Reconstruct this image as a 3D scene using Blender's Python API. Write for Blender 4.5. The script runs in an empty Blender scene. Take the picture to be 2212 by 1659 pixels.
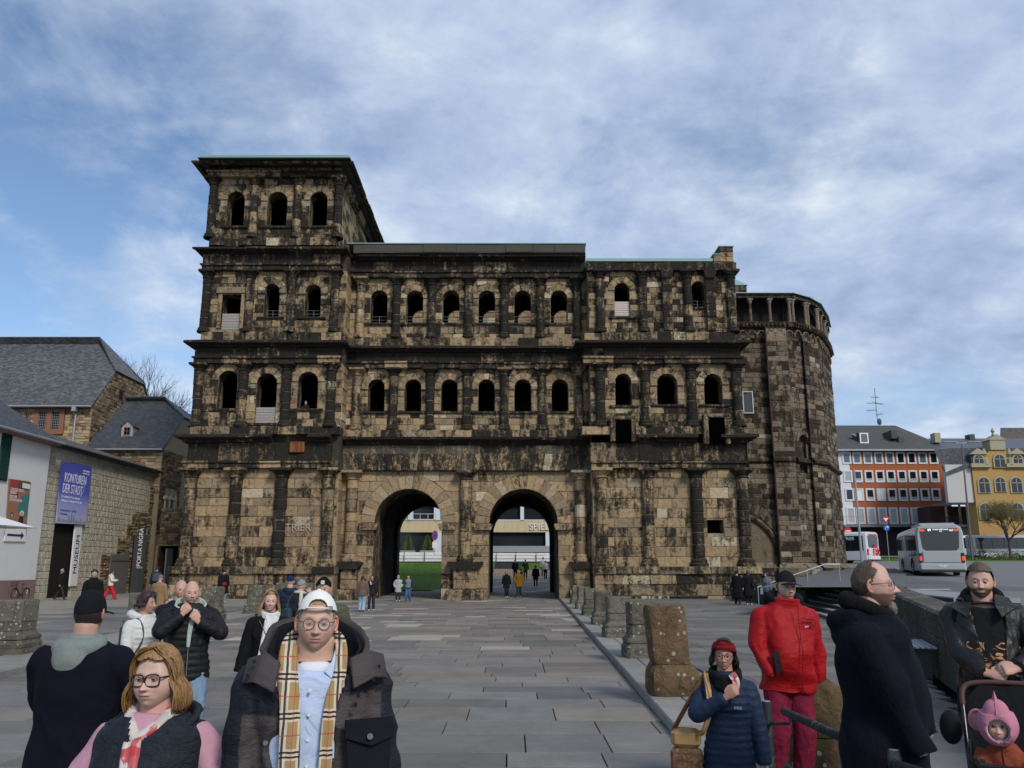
import bpy, bmesh, math, random
import numpy as np
from mathutils import Vector, Matrix, noise as mnoise
random.seed(7); RND = random.Random(11)
SC = bpy.context.scene; COL = SC.collection
pi = math.pi
FPX = 1820.0; KY = 1.14; PLAN = [True]   # depths of the setting are noted in plan units of 1.14 m
PITCH = math.atan(395.5/FPX); CH = 1.95
cam = bpy.data.cameras.new('camera'); co = bpy.data.objects.new('camera', cam); COL.objects.link(co)
co.location = (0, 0, CH); co.rotation_euler = (pi/2+PITCH, 0, 0)
cam.sensor_width = 36; cam.lens = 36*FPX/2212; cam.clip_end = 5000; cam.clip_start = 0.05
SC.camera = co
SUN_EL = math.radians(38); SUN_AZ = math.radians(152)
w = bpy.data.worlds.new('World'); SC.world = w; w.use_nodes = True
nt = w.node_tree; nt.nodes.clear()
def N(nt, t, **k):
 n = nt.nodes.new(t)
 for a, v in k.items():
  if a.startswith('i_'):
   n.inputs[a[2:].replace('_', ' ')].default_value = v
  else: setattr(n, a, v)
 return n
def L(nt, a, b): nt.links.new(a, b)
def mathn(nt, op, a, b=None, c=None, clamp=False):
 n = nt.nodes.new('ShaderNodeMath'); n.operation = op; n.use_clamp = clamp
 for i, v in enumerate((a, b, c)):
  if v is None: continue
  if isinstance(v, (int, float)): n.inputs[i].default_value = v
  else: nt.links.new(v, n.inputs[i])
 return n.outputs[0]
def mixc(nt, fac, a, b, bt='MIX'):
 n = nt.nodes.new('ShaderNodeMix'); n.data_type = 'RGBA'; n.blend_type = bt; n.clamp_factor = True
 for s, v in ((n.inputs[0], fac), (n.inputs[6], a), (n.inputs[7], b)):
  if isinstance(v, (int, float)): s.default_value = v
  elif isinstance(v, tuple): s.default_value = (*v[:3], 1)
  else: nt.links.new(v, s)
 return n.outputs[2]
def ramp(nt, x, stops):
 n = nt.nodes.new('ShaderNodeValToRGB'); cr = n.color_ramp
 while len(cr.elements) < len(stops): cr.elements.new(0.5)
 for e, (p, c) in zip(cr.elements, stops):
  e.position = p; e.color = (c, c, c, 1) if isinstance(c, (int, float)) else (*c, 1)
 nt.links.new(x, n.inputs[0]); return n.outputs[0]
sky = N(nt, 'ShaderNodeTexSky', sky_type='NISHITA', sun_disc=False, sun_elevation=SUN_EL, sun_rotation=SUN_AZ, air_density=1.0, dust_density=0.6, ozone_density=3.0)
tc = N(nt, 'ShaderNodeTexCoord'); sep = N(nt, 'ShaderNodeSeparateXYZ'); L(nt, tc.outputs['Generated'], sep.inputs[0])
zz = mathn(nt, 'ADD', mathn(nt, 'MAXIMUM', sep.outputs[2], 0.0), 0.30)
cx = mathn(nt, 'DIVIDE', sep.outputs[0], zz); cy = mathn(nt, 'DIVIDE', sep.outputs[1], zz)
cmb = N(nt, 'ShaderNodeCombineXYZ'); L(nt, cx, cmb.inputs[0]); L(nt, cy, cmb.inputs[1])
def wn(scale, detail, rough, dist, off=0.0, vec=None):
 m = N(nt, 'ShaderNodeMapping'); m.inputs['Location'].default_value = (off, off*1.7, off*0.6); L(nt, vec or cmb.outputs[0], m.inputs[0])
 n = N(nt, 'ShaderNodeTexNoise'); L(nt, m.outputs[0], n.inputs['Vector'])
 n.inputs['Scale'].default_value = scale; n.inputs['Detail'].default_value = detail
 n.inputs['Roughness'].default_value = rough; n.inputs['Distortion'].default_value = dist
 return n.outputs[0]
big = wn(0.8, 3, 0.5, 0.0, 5.3); fine = wn(2.3, 10, 0.60, 0.3, 7.7); wisp = wn(6.5, 8, 0.6, 0.2, 1.2)
east = mathn(nt, 'MULTIPLY', cx, 0.16)
cov = mathn(nt, 'ADD', mathn(nt, 'ADD', mathn(nt, 'MULTIPLY', big, 0.75), mathn(nt, 'MULTIPLY', fine, 0.75)), east)
cov = mathn(nt, 'ADD', cov, mathn(nt, 'MULTIPLY', wisp, 0.20))
cmask = ramp(nt, cov, [(0.67, 0.0), (0.78, 0.5), (0.89, 0.9), (1.0, 1.0)])
shade = mathn(nt, 'ADD', mathn(nt, 'MULTIPLY', wn(1.7, 9, 0.62, 0.25, 12.4), 0.65), mathn(nt, 'MULTIPLY', wisp, 0.35))
ccol = ramp(nt, shade, [(0.34, (0.22, 0.28, 0.42)), (0.43, (0.29, 0.36, 0.50)), (0.52, (0.38, 0.45, 0.56)), (0.61, (0.53, 0.58, 0.64)), (0.71, (0.78, 0.79, 0.80))])
bgs = N(nt, 'ShaderNodeBackground'); bgs.inputs[1].default_value = 0.095; L(nt, sky.outputs[0], bgs.inputs[0])
bgc = N(nt, 'ShaderNodeBackground'); bgc.inputs[1].default_value = 1.0; L(nt, ccol, bgc.inputs[0])
mx = N(nt, 'ShaderNodeMixShader'); L(nt, cmask, mx.inputs[0]); L(nt, bgs.outputs[0], mx.inputs[1]); L(nt, bgc.outputs[0], mx.inputs[2])
wo = N(nt, 'ShaderNodeOutputWorld'); L(nt, mx.outputs[0], wo.inputs[0])
sl = bpy.data.lights.new('sun', 'SUN'); sl.energy = 1.5; sl.angle = math.radians(13); sl.color = (1.0, 0.955, 0.89)
so = bpy.data.objects.new('sun', sl); COL.objects.link(so)
sd = Vector((math.sin(SUN_AZ)*math.cos(SUN_EL), math.cos(SUN_AZ)*math.cos(SUN_EL), math.sin(SUN_EL)))
so.rotation_euler = sd.to_track_quat('Z', 'Y').to_euler()
SC.view_settings.view_transform = 'Standard'; SC.view_settings.look = 'None'; SC.view_settings.gamma = 1
SC.view_settings.exposure = 0.60; SC.view_settings.use_curve_mapping = False
SC.cycles.max_bounces = 6; SC.cycles.diffuse_bounces = 3; SC.cycles.glossy_bounces = 3; SC.cycles.transmission_bounces = 4; SC.cycles.transparent_max_bounces = 8
SC.cycles.use_denoising = True
def at(u, v, Y):
 dx = (u-1106)/FPX; dy = (829.5-v)/FPX; t = KY*Y/(math.cos(PITCH)-dy*math.sin(PITCH))
 return Vector((dx*t, Y, CH+t*(math.sin(PITCH)+dy*math.cos(PITCH))))
def gnd(u, v, z=0.0):
 dx = (u-1106)/FPX; dy = (829.5-v)/FPX; t = (z-CH)/(math.sin(PITCH)+dy*math.cos(PITCH))
 return Vector((dx*t, t*(math.cos(PITCH)-dy*math.sin(PITCH))/KY, z))
def tag(o, label=None, cat=None, group=None, kind=None):
 if label: o['label'] = label
 if cat: o['category'] = cat
 if group: o['group'] = group
 if kind: o['kind'] = kind
 return o
def empty(name, loc=(0, 0, 0), rz=0, label=None, cat=None, group=None):
 o = bpy.data.objects.new(name, None); COL.objects.link(o); o.location = (loc[0], loc[1]*(KY if PLAN[0] else 1), loc[2]); o.rotation_euler = (0, 0, rz)
 o.empty_display_size = 0.3
 return tag(o, label, cat, group)
class MB:
 """collects polygons; col = per-vertex (r,g,b) attribute"""
 def __init__(s): s.v = []; s.f = []; s.c = []; s.m = []; s.local = False
 def add(s, vs, fs, c=(0.5, 0.5, 0.0), m=0):
  n = len(s.v); s.v += [tuple(p) for p in vs]; s.f += [tuple(i+n for i in f) for f in fs]; s.m += [m]*len(fs)
  if isinstance(c, list): s.c += c
  else: s.c += [c]*len(vs)
 def box(s, x0, x1, y0, y1, z0, z1, c=(0.5, 0.5, 0), m=0, M=None):
  p = [(x0, y0, z0), (x1, y0, z0), (x1, y1, z0), (x0, y1, z0), (x0, y0, z1), (x1, y0, z1), (x1, y1, z1), (x0, y1, z1)]
  if M is not None: p = [tuple(M @ Vector(q)) for q in p]
  s.add(p, [(3, 2, 1, 0), (4, 5, 6, 7), (0, 1, 5, 4), (1, 2, 6, 5), (2, 3, 7, 6), (3, 0, 4, 7)], c, m)
 def bbox(s, x0, x1, y0, y1, z0, z1, b=0.01, c=(0.5, 0.5, 0), m=0, M=None):   # box with a chamfered top and vertical edges
  x0, x1 = min(x0, x1), max(x0, x1); y0, y1 = min(y0, y1), max(y0, y1)
  b = min(b, (x1-x0)*.3, (y1-y0)*.3, (z1-z0)*.3)
  def ring(i, z): return [(x0+b+i, y0+i, z), (x1-b-i, y0+i, z), (x1-i, y0+b+i, z), (x1-i, y1-b-i, z), (x1-b-i, y1-i, z), (x0+b+i, y1-i, z), (x0+i, y1-b-i, z), (x0+i, y0+b+i, z)]
  rs = [ring(b*.9, z0), ring(0, z0+b), ring(0, z1-b), ring(b*.9, z1)]
  p = [q for r in rs for q in r]
  if M is not None: p = [tuple(M @ Vector(q)) for q in p]
  f = [tuple(range(7, -1, -1)), tuple(range(24, 32))]
  for k in range(3):
   for i in range(8):
    j = (i+1) % 8; f.append((k*8+i, k*8+j, k*8+8+j, k*8+8+i))
  s.add(p, f, c, m)
 def quad(s, a, b, c_, d, c=(0.5, 0.5, 0), m=0): s.add([a, b, c_, d], [(0, 1, 2, 3)], c, m)
 def tube(s, pts, r, n=8, c=(0.5, 0.5, 0), m=0, cap=True, flat=1.0, up=None):
  pts = [Vector(p) for p in pts]
  if isinstance(r, (int, float)): r = [r]*len(pts)
  vs = []; prev = None
  for i, p in enumerate(pts):
   t = (pts[min(i+1, len(pts)-1)]-pts[max(i-1, 0)])
   if t.length < 1e-9: t = Vector((0, 0, 1))
   t.normalize()
   if prev is None:
    a = Vector(up) if up is not None else (Vector((0, 0, 1)) if abs(t.z) < 0.9 else Vector((1, 0, 0)))
    x = t.cross(a).normalized()
   else:
    x = (prev - t*prev.dot(t)); x = x.normalized() if x.length > 1e-6 else t.orthogonal().normalized()
   prev = x; y = t.cross(x)
   for k in range(n):
    a = 2*pi*k/n; vs.append(p+x*math.cos(a)*r[i]+y*math.sin(a)*r[i]*flat)
  fs = []
  for i in range(len(pts)-1):
   for k in range(n):
    j = (k+1) % n; fs.append((i*n+k, i*n+j, (i+1)*n+j, (i+1)*n+k))
  if cap: fs += [tuple(range(n-1, -1, -1)), tuple((len(pts)-1)*n+k for k in range(n))]
  s.add(vs, fs, c, m)
 def lathe(s, prof, cx=0, cy=0, n=16, c=(0.5, 0.5, 0), m=0, a0=0, sq=0):
  vs = []; fs = []
  for r, z in prof:
   for k in range(n):
    a = a0+2*pi*k/n; ca, sa = math.cos(a), math.sin(a)
    q = 1.0
    if sq: q = 1/max(abs(ca), abs(sa))
    vs.append((cx+r*ca*q, cy+r*sa*q, z))
  for i in range(len(prof)-1):
   for k in range(n):
    j = (k+1) % n; fs.append((i*n+k, i*n+j, (i+1)*n+j, (i+1)*n+k))
  fs += [tuple(range(n-1, -1, -1)), tuple((len(prof)-1)*n+k for k in range(n))]
  s.add(vs, fs, c, m)
 def sphere(s, cen, r, n=12, m_=8, c=(0.5, 0.5, 0), m=0):
  r = (r, r, r) if isinstance(r, (int, float)) else r
  vs = []; fs = []
  for i in range(m_+1):
   th = pi*i/m_
   for k in range(n):
    a = 2*pi*k/n; vs.append((cen[0]+r[0]*math.sin(th)*math.cos(a), cen[1]+r[1]*math.sin(th)*math.sin(a), cen[2]+r[2]*math.cos(th)))
  for i in range(m_):
   for k in range(n):
    j = (k+1) % n; fs.append((i*n+k, (i+1)*n+k, (i+1)*n+j, i*n+j))
  s.add(vs, fs, c, m)
 def prism(s, poly, y0, y1, c=(0.5, 0.5, 0), m=0, M=None):   # poly in (x,z), extruded in y
  n = len(poly); p = [(a, y0, b) for a, b in poly]+[(a, y1, b) for a, b in poly]
  if M is not None: p = [tuple(M @ Vector(q)) for q in p]
  s.add(p, [tuple(range(n)), tuple(range(2*n-1, n-1, -1))]+[(i, i+n, (i+1) % n+n, (i+1) % n) for i in range(n)], c, m)
 def mesh(s, name, mats, smooth=False):
  me = bpy.data.meshes.new(name); me.from_pydata(s.v, [], s.f)
  for q in (mats if isinstance(mats, (list, tuple)) else [mats]): me.materials.append(q)
  if any(s.m): me.polygons.foreach_set('material_index', s.m)
  if s.c:
   at_ = me.color_attributes.new('Col', 'FLOAT_COLOR', 'POINT')
   a = np.ones((len(s.v), 4), dtype=np.float32); a[:, :3] = np.array(s.c, dtype=np.float32)[:, :3]
   at_.data.foreach_set('color', a.ravel())
  if smooth: me.polygons.foreach_set('use_smooth', [True]*len(me.polygons))
  me.update(); return me
 def build(s, name, mats, parent=None, smooth=False, loc=None, **tg):
  q = parent
  while q is not None and q.parent is not None: q = q.parent
  if PLAN[0] and (q is None or q.location.length < 1e-6) and not s.local: s.v = [(a, b*KY, c) for a, b, c in s.v]
  o = bpy.data.objects.new(name, s.mesh(name, mats, smooth)); COL.objects.link(o)
  if parent is not None: o.parent = parent
  if loc is not None: o.location = loc
  tag(o, **tg); return o
def autosmooth(o, ang=40):
 me = o.data; me.polygons.foreach_set('use_smooth', [True]*len(me.polygons))
 me.set_sharp_from_angle(angle=math.radians(ang))
 return o
def copy_tree(o, parent=None):
 c = o.copy(); COL.objects.link(c); c.parent = parent
 for ch in o.children: copy_tree(ch, c)
 return c
class Frame:
 def __init__(s, ox, oy, ang=0): s.o = (ox, oy); s.c, s.s = math.cos(ang), math.sin(ang)
 def __call__(s, a, d, z): return (s.o[0]+a*s.c+d*s.s, s.o[1]+a*s.s-d*s.c, z)
def two(p, q):
 return Frame(p[0], p[1], math.atan2(q[1]-p[1], q[0]-p[0])), math.hypot(q[0]-p[0], q[1]-p[1])
def newmat(name, rough=0.8, spec=0.3, metal=0.0):
 m = bpy.data.materials.new(name); m.use_nodes = True; nt = m.node_tree
 b = nt.nodes['Principled BSDF']; b.inputs['Roughness'].default_value = rough; b.inputs['Metallic'].default_value = metal
 b.inputs['Specular IOR Level'].default_value = spec
 return m, nt, b
def noise(nt, scale, detail=4, rough=0.5, dist=0.0, vec=None, stretch=None, out=0):
 n = nt.nodes.new('ShaderNodeTexNoise'); n.inputs['Scale'].default_value = scale; n.inputs['Detail'].default_value = detail
 n.inputs['Roughness'].default_value = rough; n.inputs['Distortion'].default_value = dist
 if vec is None:
  g = nt.nodes.get('GEO') or nt.nodes.new('ShaderNodeNewGeometry'); g.name = 'GEO'; vec = g.outputs['Position']
 if stretch:
  m = nt.nodes.new('ShaderNodeMapping'); m.inputs['Scale'].default_value = stretch; nt.links.new(vec, m.inputs[0]); vec = m.outputs[0]
 nt.links.new(vec, n.inputs['Vector']); return n.outputs[out]
def objvec(nt):
 t = nt.nodes.get('TC') or nt.nodes.new('ShaderNodeTexCoord'); t.name = 'TC'; return t.outputs['Object']
def attr(nt, comp=None):
 a = nt.nodes.get('ATT')
 if a is None: a = nt.nodes.new('ShaderNodeAttribute'); a.name = 'ATT'; a.attribute_name = 'Col'
 if comp is None: return a.outputs['Color']
 s = nt.nodes.get('ATS')
 if s is None: s = nt.nodes.new('ShaderNodeSeparateColor'); s.name = 'ATS'; nt.links.new(a.outputs['Color'], s.inputs[0])
 return s.outputs[comp]
def bump(nt, b, h, strength=0.4, dist=0.02):
 n = nt.nodes.new('ShaderNodeBump'); n.inputs['Strength'].default_value = strength; n.inputs['Distance'].default_value = dist
 nt.links.new(h, n.inputs['Height']); nt.links.new(n.outputs[0], b.inputs['Normal'])
def simple(name, col, rough=0.7, spec=0.3, metal=0.0, var=0.15, scale=6, bmp=0.0, bscale=40, obj=False):
 m, nt, b = newmat(name, rough, spec, metal)
 vec = objvec(nt) if obj else None
 n = noise(nt, scale, 5, 0.6, vec=vec)
 f = mathn(nt, 'ADD', mathn(nt, 'MULTIPLY', n, 2*var), 1-var)
 c = mixc(nt, 1.0, tuple(col), f, 'MULTIPLY'); L(nt, c, b.inputs['Base Color'])
 if bmp: bump(nt, b, noise(nt, bscale, 4, 0.6, vec=vec), bmp, 0.01)
 return m
def vcol(name, rough=0.7, spec=0.3, metal=0.0, var=0.12, scale=8, bmp=0.0, bscale=60, bdist=0.01):
 m, nt, b = newmat(name, rough, spec, metal)
 n = noise(nt, scale, 5, 0.6)
 f = mathn(nt, 'ADD', mathn(nt, 'MULTIPLY', n, 2*var), 1-var)
 L(nt, mixc(nt, 1.0, attr(nt), f, 'MULTIPLY'), b.inputs['Base Color'])
 if bmp: bump(nt, b, noise(nt, bscale, 4, 0.6), bmp, bdist)
 return m
def emis(name, col, s):
 m, nt, b = newmat(name); b.inputs['Base Color'].default_value = (*col, 1)
 b.inputs['Emission Color'].default_value = (*col, 1); b.inputs['Emission Strength'].default_value = s; return m
def stone_mat(name, tanA, tanB, pale, soot0, soot1, moss=0.3, lich=0.0, thr=0.0, pal_n=0.0):
 """attribute: r = how black, g = which stone, b = 1 for lime mortar"""
 m, nt, b = newmat(name, 0.92, 0.15)
 n1 = noise(nt, 0.9, 5, 0.6); n2 = noise(nt, 5.5, 8, 0.66, 0.6); st = noise(nt, 1.0, 6, 0.65, 0.3, stretch=(3.2, 3.2, 0.5)); n3 = noise(nt, 26, 5, 0.7)
 blot = noise(nt, 2.6, 9, 0.74, 1.4)
 e = mathn(nt, 'ADD', mathn(nt, 'MULTIPLY', mathn(nt, 'SUBTRACT', attr(nt, 0), 0.5+thr), 1.05), 0.5)
 e = mathn(nt, 'ADD', e, mathn(nt, 'MULTIPLY', mathn(nt, 'SUBTRACT', n1, 0.5), 0.9))
 e = mathn(nt, 'ADD', e, mathn(nt, 'MULTIPLY', mathn(nt, 'SUBTRACT', st, 0.5), 1.6))
 e = mathn(nt, 'ADD', e, mathn(nt, 'MULTIPLY', mathn(nt, 'SUBTRACT', blot, 0.5), 1.9))
 e = mathn(nt, 'ADD', e, mathn(nt, 'MULTIPLY', mathn(nt, 'SUBTRACT', n3, 0.5), 0.9))
 sm = ramp(nt, e, [(0.30, 0.0), (0.5, 0.62), (0.72, 1.0)])
 tan = mixc(nt, ramp(nt, attr(nt, 1), [(0.2, 0.0), (0.8, 1.0)]), tanA, tanB)
 tan = mixc(nt, ramp(nt, attr(nt, 1), [(0.93, 0.0), (0.97, 0.8)]), tan, pale)
 tan = mixc(nt, mathn(nt, 'MULTIPLY', ramp(nt, blot, [(0.55, 0.0), (0.68, 1.0)]), 0.45), tan, pale)
 tan = mixc(nt, 1.0, tan, mathn(nt, 'ADD', mathn(nt, 'MULTIPLY', n2, 1.3), 0.32), 'MULTIPLY')
 sc = mixc(nt, n2, soot0, soot1)
 c = mixc(nt, sm, tan, sc)
 if moss:
  g = nt.nodes.new('ShaderNodeSeparateXYZ'); gg = nt.nodes['GEO']; L(nt, gg.outputs['Normal'], g.inputs[0])
  mm = mathn(nt, 'MULTIPLY', ramp(nt, g.outputs[2], [(0.3, 0.0), (0.6, 1.0)]), ramp(nt, n1, [(0.45, 0.0), (0.6, moss)]))
  c = mixc(nt, mm, c, (0.085, 0.075, 0.02))
 if lich:
  v = nt.nodes.new('ShaderNodeTexVoronoi'); v.inputs['Scale'].default_value = 9; v.inputs['Randomness'].default_value = 1
  L(nt, nt.nodes['GEO'].outputs['Position'], v.inputs['Vector'])
  r = mathn(nt, 'ADD', mathn(nt, 'MULTIPLY', noise(nt, 2.2, 2, 0.5), 0.62), mathn(nt, 'MULTIPLY', noise(nt, 40, 3, .6), .12))
  mk = mathn(nt, 'LESS_THAN', v.outputs['Distance'], mathn(nt, 'SUBTRACT', r, 0.19))
  c = mixc(nt, mathn(nt, 'MULTIPLY', mk, lich), c, (0.42, 0.42, 0.34))
 c = mixc(nt, attr(nt, 2), c, mixc(nt, sm, (0.36, 0.31, 0.22), (0.17, 0.145, 0.105)))
 L(nt, c, b.inputs['Base Color'])
 h = mathn(nt, 'ADD', mathn(nt, 'MULTIPLY', n2, 1.0), mathn(nt, 'MULTIPLY', n3, 0.35))
 bump(nt, b, h, 0.9, 0.09)
 return m
M_GATE = stone_mat('weathered_sandstone', (0.40, 0.285, 0.16), (0.27, 0.20, 0.125), (0.60, 0.50, 0.34), (0.006, 0.006, 0.006), (0.050, 0.043, 0.034), moss=0.45)
M_APSE = stone_mat('apse_sandstone', (0.22, 0.165, 0.11), (0.155, 0.125, 0.092), (0.40, 0.35, 0.27), (0.014, 0.012, 0.010), (0.060, 0.046, 0.034), moss=0.2)
M_PILLAR = stone_mat('pillar_stone', (0.17, 0.155, 0.12), (0.14, 0.13, 0.10), (0.2, 0.185, 0.15), (0.05, 0.046, 0.034), (0.11, 0.10, 0.065), moss=0.2, lich=0.8, thr=0.1)
M_PILLARB = stone_mat('brown_pillar_stone', (0.17, 0.11, 0.062), (0.125, 0.09, 0.052), (0.2, 0.14, 0.08), (0.045, 0.035, 0.015), (0.10, 0.08, 0.035), moss=0.2, lich=0.85, thr=-.05)
M_COPPER = simple('green_copper', (0.21, 0.36, 0.32), 0.55, 0.4, var=0.12, scale=2)
M_DARK = simple('dark_interior', (0.02, 0.018, 0.016), 0.95, 0.1)  # near-black colour paints the unlit depth behind openings
def block(F, poly, proud, ch, rnd, back=-0.03, jit=0.008):
 """one dressed stone: outline poly [(a,z)...] counter-clockwise seen from outside"""
 n = len(poly); ca = sum(p[0] for p in poly)/n; cz = sum(p[1] for p in poly)/n
 A = []; 
 for (a, z) in poly: A.append(F(a, back, z))
 for (a, z) in poly: A.append(F(a, proud-ch*0.8, z))
 tilt = rnd.uniform(-jit, jit); tilt2 = rnd.uniform(-jit, jit)
 for (a, z) in poly:
  da, dz = ca-a, cz-z; k = ch*1.3
  aa = a+math.copysign(min(k, abs(da)*.6), da); zz = z+math.copysign(min(k, abs(dz)*.6), dz)
  A.append(F(aa, proud+tilt*(1 if a > ca else -1)+tilt2*(1 if z > cz else -1), zz))
 f = [tuple(range(2*n, 3*n))]
 for k in (0, 1):
  for i in range(n): j = (i+1) % n; f.append((k*n+i, k*n+j, k*n+n+j, k*n+n+i))
 area = 0
 for i in range(n): x0, y0 = poly[i]; x1, y1 = poly[(i+1) % n]; area += x0*y1-x1*y0
 return A, f, abs(area)/2
def courses(F, a0, a1, z0, z1, rnd, ch=0.6, lens=(0.8, 1.5), soot=0.4, sv=0.25, gap=0.018, proud=0.05, pv=0.025, holes=(), seed_tint=None, jit=0.008, chv=0.12):
 """rows of dressed blocks; holes = (centre a, half width, bottom z, spring z or None, ring width)"""
 out = []; n = max(1, round((z1-z0)/ch)); zs = [z0]
 hs = [ch*(1+rnd.uniform(-chv, chv)) for _ in range(n)]; k = (z1-z0)/sum(hs)
 for h in hs: zs.append(zs[-1]+h*k)
 for i in range(n):
  za, zb = zs[i]+gap/2, zs[i+1]-gap/2; cuts = [(a0, a1, None, None)]
  for (c, hw, zbot, zspr, ring) in holes:
   top = ring if zspr is None else zspr+hw+ring
   if zb < zbot+0.02 or za > top-0.02: continue
   rr = hw+(ring if zspr is not None else 0); curved = zspr is not None and zb > zspr
   nc = []
   for (p, q, lb, rb) in cuts:
    lo, hi = (c-rr, c+rr) if curved else (c-hw, c+hw)
    if hi <= p or lo >= q: nc.append((p, q, lb, rb)); continue
    if curved:
     if p < c: nc.append((p, min(q, c), lb, (c, rr, zspr)))
     if q > c: nc.append((max(p, c), q, (c, rr, zspr), rb))
    else:
     if lo > p: nc.append((p, lo, lb, None))
     if hi < q: nc.append((hi, q, None, rb))
   cuts = nc
  for (p, q, lb, rb) in cuts:
   W = q-p
   if W < 0.03: continue
   m = max(1, round(W/rnd.uniform(*lens))); ws = [rnd.uniform(0.75, 1.3) for _ in range(m)]; t = W/sum(ws); xa = p
   for j, w_ in enumerate(ws):
    xb = xa+w_*t; A, B = xa+gap/2, xb-gap/2; xa = xb
    if B-A < 0.03: continue
    if lb or rb:
     N_ = 5; zz = [za+(zb-za)*e/(N_-1) for e in range(N_)]
     def bd(k, z):
      dz = z-k[2]
      return k[1] if dz <= 0 else math.sqrt(max(k[1]*k[1]-dz*dz, 0))
     xL = [max(A, lb[0]+bd(lb, z)+gap/2) if lb else A for z in zz]; xR = [min(B, rb[0]-bd(rb, z)-gap/2) if rb else B for z in zz]
     if max(r_-l_ for l_, r_ in zip(xL, xR)) < 0.05: continue
     mid = [(l_+r_)/2 for l_, r_ in zip(xL, xR)]
     xL = [min(l_, m2) if r_ >= l_ else m2 for l_, r_, m2 in zip(xL, xR, mid)]; xR = [max(r_, l_+0.005) for l_, r_ in zip(xL, xR)]
     poly = [(x, z) for x, z in zip(xR, zz)]+[(x, z) for x, z in reversed(list(zip(xL, zz)))]
     if not lb: poly = poly[:N_]+[(A, zb), (A, za)]
     if not rb: poly = [(B, za), (B, zb)]+poly[N_:]
    else: poly = [(A, za), (B, za), (B, zb), (A, zb)]
    if len(set(poly)) < 3: continue
    pr = proud+rnd.uniform(-pv, pv)
    vs, fs, ar = block(F, poly, pr, 0.022, rnd, jit=jit)
    s = min(1, max(0, soot+rnd.gauss(0, sv)))
    out.append((ar, vs, fs, (s, rnd.random() if seed_tint is None else seed_tint, 0.0)))
 return out
def emit_blocks(blocks, parent, mat, name='stone_block', limit=300, rest='stone_infill'):
 blocks.sort(key=lambda b: -b[0])
 for ar, vs, fs, c in blocks[:limit]:
  mb = MB(); mb.add(vs, fs, c); mb.build(name, mat, parent)
 if blocks[limit:]:
  mb = MB()
  for ar, vs, fs, c in blocks[limit:]: mb.add(vs, fs, c)
  mb.build(rest, mat, parent, kind='stuff')
def wallpanel(mb, F, a0, a1, z0, z1, holes=(), th=0.7, c=(0.5, 0.5, 1.0), cr=(0.6, 0.5, 0.0), seg=14):
 """backing wall face with real openings and reveals; holes = (centre, half width, bottom, spring or None, top if flat)"""
 hs = sorted(holes); x = a0
 for (cc, hw, zb, zs, top) in hs:
  mb.quad(F(x, 0, z0), F(cc-hw, 0, z0), F(cc-hw, 0, z1), F(x, 0, z1), c)
  if zb > z0+1e-4: mb.quad(F(cc-hw, 0, z0), F(cc+hw, 0, z0), F(cc+hw, 0, zb), F(cc-hw, 0, zb), c)
  if zs is None: pts = [(cc-hw, top), (cc+hw, top)]
  else: pts = [(cc-hw*math.cos(pi*i/seg), zs+hw*math.sin(pi*i/seg)) for i in range(seg+1)]
  for (p, q) in zip(pts, pts[1:]): mb.quad(F(p[0], 0, p[1]), F(q[0], 0, q[1]), F(q[0], 0, z1), F(p[0], 0, z1), c)
  loop = [(cc-hw, zb)]+pts+[(cc+hw, zb)]
  for (p, q) in zip(loop, loop[1:]): mb.quad(F(p[0], 0, p[1]), F(p[0], -th, p[1]), F(q[0], -th, q[1]), F(q[0], 0, q[1]), cr)
  mb.quad(F(cc-hw, 0, zb), F(cc+hw, 0, zb), F(cc+hw, -th, zb), F(cc-hw, -th, zb), cr)
  x = cc+hw
 mb.quad(F(x, 0, z0), F(a1, 0, z0), F(a1, 0, z1), F(x, 0, z1), c)
def voussoirs(F, c, hw, zs, ring, n, rnd, parent, mat, soot=0.3, proud=0.07, gap=0.02, a0=0.0, a1=pi):
 for i in range(n):
  t0 = a0+(a1-a0)*i/n+gap/2/(hw+ring/2); t1 = a0+(a1-a0)*(i+1)/n-gap/2/(hw+ring/2)
  ro = ring*(1+rnd.uniform(-0.06, 0.06))
  poly = [(c+(hw+ro)*math.cos(t), zs+(hw+ro)*math.sin(t)) for t in (t0, (t0+t1)/2, t1)]+[(c+hw*math.cos(t), zs+hw*math.sin(t)) for t in (t1, (t0+t1)/2, t0)]
  vs, fs, ar = block(F, poly, proud+rnd.uniform(-.01, .01), 0.02, rnd)
  mb = MB(); mb.add(vs, fs, (min(1, max(0, rnd.gauss(soot, .15))), rnd.random(), 0)); mb.build('voussoir', mat, parent)
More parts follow.
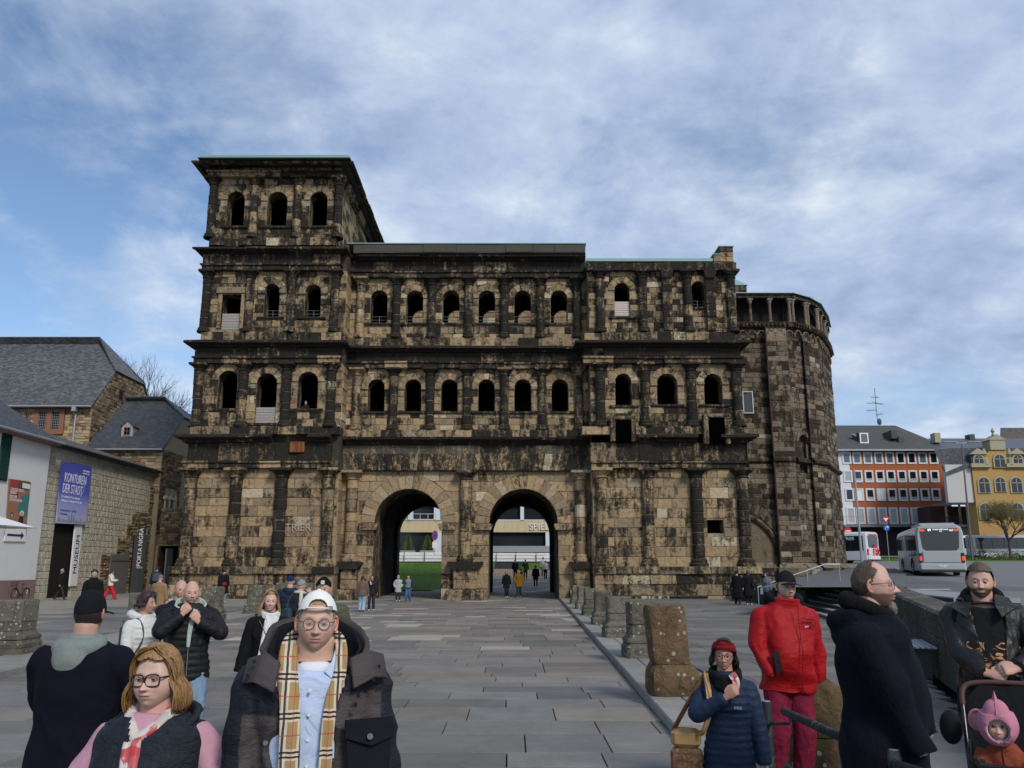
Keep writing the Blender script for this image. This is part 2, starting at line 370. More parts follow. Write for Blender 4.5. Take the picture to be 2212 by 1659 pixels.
def sweep_blocks(path, prof, rnd, parent, mat, name, blen=(1.0, 1.6), soot=0.85, sv=0.1, gap=0.02, jit=0.03, skip=None):
 """moulded blocks laid end to end along a plan polyline (outside on the right of travel)"""
 P = [Vector(p) for p in path]; D = [(P[i+1]-P[i]).normalized() for i in range(len(P)-1)]
 Nn = [Vector((d.y, -d.x)) for d in D]
 def off(i, o):
  if i == 0: return P[0]+Nn[0]*o
  if i == len(P)-1: return P[-1]+Nn[-1]*o
  n = (Nn[i-1]+Nn[i]); n = n/(n.dot(Nn[i])); return P[i]+n*o
 for i in range(len(D)):
  Ls = (P[i+1]-P[i]).length; m = max(1, round(Ls/rnd.uniform(*blen)))
  ws = [rnd.uniform(.8, 1.25) for _ in range(m)]; t = Ls/sum(ws); s0 = 0
  for j, w_ in enumerate(ws):
   s1 = s0+w_*t; cc = (min(1, max(0, rnd.gauss(soot, sv))), rnd.random(), 0)
   if skip and skip(P[i]+D[i]*(s0+s1)/2): s0 = s1; continue
   jo = rnd.uniform(-jit, jit)-(rnd.uniform(.08, .2) if rnd.random() < .12 else 0); jz = rnd.uniform(-.012, .012)
   A = []; B = []
   for (o, z) in prof:
    oo = o+(jo if o > 0.05 else 0)
    a = off(i, oo) if j == 0 else P[i]+D[i]*(s0+gap/2)+Nn[i]*oo
    b = off(i+1, oo) if j == m-1 else P[i]+D[i]*(s1-gap/2)+Nn[i]*oo
    zj = z+(jz+rnd.uniform(-.012, .012) if o > .05 else 0); A.append((a.x, a.y, zj)); B.append((b.x, b.y, zj+rnd.uniform(-.01, .01)))
   n = len(prof); mb = MB()
   mb.add(A+B, [tuple(range(n-1, -1, -1)), tuple(range(n, 2*n))]+[(k, (k+1) % n, (k+1) % n+n, k+n) for k in range(n)], cc)
   mb.build(name, mat, parent); s0 = s1
def zfar(Y):
 pts = [(-50, 0), (54, 0), (63, .35), (73, .95), (86, 2.4), (105, 3.5), (400, 9)]
 for (a, b), (c, d) in zip(pts, pts[1:]):
  if Y <= c: return b+(d-b)*(Y-a)/(c-a)
 return 9
def zroad(Y): return 0.75+0.019*(Y-10) if Y < 47 else 1.453+(Y-47)*0.0317
def lerp_tab(tab, Y):
 if Y <= tab[0][0]: (a, b), (c, d) = tab[0], tab[1]; return b+(d-b)*(Y-a)/(c-a)
 for (a, b), (c, d) in zip(tab, tab[1:]):
  if Y <= c: return b+(d-b)*(Y-a)/(c-a)
 return d
def xl(Y): return lerp_tab([(10, -8.9), (14.04, -9.14), (19.73, -9.85), (30.1, -10.2), (47.9, -10.45)], Y)
def xr(Y): return lerp_tab([(9.26, 1.92), (15.87, 2.10), (44.5, 2.84)], Y)
M_GROUND = simple('ground_bed', (0.03, 0.029, 0.027), 0.95, 0.1, var=0.2, scale=3)
m, nt_, b_ = newmat('paving_stone', 0.78, 0.3)
_n = noise(nt_, 1.3, 6, 0.65, 0.4); _n2 = noise(nt_, 9, 7, 0.7, 0.5); _n3 = noise(nt_, 60, 4, 0.7)
_f = mathn(nt_, 'ADD', mathn(nt_, 'MULTIPLY', _n, 0.75), mathn(nt_, 'ADD', mathn(nt_, 'MULTIPLY', _n2, 0.42), mathn(nt_, 'ADD', mathn(nt_, 'MULTIPLY', _n3, 0.3), 0.26)))
_c = mixc(nt_, 1.0, attr(nt_), _f, 'MULTIPLY')
_v = nt_.nodes.new('ShaderNodeTexVoronoi'); _v.inputs['Scale'].default_value = 1.9; L(nt_, nt_.nodes['GEO'].outputs['Position'], _v.inputs['Vector'])
_s = nt_.nodes.new('ShaderNodeSeparateColor'); L(nt_, _v.outputs['Color'], _s.inputs[0])
_gum = mathn(nt_, 'MULTIPLY', mathn(nt_, 'LESS_THAN', _v.outputs['Distance'], 0.035), mathn(nt_, 'GREATER_THAN', _s.outputs[0], 0.55))
_c = mixc(nt_, _gum, _c, (0.42, 0.42, 0.40)); L(nt_, _c, b_.inputs['Base Color'])
bump(nt_, b_, mathn(nt_, 'ADD', _n2, mathn(nt_, 'MULTIPLY', _n3, 0.6)), 0.35, 0.012); M_PAVE = m
M_GRASS = None
g = MB(); xs = [-400, -120, -60, -40, 40, 60, 120, 400]; ys = [-30, 0, 30, 54, 63, 73, 86, 105, 400, 1500]
for j in range(len(ys)-1):
 for i in range(len(xs)-1):
  g.quad((xs[i], ys[j], zfar(ys[j])-.06), (xs[i+1], ys[j], zfar(ys[j])-.06), (xs[i+1], ys[j+1], zfar(ys[j+1])-.06), (xs[i], ys[j+1], zfar(ys[j+1])-.06), (.06, .058, .055))
g.build('ground', M_GROUND, kind='structure')
pave = []
def slab(x0, x1, y0, y1, z, col, th=0.05, ch=0.006, zf=None):
 zt = z+RND.uniform(-0.002, 0.003); mb = MB(); mb.bbox(x0, x1, y0, y1, zt-th, zt, ch)
 if zf: mb.v = [(x, y, q+zf(y)) for (x, y, q) in mb.v]
 d = math.hypot((x0+x1)/2, (y0+y1)/2+.1)
 vis = (y0+y1)/2 > 3.5 and abs((x0+x1)/2) < 0.72*((y0+y1)/2)+1
 pave.append(((d if vis else d+500), mb.v, mb.f, col))
def gray(k=1.0):
 g_ = RND.uniform(.12, .20)*k; t = RND.uniform(.0, .012); return (g_*1.05+t, g_+t*.4, g_*.93-t*.3)
def tanc(k=1.0): g_ = RND.uniform(.20, .28)*k; return (g_*1.08, g_*.93, g_*.78)
def palec(): g_ = RND.uniform(.30, .40); return (g_*1.05, g_*.95, g_*.8)
def region(xa, xb, y0, y1, z, rowh, lens, colf, zf=None, skip=None):
 y = y0
 while y < y1:
  h = RND.uniform(*rowh); yb = min(y+h, y1); ym = (y+yb)/2; A, B = xa(ym), xb(ym); x = A-RND.uniform(0, lens[0]); 
  while x < B:
   L_ = RND.uniform(*lens); p, q = max(A, x), min(B, x+L_)
   if q-p > 0.08 and not (skip and skip((p+q)/2, ym)): slab(p+.007, q-.007, y+.007, yb-.007, z, colf(ym, (p+q)/2), zf=zf)
   x += L_
  y = yb
def lane_col(Y, x):
 r = RND.random(); t = min(1, max(0, (Y-9)/9)); t *= 1-0.5*min(1, max(0, (Y-46)/3))
 if r < 0.085*t+0.004: return palec()
 if r < 0.085*t+0.48*t+.03: return tanc(0.82)
 return gray(1.0)
region(xl, lambda y: xr(y)-.01, 2.0, 47.0, 0.0, (.5, .95), (.7, 1.9), lane_col)
def plaza_col(Y, x): return gray(0.92) if RND.random() < .9 else tanc(.7)
region(lambda y: xr(y)+1.35, lambda y: 16 if y > 27 else 5.6+(y-9.3)*.37-.1, 2.0, 46.2, 0.13, (.45, .8), (.8, 2.2), plaza_col, skip=lambda x, y: x > 12.6-(31.6-y)*.0 and 26 < y)
def lp(Y, x):
 if x < -14-(Y-10)*.2 or Y > 36: kf = RND.uniform(.9, 1.1); return (.255*kf, .235*kf, .20*kf)
 return gray(.95)
region(lambda y: max(-.74*y-2, -31), lambda y: xl(y)-1.32, 8.0, 58, 0.13, (.6, 1.2), (1.2, 3.2), lp)
region(lambda y: -10.3, lambda y: 4.9, 47.0, 80, 0.012, (.5, .9), (.8, 2.2), lane_col, zf=zfar, skip=lambda x, y: (y > 58 and (x < -6.5+(y-58)*0.28)) or y > 75 and x < -3)
pave.sort(key=lambda p: p[0])
pe = empty('paving', label=None); pe['kind'] = 'structure'
for d, vs, fs, c in pave[:300]:
 mb = MB(); mb.add(vs, fs, c); mb.build('paving_slab', M_PAVE, pe)
mb = MB()
for d, vs, fs, c in pave[300:]: mb.add(vs, fs, c)
mb.build('paving_field', M_PAVE, pe, kind='stuff')
ke = empty('kerb'); ke['kind'] = 'structure'
def kerbline(fx, y0, y1, sgn):
 y = y0
 while y < y1:
  h = RND.uniform(1.3, 2.6); yb = min(y+h, y1); x0a, x0b = fx(y+.006), fx(yb-.006)
  kf = RND.uniform(.85, 1.12); col = (.255*kf, .24*kf, .215*kf); mb = MB()
  for (p, q, zt) in ((0, .45, .135), (.456, 1.3, .137)):
   A = [(x0a+sgn*p, y+.006), (x0b+sgn*p, yb-.006), (x0b+sgn*q, yb-.006), (x0a+sgn*q, y+.006)]
   cx_, cy_ = sum(a[0] for a in A)/4, sum(a[1] for a in A)/4
   lo = [(a, b, -.05) for a, b in A]; mi = [(a, b, zt-.02) for a, b in A]
   tp = [(a+(.015 if a < cx_ else -.015), b+(.012 if b < cy_ else -.012), zt) for a, b in A]
   mb.add(lo+mi+tp, [(8, 9, 10, 11)]+[(k*4+i, k*4+(i+1) % 4, k*4+4+(i+1) % 4, k*4+4+i) for k in (0, 1) for i in range(4)], col)
  mb.build('kerb_stone', M_PAVE, ke); y = yb
kerbline(xr, 3.0, 45.4, 1); kerbline(xl, 8.0, 46.0, -1)
gate = empty('roman_gate', (-2.8, 46, 0), label='huge blackened Roman city gate with two passage arches and a taller left tower', cat='gate')
class Rooted:
 pass
gate.location = (0, 0, 0)
rg = random.Random(5)
YT, YM = 45.75, 46.95
LX0, LX1, MX1, RX1 = -20.0, -10.75, 4.95, 14.35
Z = dict(p=0, s1=2.0, c1=7.32, a1=7.9, f1=8.35, k1=9.5, t1=9.98, b1=10.5, s2=11.1, c2=14.05, a2=14.55, f2=15.0, k2=15.6, t2=16.1, b2=16.6, s3=17.2, c3=20.2, a3=20.75, f3=21.2, k3=21.87, t3=22.6, b3=23.0, s4=23.6, c4=26.7, a4=27.3, f4=27.72, k4=28.4, t4=29.12)
FT = Frame(0, YT); FM = Frame(0, YM)
Z.update(t1=at(1106, 939, 44.9).z, t2=at(1106, 735, 44.9).z, t3=at(1106, 532, 44.85).z, t4=at(1106, 342, 44.3).z)
LA = {k: at(u, v, 45.4).x+.36 for k, u, v in ((1, 398, 960), (2, 420, 760), (3, 437, 565), (4, 451, 370))}
LB = {k: at(u, v, 45.4).x-.36 for k, u, v in ((1, 728, 960), (2, 734, 760), (3, 736, 565), (4, 741, 370))}
RB = {k: at(u, v, 45.4).x-.36 for k, u, v in ((1, 1616, 960), (2, 1602, 760), (3, 1587, 580))}
EN = 0.36
blocks = []
def X(u, v, Y=45.75): return at(u, v, Y).x
def zv(v, Y=45.75): return at(1106, v, Y).z
def win(u0, u1, vt, vb, Y):
 vm = (vt+vb)/2; a, b = X(u0, vm, Y), X(u1, vm, Y); hw = (b-a)/2; zt = zv(vt, Y); return ((a+b)/2, hw, zv(vb, Y), zt-hw)
Ls2 = [win(471, 512, 801, 883, YT), win(553, 597, 807, 914, YT), win(643, 686.6, 803.6, 883, YT)]
Ls3 = [win(571, 603.5, 614, 685, YT), win(659, 693, 615, 685, YT)]
Ls4 = [win(490, 528, 414.5, 489, YT), win(577, 620, 415, 489, YT), win(669, 707, 415, 489, YT)]
Ms2 = [win(c-18, c+18, 819.7, 889, YM) for c in (812.8, 892, 970.5, 1050.7, 1129.2, 1209.7)]
Ms3 = [win(c-18, c+18, 628, 698, YM) for c in (818.8, 895.7, 974, 1051.5, 1129, 1207.5)]
Rs2 = [win(1328.8, 1364, 807.6, 876, YT), win(1419, 1462.7, 807.6, 874, YT), win(1521, 1559.4, 808, 874, YT)]
Rs3 = [win(1327.5, 1359.8, 611.7, 684, YT), win(1493.7, 1523.4, 608, 664, YT)]
rectL3 = (X(499.3, 680), .62, zv(711), None, zv(636.5)); 
LOWR = [(X(1343, 935), .52, zv(957), None, zv(911)), (X(1542.5, 935), .5, zv(963), zv(905)-.5, 0)]
zs1 = 4.65
A1 = (X(882.5, 1110, YM), (X(956.5, 1110, YM)-X(808.7, 1110, YM))/2*.985, 0.0); A2 = (X(1130.5, 1110, YM), (X(1205.6, 1110, YM)-X(1055, 1110, YM))/2*.985, 0.0)
AR = [(a[0], a[1], -.2, 6.78-a[1]) for a in (A1, A2)]
core = MB()
def wall(F, a0, a1, z0, z1, wins, **k):
 wallpanel(core, F, a0, a1, z0, z1, [(c, hw, zb, zs, t if len(r) else None) for (c, hw, zb, zs, *r) in [w if len(w) == 4 else w for w in wins] for t in [r[0] if r else None]], th=k.pop('th', .9))
 hl = [(w_[0], w_[1]+.01, w_[2], w_[3], (w_[4] if w_[3] is None else k.get('ring', .42))) for w_ in wins]
 kk = {q: r for q, r in k.items() if q != 'ring'}
 blocks.extend(courses(F, a0, a1, z0, z1, rg, holes=hl, **kk))
wall(FT, LX0, LX1, 1.95, 7.9, [], ch=.62, soot=.32, sv=.17, lens=(.9, 1.7))
wall(FT, MX1, RX1, 1.95, 7.9, [(X(1545, 1137), .5, zv(1152), None, zv(1123))], ch=.6, soot=.30, sv=.17, lens=(.6, 1.3))
wall(FM, LX1, MX1, -.2, 7.9, AR, ch=.66, soot=.2, sv=.2, lens=(.8, 1.5), ring=.85, th=3.0)
for a in AR: voussoirs(FM, a[0], a[1], a[3], .85, 17, rg, gate, M_GATE, soot=.08, proud=.075)
for ax in (AR[0][0]-AR[0][1], AR[0][0]+AR[0][1], AR[1][0]-AR[1][1], AR[1][0]+AR[1][1]):
 s_ = -1 if ax in (AR[0][0]-AR[0][1], AR[1][0]-AR[1][1]) else 1
 mb = MB(); x0, x1 = (ax-.95, ax+.22) if s_ < 0 else (ax-.22, ax+.95)
 mb.prism([(x0+.1, 4.22), (x1-.1, 4.22), (x1, 4.45), (x1, 4.6), (x0, 4.6), (x0, 4.45)], YM-.32, YM+.6, (.45, .3, 0)); mb.build('impost', M_GATE, gate)
pz = MB()
for (c, hw, zb, zs) in AR:
 c2 = c; y0, y1 = YM+.8, 57.6; pts = [(c-hw-.25, -.2), (c-hw-.25, zs)]+[(c-(hw+.25)*math.cos(pi*i/14), zs+(hw+.25)*math.sin(pi*i/14)) for i in range(1, 14)]+[(c+hw+.25, zs), (c+hw+.25, -.2)]
 for p, q in zip(pts, pts[1:]): pz.quad((p[0], y0, p[1]), (p[0], y1, p[1]), (q[0], y1, q[1]), (q[0], y0, q[1]), (.98, .3, 0))  # vault coloured almost black to paint the unlit passage
wallpanel(pz, Frame(0, 56.6), LX1, MX1, -.2, 9, [(c, hw*1.0, -.2, zs-.25, None) for c, hw, zb, zs in AR], th=1.2, c=(.95, .3, 0), cr=(.9, .3, 0))
pz.build('passage_vault', M_GATE, gate)
def plinth(z0, z1, x0, x1, y, d0, soot=.45, ch=.6, name='plinth_block', lens=(1, 1.8), sv=.25):
 core.box(x0, x1, y-d0, y+.3, z0, z1, (.6, .4, .6))
 F = Frame(0, y-d0)
 for (ar, vs, fs, c) in courses(F, x0, x1, z0, z1, rg, ch=ch, lens=lens, soot=soot, sv=sv, proud=.05, jit=.025, pv=.05, chv=.05): 
  mb = MB(); mb.add(vs, fs, c); mb.build(name, M_GATE, gate)
for (x0, x1, y, d) in ((LX0-.35, LX1+.15, YT, .75), (MX1-.05, RX1+.45, YT, .75)):
 plinth(-.1, .3, x0-.25, x1+.2, y, d+.3, soot=.35, ch=.4, lens=(1.3, 2.4)); plinth(.3, 1.55, x0, x1, y, d, soot=.5, ch=.62); plinth(1.55, 1.98, x0-.05, x1+.05, y, d+.14, soot=.62, ch=.43, lens=(1.2, 2.2))
for (x0, x1) in ((LX1+.05, AR[0][0]-AR[0][1]-.02), (AR[0][0]+AR[0][1]+.02, AR[1][0]-AR[1][1]-.02), (AR[1][0]+AR[1][1]+.02, MX1-.05)):
 plinth(-.15, 2.35, x0, x1, YM, .25, soot=.16, ch=.82, lens=(.8, 1.2), sv=.18)
for cx_, w_ in ((X(759.6, 1215, YM), .8), (X(1006.5, 1215, YM), 1.15), (X(1254.7, 1215, YM), .8)):
 mb = MB(); mb.bbox(cx_-w_, cx_+w_, YM-1.0, YM, -.1, .62, .07, (.55, .4, 0)); mb.build('pedestal_block', M_GATE, gate)
 for z0, z1 in ((.63, 1.2), (1.21, 1.8)):
  mb = MB(); mb.bbox(cx_-w_*.62, cx_+w_*.62, YM-.78, YM, z0, z1, .04, (.35, .6, 0)); mb.build('pedestal_block', M_GATE, gate)
 mb = MB(); mb.prism([(cx_-w_*.66, 1.81), (cx_+w_*.66, 1.81), (cx_+w_*.95, 2.1), (cx_+w_*.95, 2.28), (cx_-w_*.95, 2.28), (cx_-w_*.95, 2.1)], YM-.95, YM, (.85, .4, 0)); mb.build('pedestal_cap', M_GATE, gate)
def column(x, z0, z1, zt, r, y, cap=1.75, pil=False, soot=.8, base=True):
 n = 14
 mb = MB(); mb.lathe([(r*.9, z0), (r*.86, z1)], x, y, n, (.5, .4, 1.0)); col = mb.build('column', M_GATE, gate)
 zb = z0
 if base:
  mb = MB(); bh = .42*r/.33; mb.lathe([(r*1.5, z0), (r*1.52, z0+bh*.3), (r*1.32, z0+bh*.5), (r*1.34, z0+bh*.75), (r*1.1, z0+bh)], x, y, n, (min(1, soot+.05), rg.random(), 0)); mb.build('column_base', M_GATE, col); zb = z0+bh
 z = zb; H = z1-zb; m_ = max(3, round(H/rg.uniform(.55, .75)))
 hs = [rg.uniform(.75, 1.25) for _ in range(m_)]; k = H/sum(hs)
 for h in hs:
  ht = h*k; rr = r*(1+rg.uniform(-.07, .06)); dx = rg.uniform(-.015, .015); g_ = .012; e = .035
  mb = MB(); ps = [(rr*.93, z+g_), (rr, z+g_+e), (rr*rg.uniform(.96, 1.03), z+ht*.5), (rr, z+ht-g_-e), (rr*.93, z+ht-g_)]
  mb.lathe(ps, x+dx, y, n, (min(1, max(0, rg.gauss(soot, .13))), rg.random(), 0), a0=rg.random()); mb.build('drum', M_GATE, col); z += ht
 mb = MB(); w_ = r*cap; zc = z1; sc = (min(1, max(0, rg.gauss(soot, .12))), rg.random(), 0)
 ht = zt-zc
 mb.lathe([(r*1.0, zc), (r*1.18, zc+.04), (r*1.16, zc+.1), (r*1.02, zc+.13), (w_*.93, zc+ht*.72)], x, y, n, sc, a0=pi/4)
 mb.bbox(x-w_, x+w_, y-w_, y+.3, zc+ht*.68, zt-.004, .03, sc)
 mb.build('capital', M_GATE, col)
def cols(us, v, Y, z0, z1, zt, r, **k):
 for i, u in enumerate(us): 
  kk = dict(k)
  if 'soots' in kk: kk['soot'] = kk.pop('soots')[i]
  column(X(u, v, Y-.15), z0, z1, zt, r, Y-.15, **kk)
cols([407.6, 506.8, 604.7, 707.6], 1110, YT, 1.98, 7.32, 7.9, .37, soots=[.5, .72, .85, .5])
cols([1300, 1400.7, 1506, 1606.5], 1110, YT, 1.98, 7.3, 7.9, .37, soots=[.5, .55, .85, .7])
cols([759.6, 1006.5, 1254.7], 1100, YM, 2.29, 7.32, 7.9, .36, soots=[.25, .6, .35])
cols([427.4, 524, 618, 715], 850, YT, Z['b1'], Z['c2'], Z['a2'], .30, soot=.78)
cols([770.5, 849.6, 929.3, 1009, 1089.7, 1171.5, 1250.6], 860, YM, Z['b1'], Z['c2'], Z['a2'], .28, soots=[.45, .8, .8, .85, .7, .75, .6])
cols([1296.5, 1394.5, 1493.7, 1593], 850, YT, Z['b1'], Z['c2'], Z['a2'], .31, soot=.8)
cols([444.8, 539, 629.5, 723.8], 650, YT, Z['b2'], Z['c3'], Z['a3'], .27, soots=[.9, .7, .6, .8])
cols([778.7, 856.4, 932.8, 1012, 1089.7, 1167.4, 1246.5], 670, YM, Z['b2'], Z['c3'], Z['a3'], .27, soots=[.35, .8, .75, .8, .8, .8, .85])
cols([1296.5, 1388.8, 1486, 1580.5], 650, YT, Z['b2'], Z['c3'], Z['a3'], .28, soot=.82)
cols([458, 549, 642, 731], 455, YT, Z['b3'], Z['c4'], Z['a4'], .27, soots=[.9, .6, .7, .7])
for u in (1440, 1533):
 x = X(u, 650); mb = MB(); mb.box(x-.3, x+.3, YT-.3, YT, 16.7, 20.2, (.7, .5, .6)); p_ = mb.build('pilaster', M_GATE, gate)
 for (ar, vs, fs, c) in courses(Frame(0, YT-.3), x-.31, x+.31, 16.7, 20.2, rg, ch=.42, lens=(.6, .7), soot=.75, sv=.12): mb = MB(); mb.add(vs, fs, c); mb.build('pilaster_block', M_GATE, p_)
 mb = MB(); mb.prism([(x-.31, 20.2), (x+.31, 20.2), (x+.42, 20.74), (x-.42, 20.74)], YT-.45, YT+.1, (.9, .3, 0)); mb.build('capital', M_GATE, p_)
S2 = (10.45, 14.6); S3 = (16.5, 20.8)
wall(FT, LA[2]+.05, LX1, *S2, Ls2, ch=.5, soot=.40, sv=.25, lens=(.5, 1.0)); wall(FM, LX1, MX1, *S2, Ms2, ch=.48, soot=.36, sv=.22, lens=(.4, .9)); wall(FT, MX1, RB[2]+.1, *S2, Rs2, ch=.48, soot=.46, sv=.25, lens=(.45, 1.0))
wall(FT, LA[3]+.02, LX1, *S3, Ls3+[rectL3], ch=.48, soot=.50, sv=.25, lens=(.5, 1.0)); wall(FM, LX1, MX1, *S3, Ms3, ch=.48, soot=.48, sv=.25, lens=(.4, .9)); wall(FT, MX1, RB[3]+.2, *S3, Rs3, ch=.40, soot=.55, sv=.25, lens=(.4, .9))
wall(FT, LA[4]-.1, LB[4], 22.4, 27.35, Ls4, ch=.5, soot=.6, sv=.22, lens=(.5, 1.0))
for F, ws in ((FT, Ls2+Ls3+Ls4+Rs2+Rs3), (FM, Ms2+Ms3)):
 for (c, hw, zb, zs) in ws:
  voussoirs(F, c, hw, zs, .42, 7, rg, gate, M_GATE, soot=.22 if zb < 15 else .35)
for F, ws in ((FM, Ms2), (FT, Rs2), (FT, Ls3)):
 for (c, hw, zb, zs) in ws:
  for s_ in (-1, 1):
   mb = MB(); a = c+s_*(hw+.2); mb.bbox(a-.22, a+.22, F.o[1]-.14, F.o[1]+.3, zs-.16, zs+.06, .03, (.3, .7, 0)); mb.build('window_impost', M_GATE, gate)
for F, ws in ((FM, Ms2+Ms3), (FT, Ls2+Ls3+Rs2+Rs3+Ls4)):
 for (c, hw, zb, zs) in ws:
  mb = MB(); mb.bbox(c-hw-.4, c+hw+.4, F.o[1]-.16, F.o[1]+.5, zb-.16, zb-.003, .02, (.75, .4, 0)); mb.build('window_sill', M_GATE, gate)
e = EN
yb_, ym_ = YT, YM
def plan_of(k): return [(LA[k], 62), (LA[k], YT), (LB[k], YT), (LB[k], YM), (MX1-.1, YM), (MX1-.1, YT), (RB[k], YT), (RB[k], 49.6)]
full = plan_of(1)
def ent(path, a, f, k, t, soot=.85, cout=.5, aS=.7, fch=None, crn=True, skip=None):
 cm = MB()
 Pn = [Vector(p) for p in path]
 sweep_blocks(path, [(0.0, a), (e-.03, a), (e, a+.03), (e, f-.16), (e+.1, f-.12), (e+.1, f-.01), (0.0, f-.01)], rg, gate, M_GATE, 'architrave_block', (1.2, 2.2), soot=aS, sv=.2)
 sweep_blocks(path, [(0.0, f), (e-.1, f), (e-.05, f+.03), (e-.05, k-.03), (e-.1, k), (0.0, k)], rg, gate, M_GATE, 'frieze_block', (.9, 1.7), soot=soot-.05, sv=.17)
 if crn:
  sweep_blocks(path, [(0.0, k+.004), (e+.05, k+.004), (e+.14, k+(t-k)*.35), (e+cout*.75, t-.17), (e+cout, t-.13), (e+cout, t), (0.0, t+.32)], rg, gate, M_GATE, 'cornice_block', (1.0, 1.7), soot=soot+.06, sv=.07, jit=.04, skip=skip)
ent(full[:3], Z['a1'], Z['f1'], Z['k1'], Z['t1'], skip=lambda p: -15.2 < p.x < -12.3 and p.y < 46)
ent(full[5:], Z['a1'], Z['f1'], Z['k1'], Z['t1'], skip=lambda p: (p.x < 7.3 or p.x > 11.9) and p.x < 13.3)
sweep_blocks(full[3:5], [(0, 9.0), (.3, 9.0), (.3, 9.5), (0, 9.5)], rg, gate, M_GATE, 'frieze_block', (1.3, 2.2), soot=.75)
sweep_blocks(full[3:5], [(0.0, 9.504), (e-.05, 9.504), (e+.1, 9.65), (e+.45, 9.83), (e+.5, 9.98), (0.0, 10.03)], rg, gate, M_GATE, 'cornice_block', (1.0, 1.7), soot=.9, sv=.07)
x = LX1+.1
core.box(LX1, MX1, YM-.3, YM+.3, 7.9, 9.5, (.7, .4, .4))
cen = (-6.6, 1.0)
while x < MX1-.15:
 w_ = rg.uniform(.42, .62); x1 = min(x+w_, MX1-.1); c0 = AR[0][0] if (x+x1)/2 < -2.85 else AR[1][0]
 def sh(xx): return xx+(c0-xx)*.13
 gp = .012
 vs, fs, ar = block(Frame(0, YM-.3), [(sh(x)+gp, 7.92), (sh(x1)-gp, 7.92), (x1-gp, 8.97), (x+gp, 8.97)], .06+rg.uniform(-.03, .03), .02, rg)
 mb = MB(); mb.add(vs, fs, (rg.gauss(.62, .13), rg.random(), 0)); mb.build('wedge_stone', M_GATE, gate); x = x1
ent(plan_of(2), Z['a2'], Z['f2'], Z['k2'], Z['t2'], aS=.68)
ent(plan_of(3)[:5], Z['a3'], Z['f3'], Z['k3'], Z['t3'], aS=.75, cout=.5)
tl = [(LA[4], 60), (LA[4], YT), (LB[4], YT), (LB[4], 60)]
ent(tl, Z['a4'], Z['f4'], Z['k4'], Z['t4'], soot=.6, aS=.65, cout=.8)
sweep_blocks(plan_of(3)[5:], [(0.0, 20.75), (.4, 20.75), (.43, 21.2), (.38, 21.26), (0, 21.28)], rg, gate, M_GATE, 'architrave_block', (.9, 1.8), soot=.75)
for (z0, z1, p_, d_) in ((10.0, 10.5, full[1:7], .5), (16.0, 16.6, plan_of(2)[1:7], .42), (22.45, 23.0, plan_of(3)[1:3], .4)):
 if z0 == 10.0: pass
 sweep_blocks(p_, [(0, z0), (d_, z0), (d_, z1-.04), (d_-.05, z1), (0, z1)], rg, gate, M_GATE, 'band_block', (.8, 1.5), soot=.62, sv=.25)
hole = MB()
sidew = []
F1 = Frame(LB[4]+.02, YT, pi/2)
sidew += courses(F1, 0.05, 14.2, 22.4, 27.3, rg, ch=.52, lens=(.7, 1.3), soot=.42, sv=.25)
F2 = Frame(RB[2]+.1, YT, pi/2); sidew += courses(F2, .05, 4.2, 10, 20.8, rg, ch=.6, lens=(.8, 1.4), soot=.6)
blocks += sidew
def shell(x0, x1, y0, y1, z0, z1, c=(.97, .2, 0), skipf=True, front=False):  # near-black default colour paints the shade inside closed rooms
 core.quad((x0, y0, z0), (x0, y1, z0), (x0, y1, z1), (x0, y0, z1), c); core.quad((x1, y0, z0), (x1, y1, z0), (x1, y1, z1), (x1, y0, z1), c)
 core.quad((x0, y1, z0), (x1, y1, z0), (x1, y1, z1), (x0, y1, z1), c)
 core.quad((x0, y0, z0), (x1, y0, z0), (x1, y1, z0), (x0, y1, z0), c); core.quad((x0, y0, z1), (x1, y0, z1), (x1, y1, z1), (x0, y1, z1), c)
shell(LA[4]+.02, LB[4]-.04, YT+.02, 60.0, 22.3, 27.6)
shell(LA[3]+.02, LX1-.02, YT+.02, 60.0, 16.4, 21.2); shell(LA[2]+.05, LX1-.02, YT+.02, 60, 10.2, 14.9); shell(LX0-.04, LX1-.02, YT+.02, 62, -.2, 8.0)
shell(MX1+.02, RB[3]-.02, YT+.02, 52, 16.4, 21.0); shell(MX1+.02, RX1-.02, YT+.02, 52, 9.3, 14.9); shell(MX1+.02, RX1-.02, YT+.02, 52, -.2, 8.3)
shell(LX1+.02, MX1-.02, YM+.02, 51.5, 10.2, 14.9)
zg = 16.4; c = (.97, .2, 0)  # gallery interior gets the same painted-in darkness
core.quad((LX1, YM, zg), (MX1, YM, zg), (MX1, 60, zg), (LX1, 60, zg), c); core.quad((LX1, YM, 21.3), (MX1, YM, 21.3), (MX1, 51, 21.3), (LX1, 51, 21.3), c)
inner = [(a[0]+.05+.06*a[0]+.3, .66, 16.9, 19.35, None) for a in Ms3[1:]]
wallpanel(core, Frame(0, 50.6), LX1, MX1, zg, 21.3, inner, th=.5, c=(.95, .3, 0), cr=(.9, .3, 0))
core.quad((LX1, 51.1, zg), (MX1, 51.1, zg), (MX1, 60, zg), (LX1, 60, zg), (.3, .5, 0))
FB = Frame(0, 57.2); core.quad(FB(LX1, 0, 14), FB(MX1+2, 0, 14), FB(MX1+2, 0, 22.3), FB(LX1, 0, 22.3), (.4, .5, .5))
yellow = courses(FB, LX1+1, MX1+2, 18, 22.4, rg, ch=.42, lens=(.5, 1.0), soot=.12, sv=.1)
core.box(LX1, MX1+2, 57.15, 58.0, 22.42, 22.6, (.2, .5, 0))
core.quad((LX1+.02, 51.2, 8), (MX1, 51.2, 8), (MX1, 57.2, 8), (LX1+.02, 57.2, 8), (.6, .3, 0))
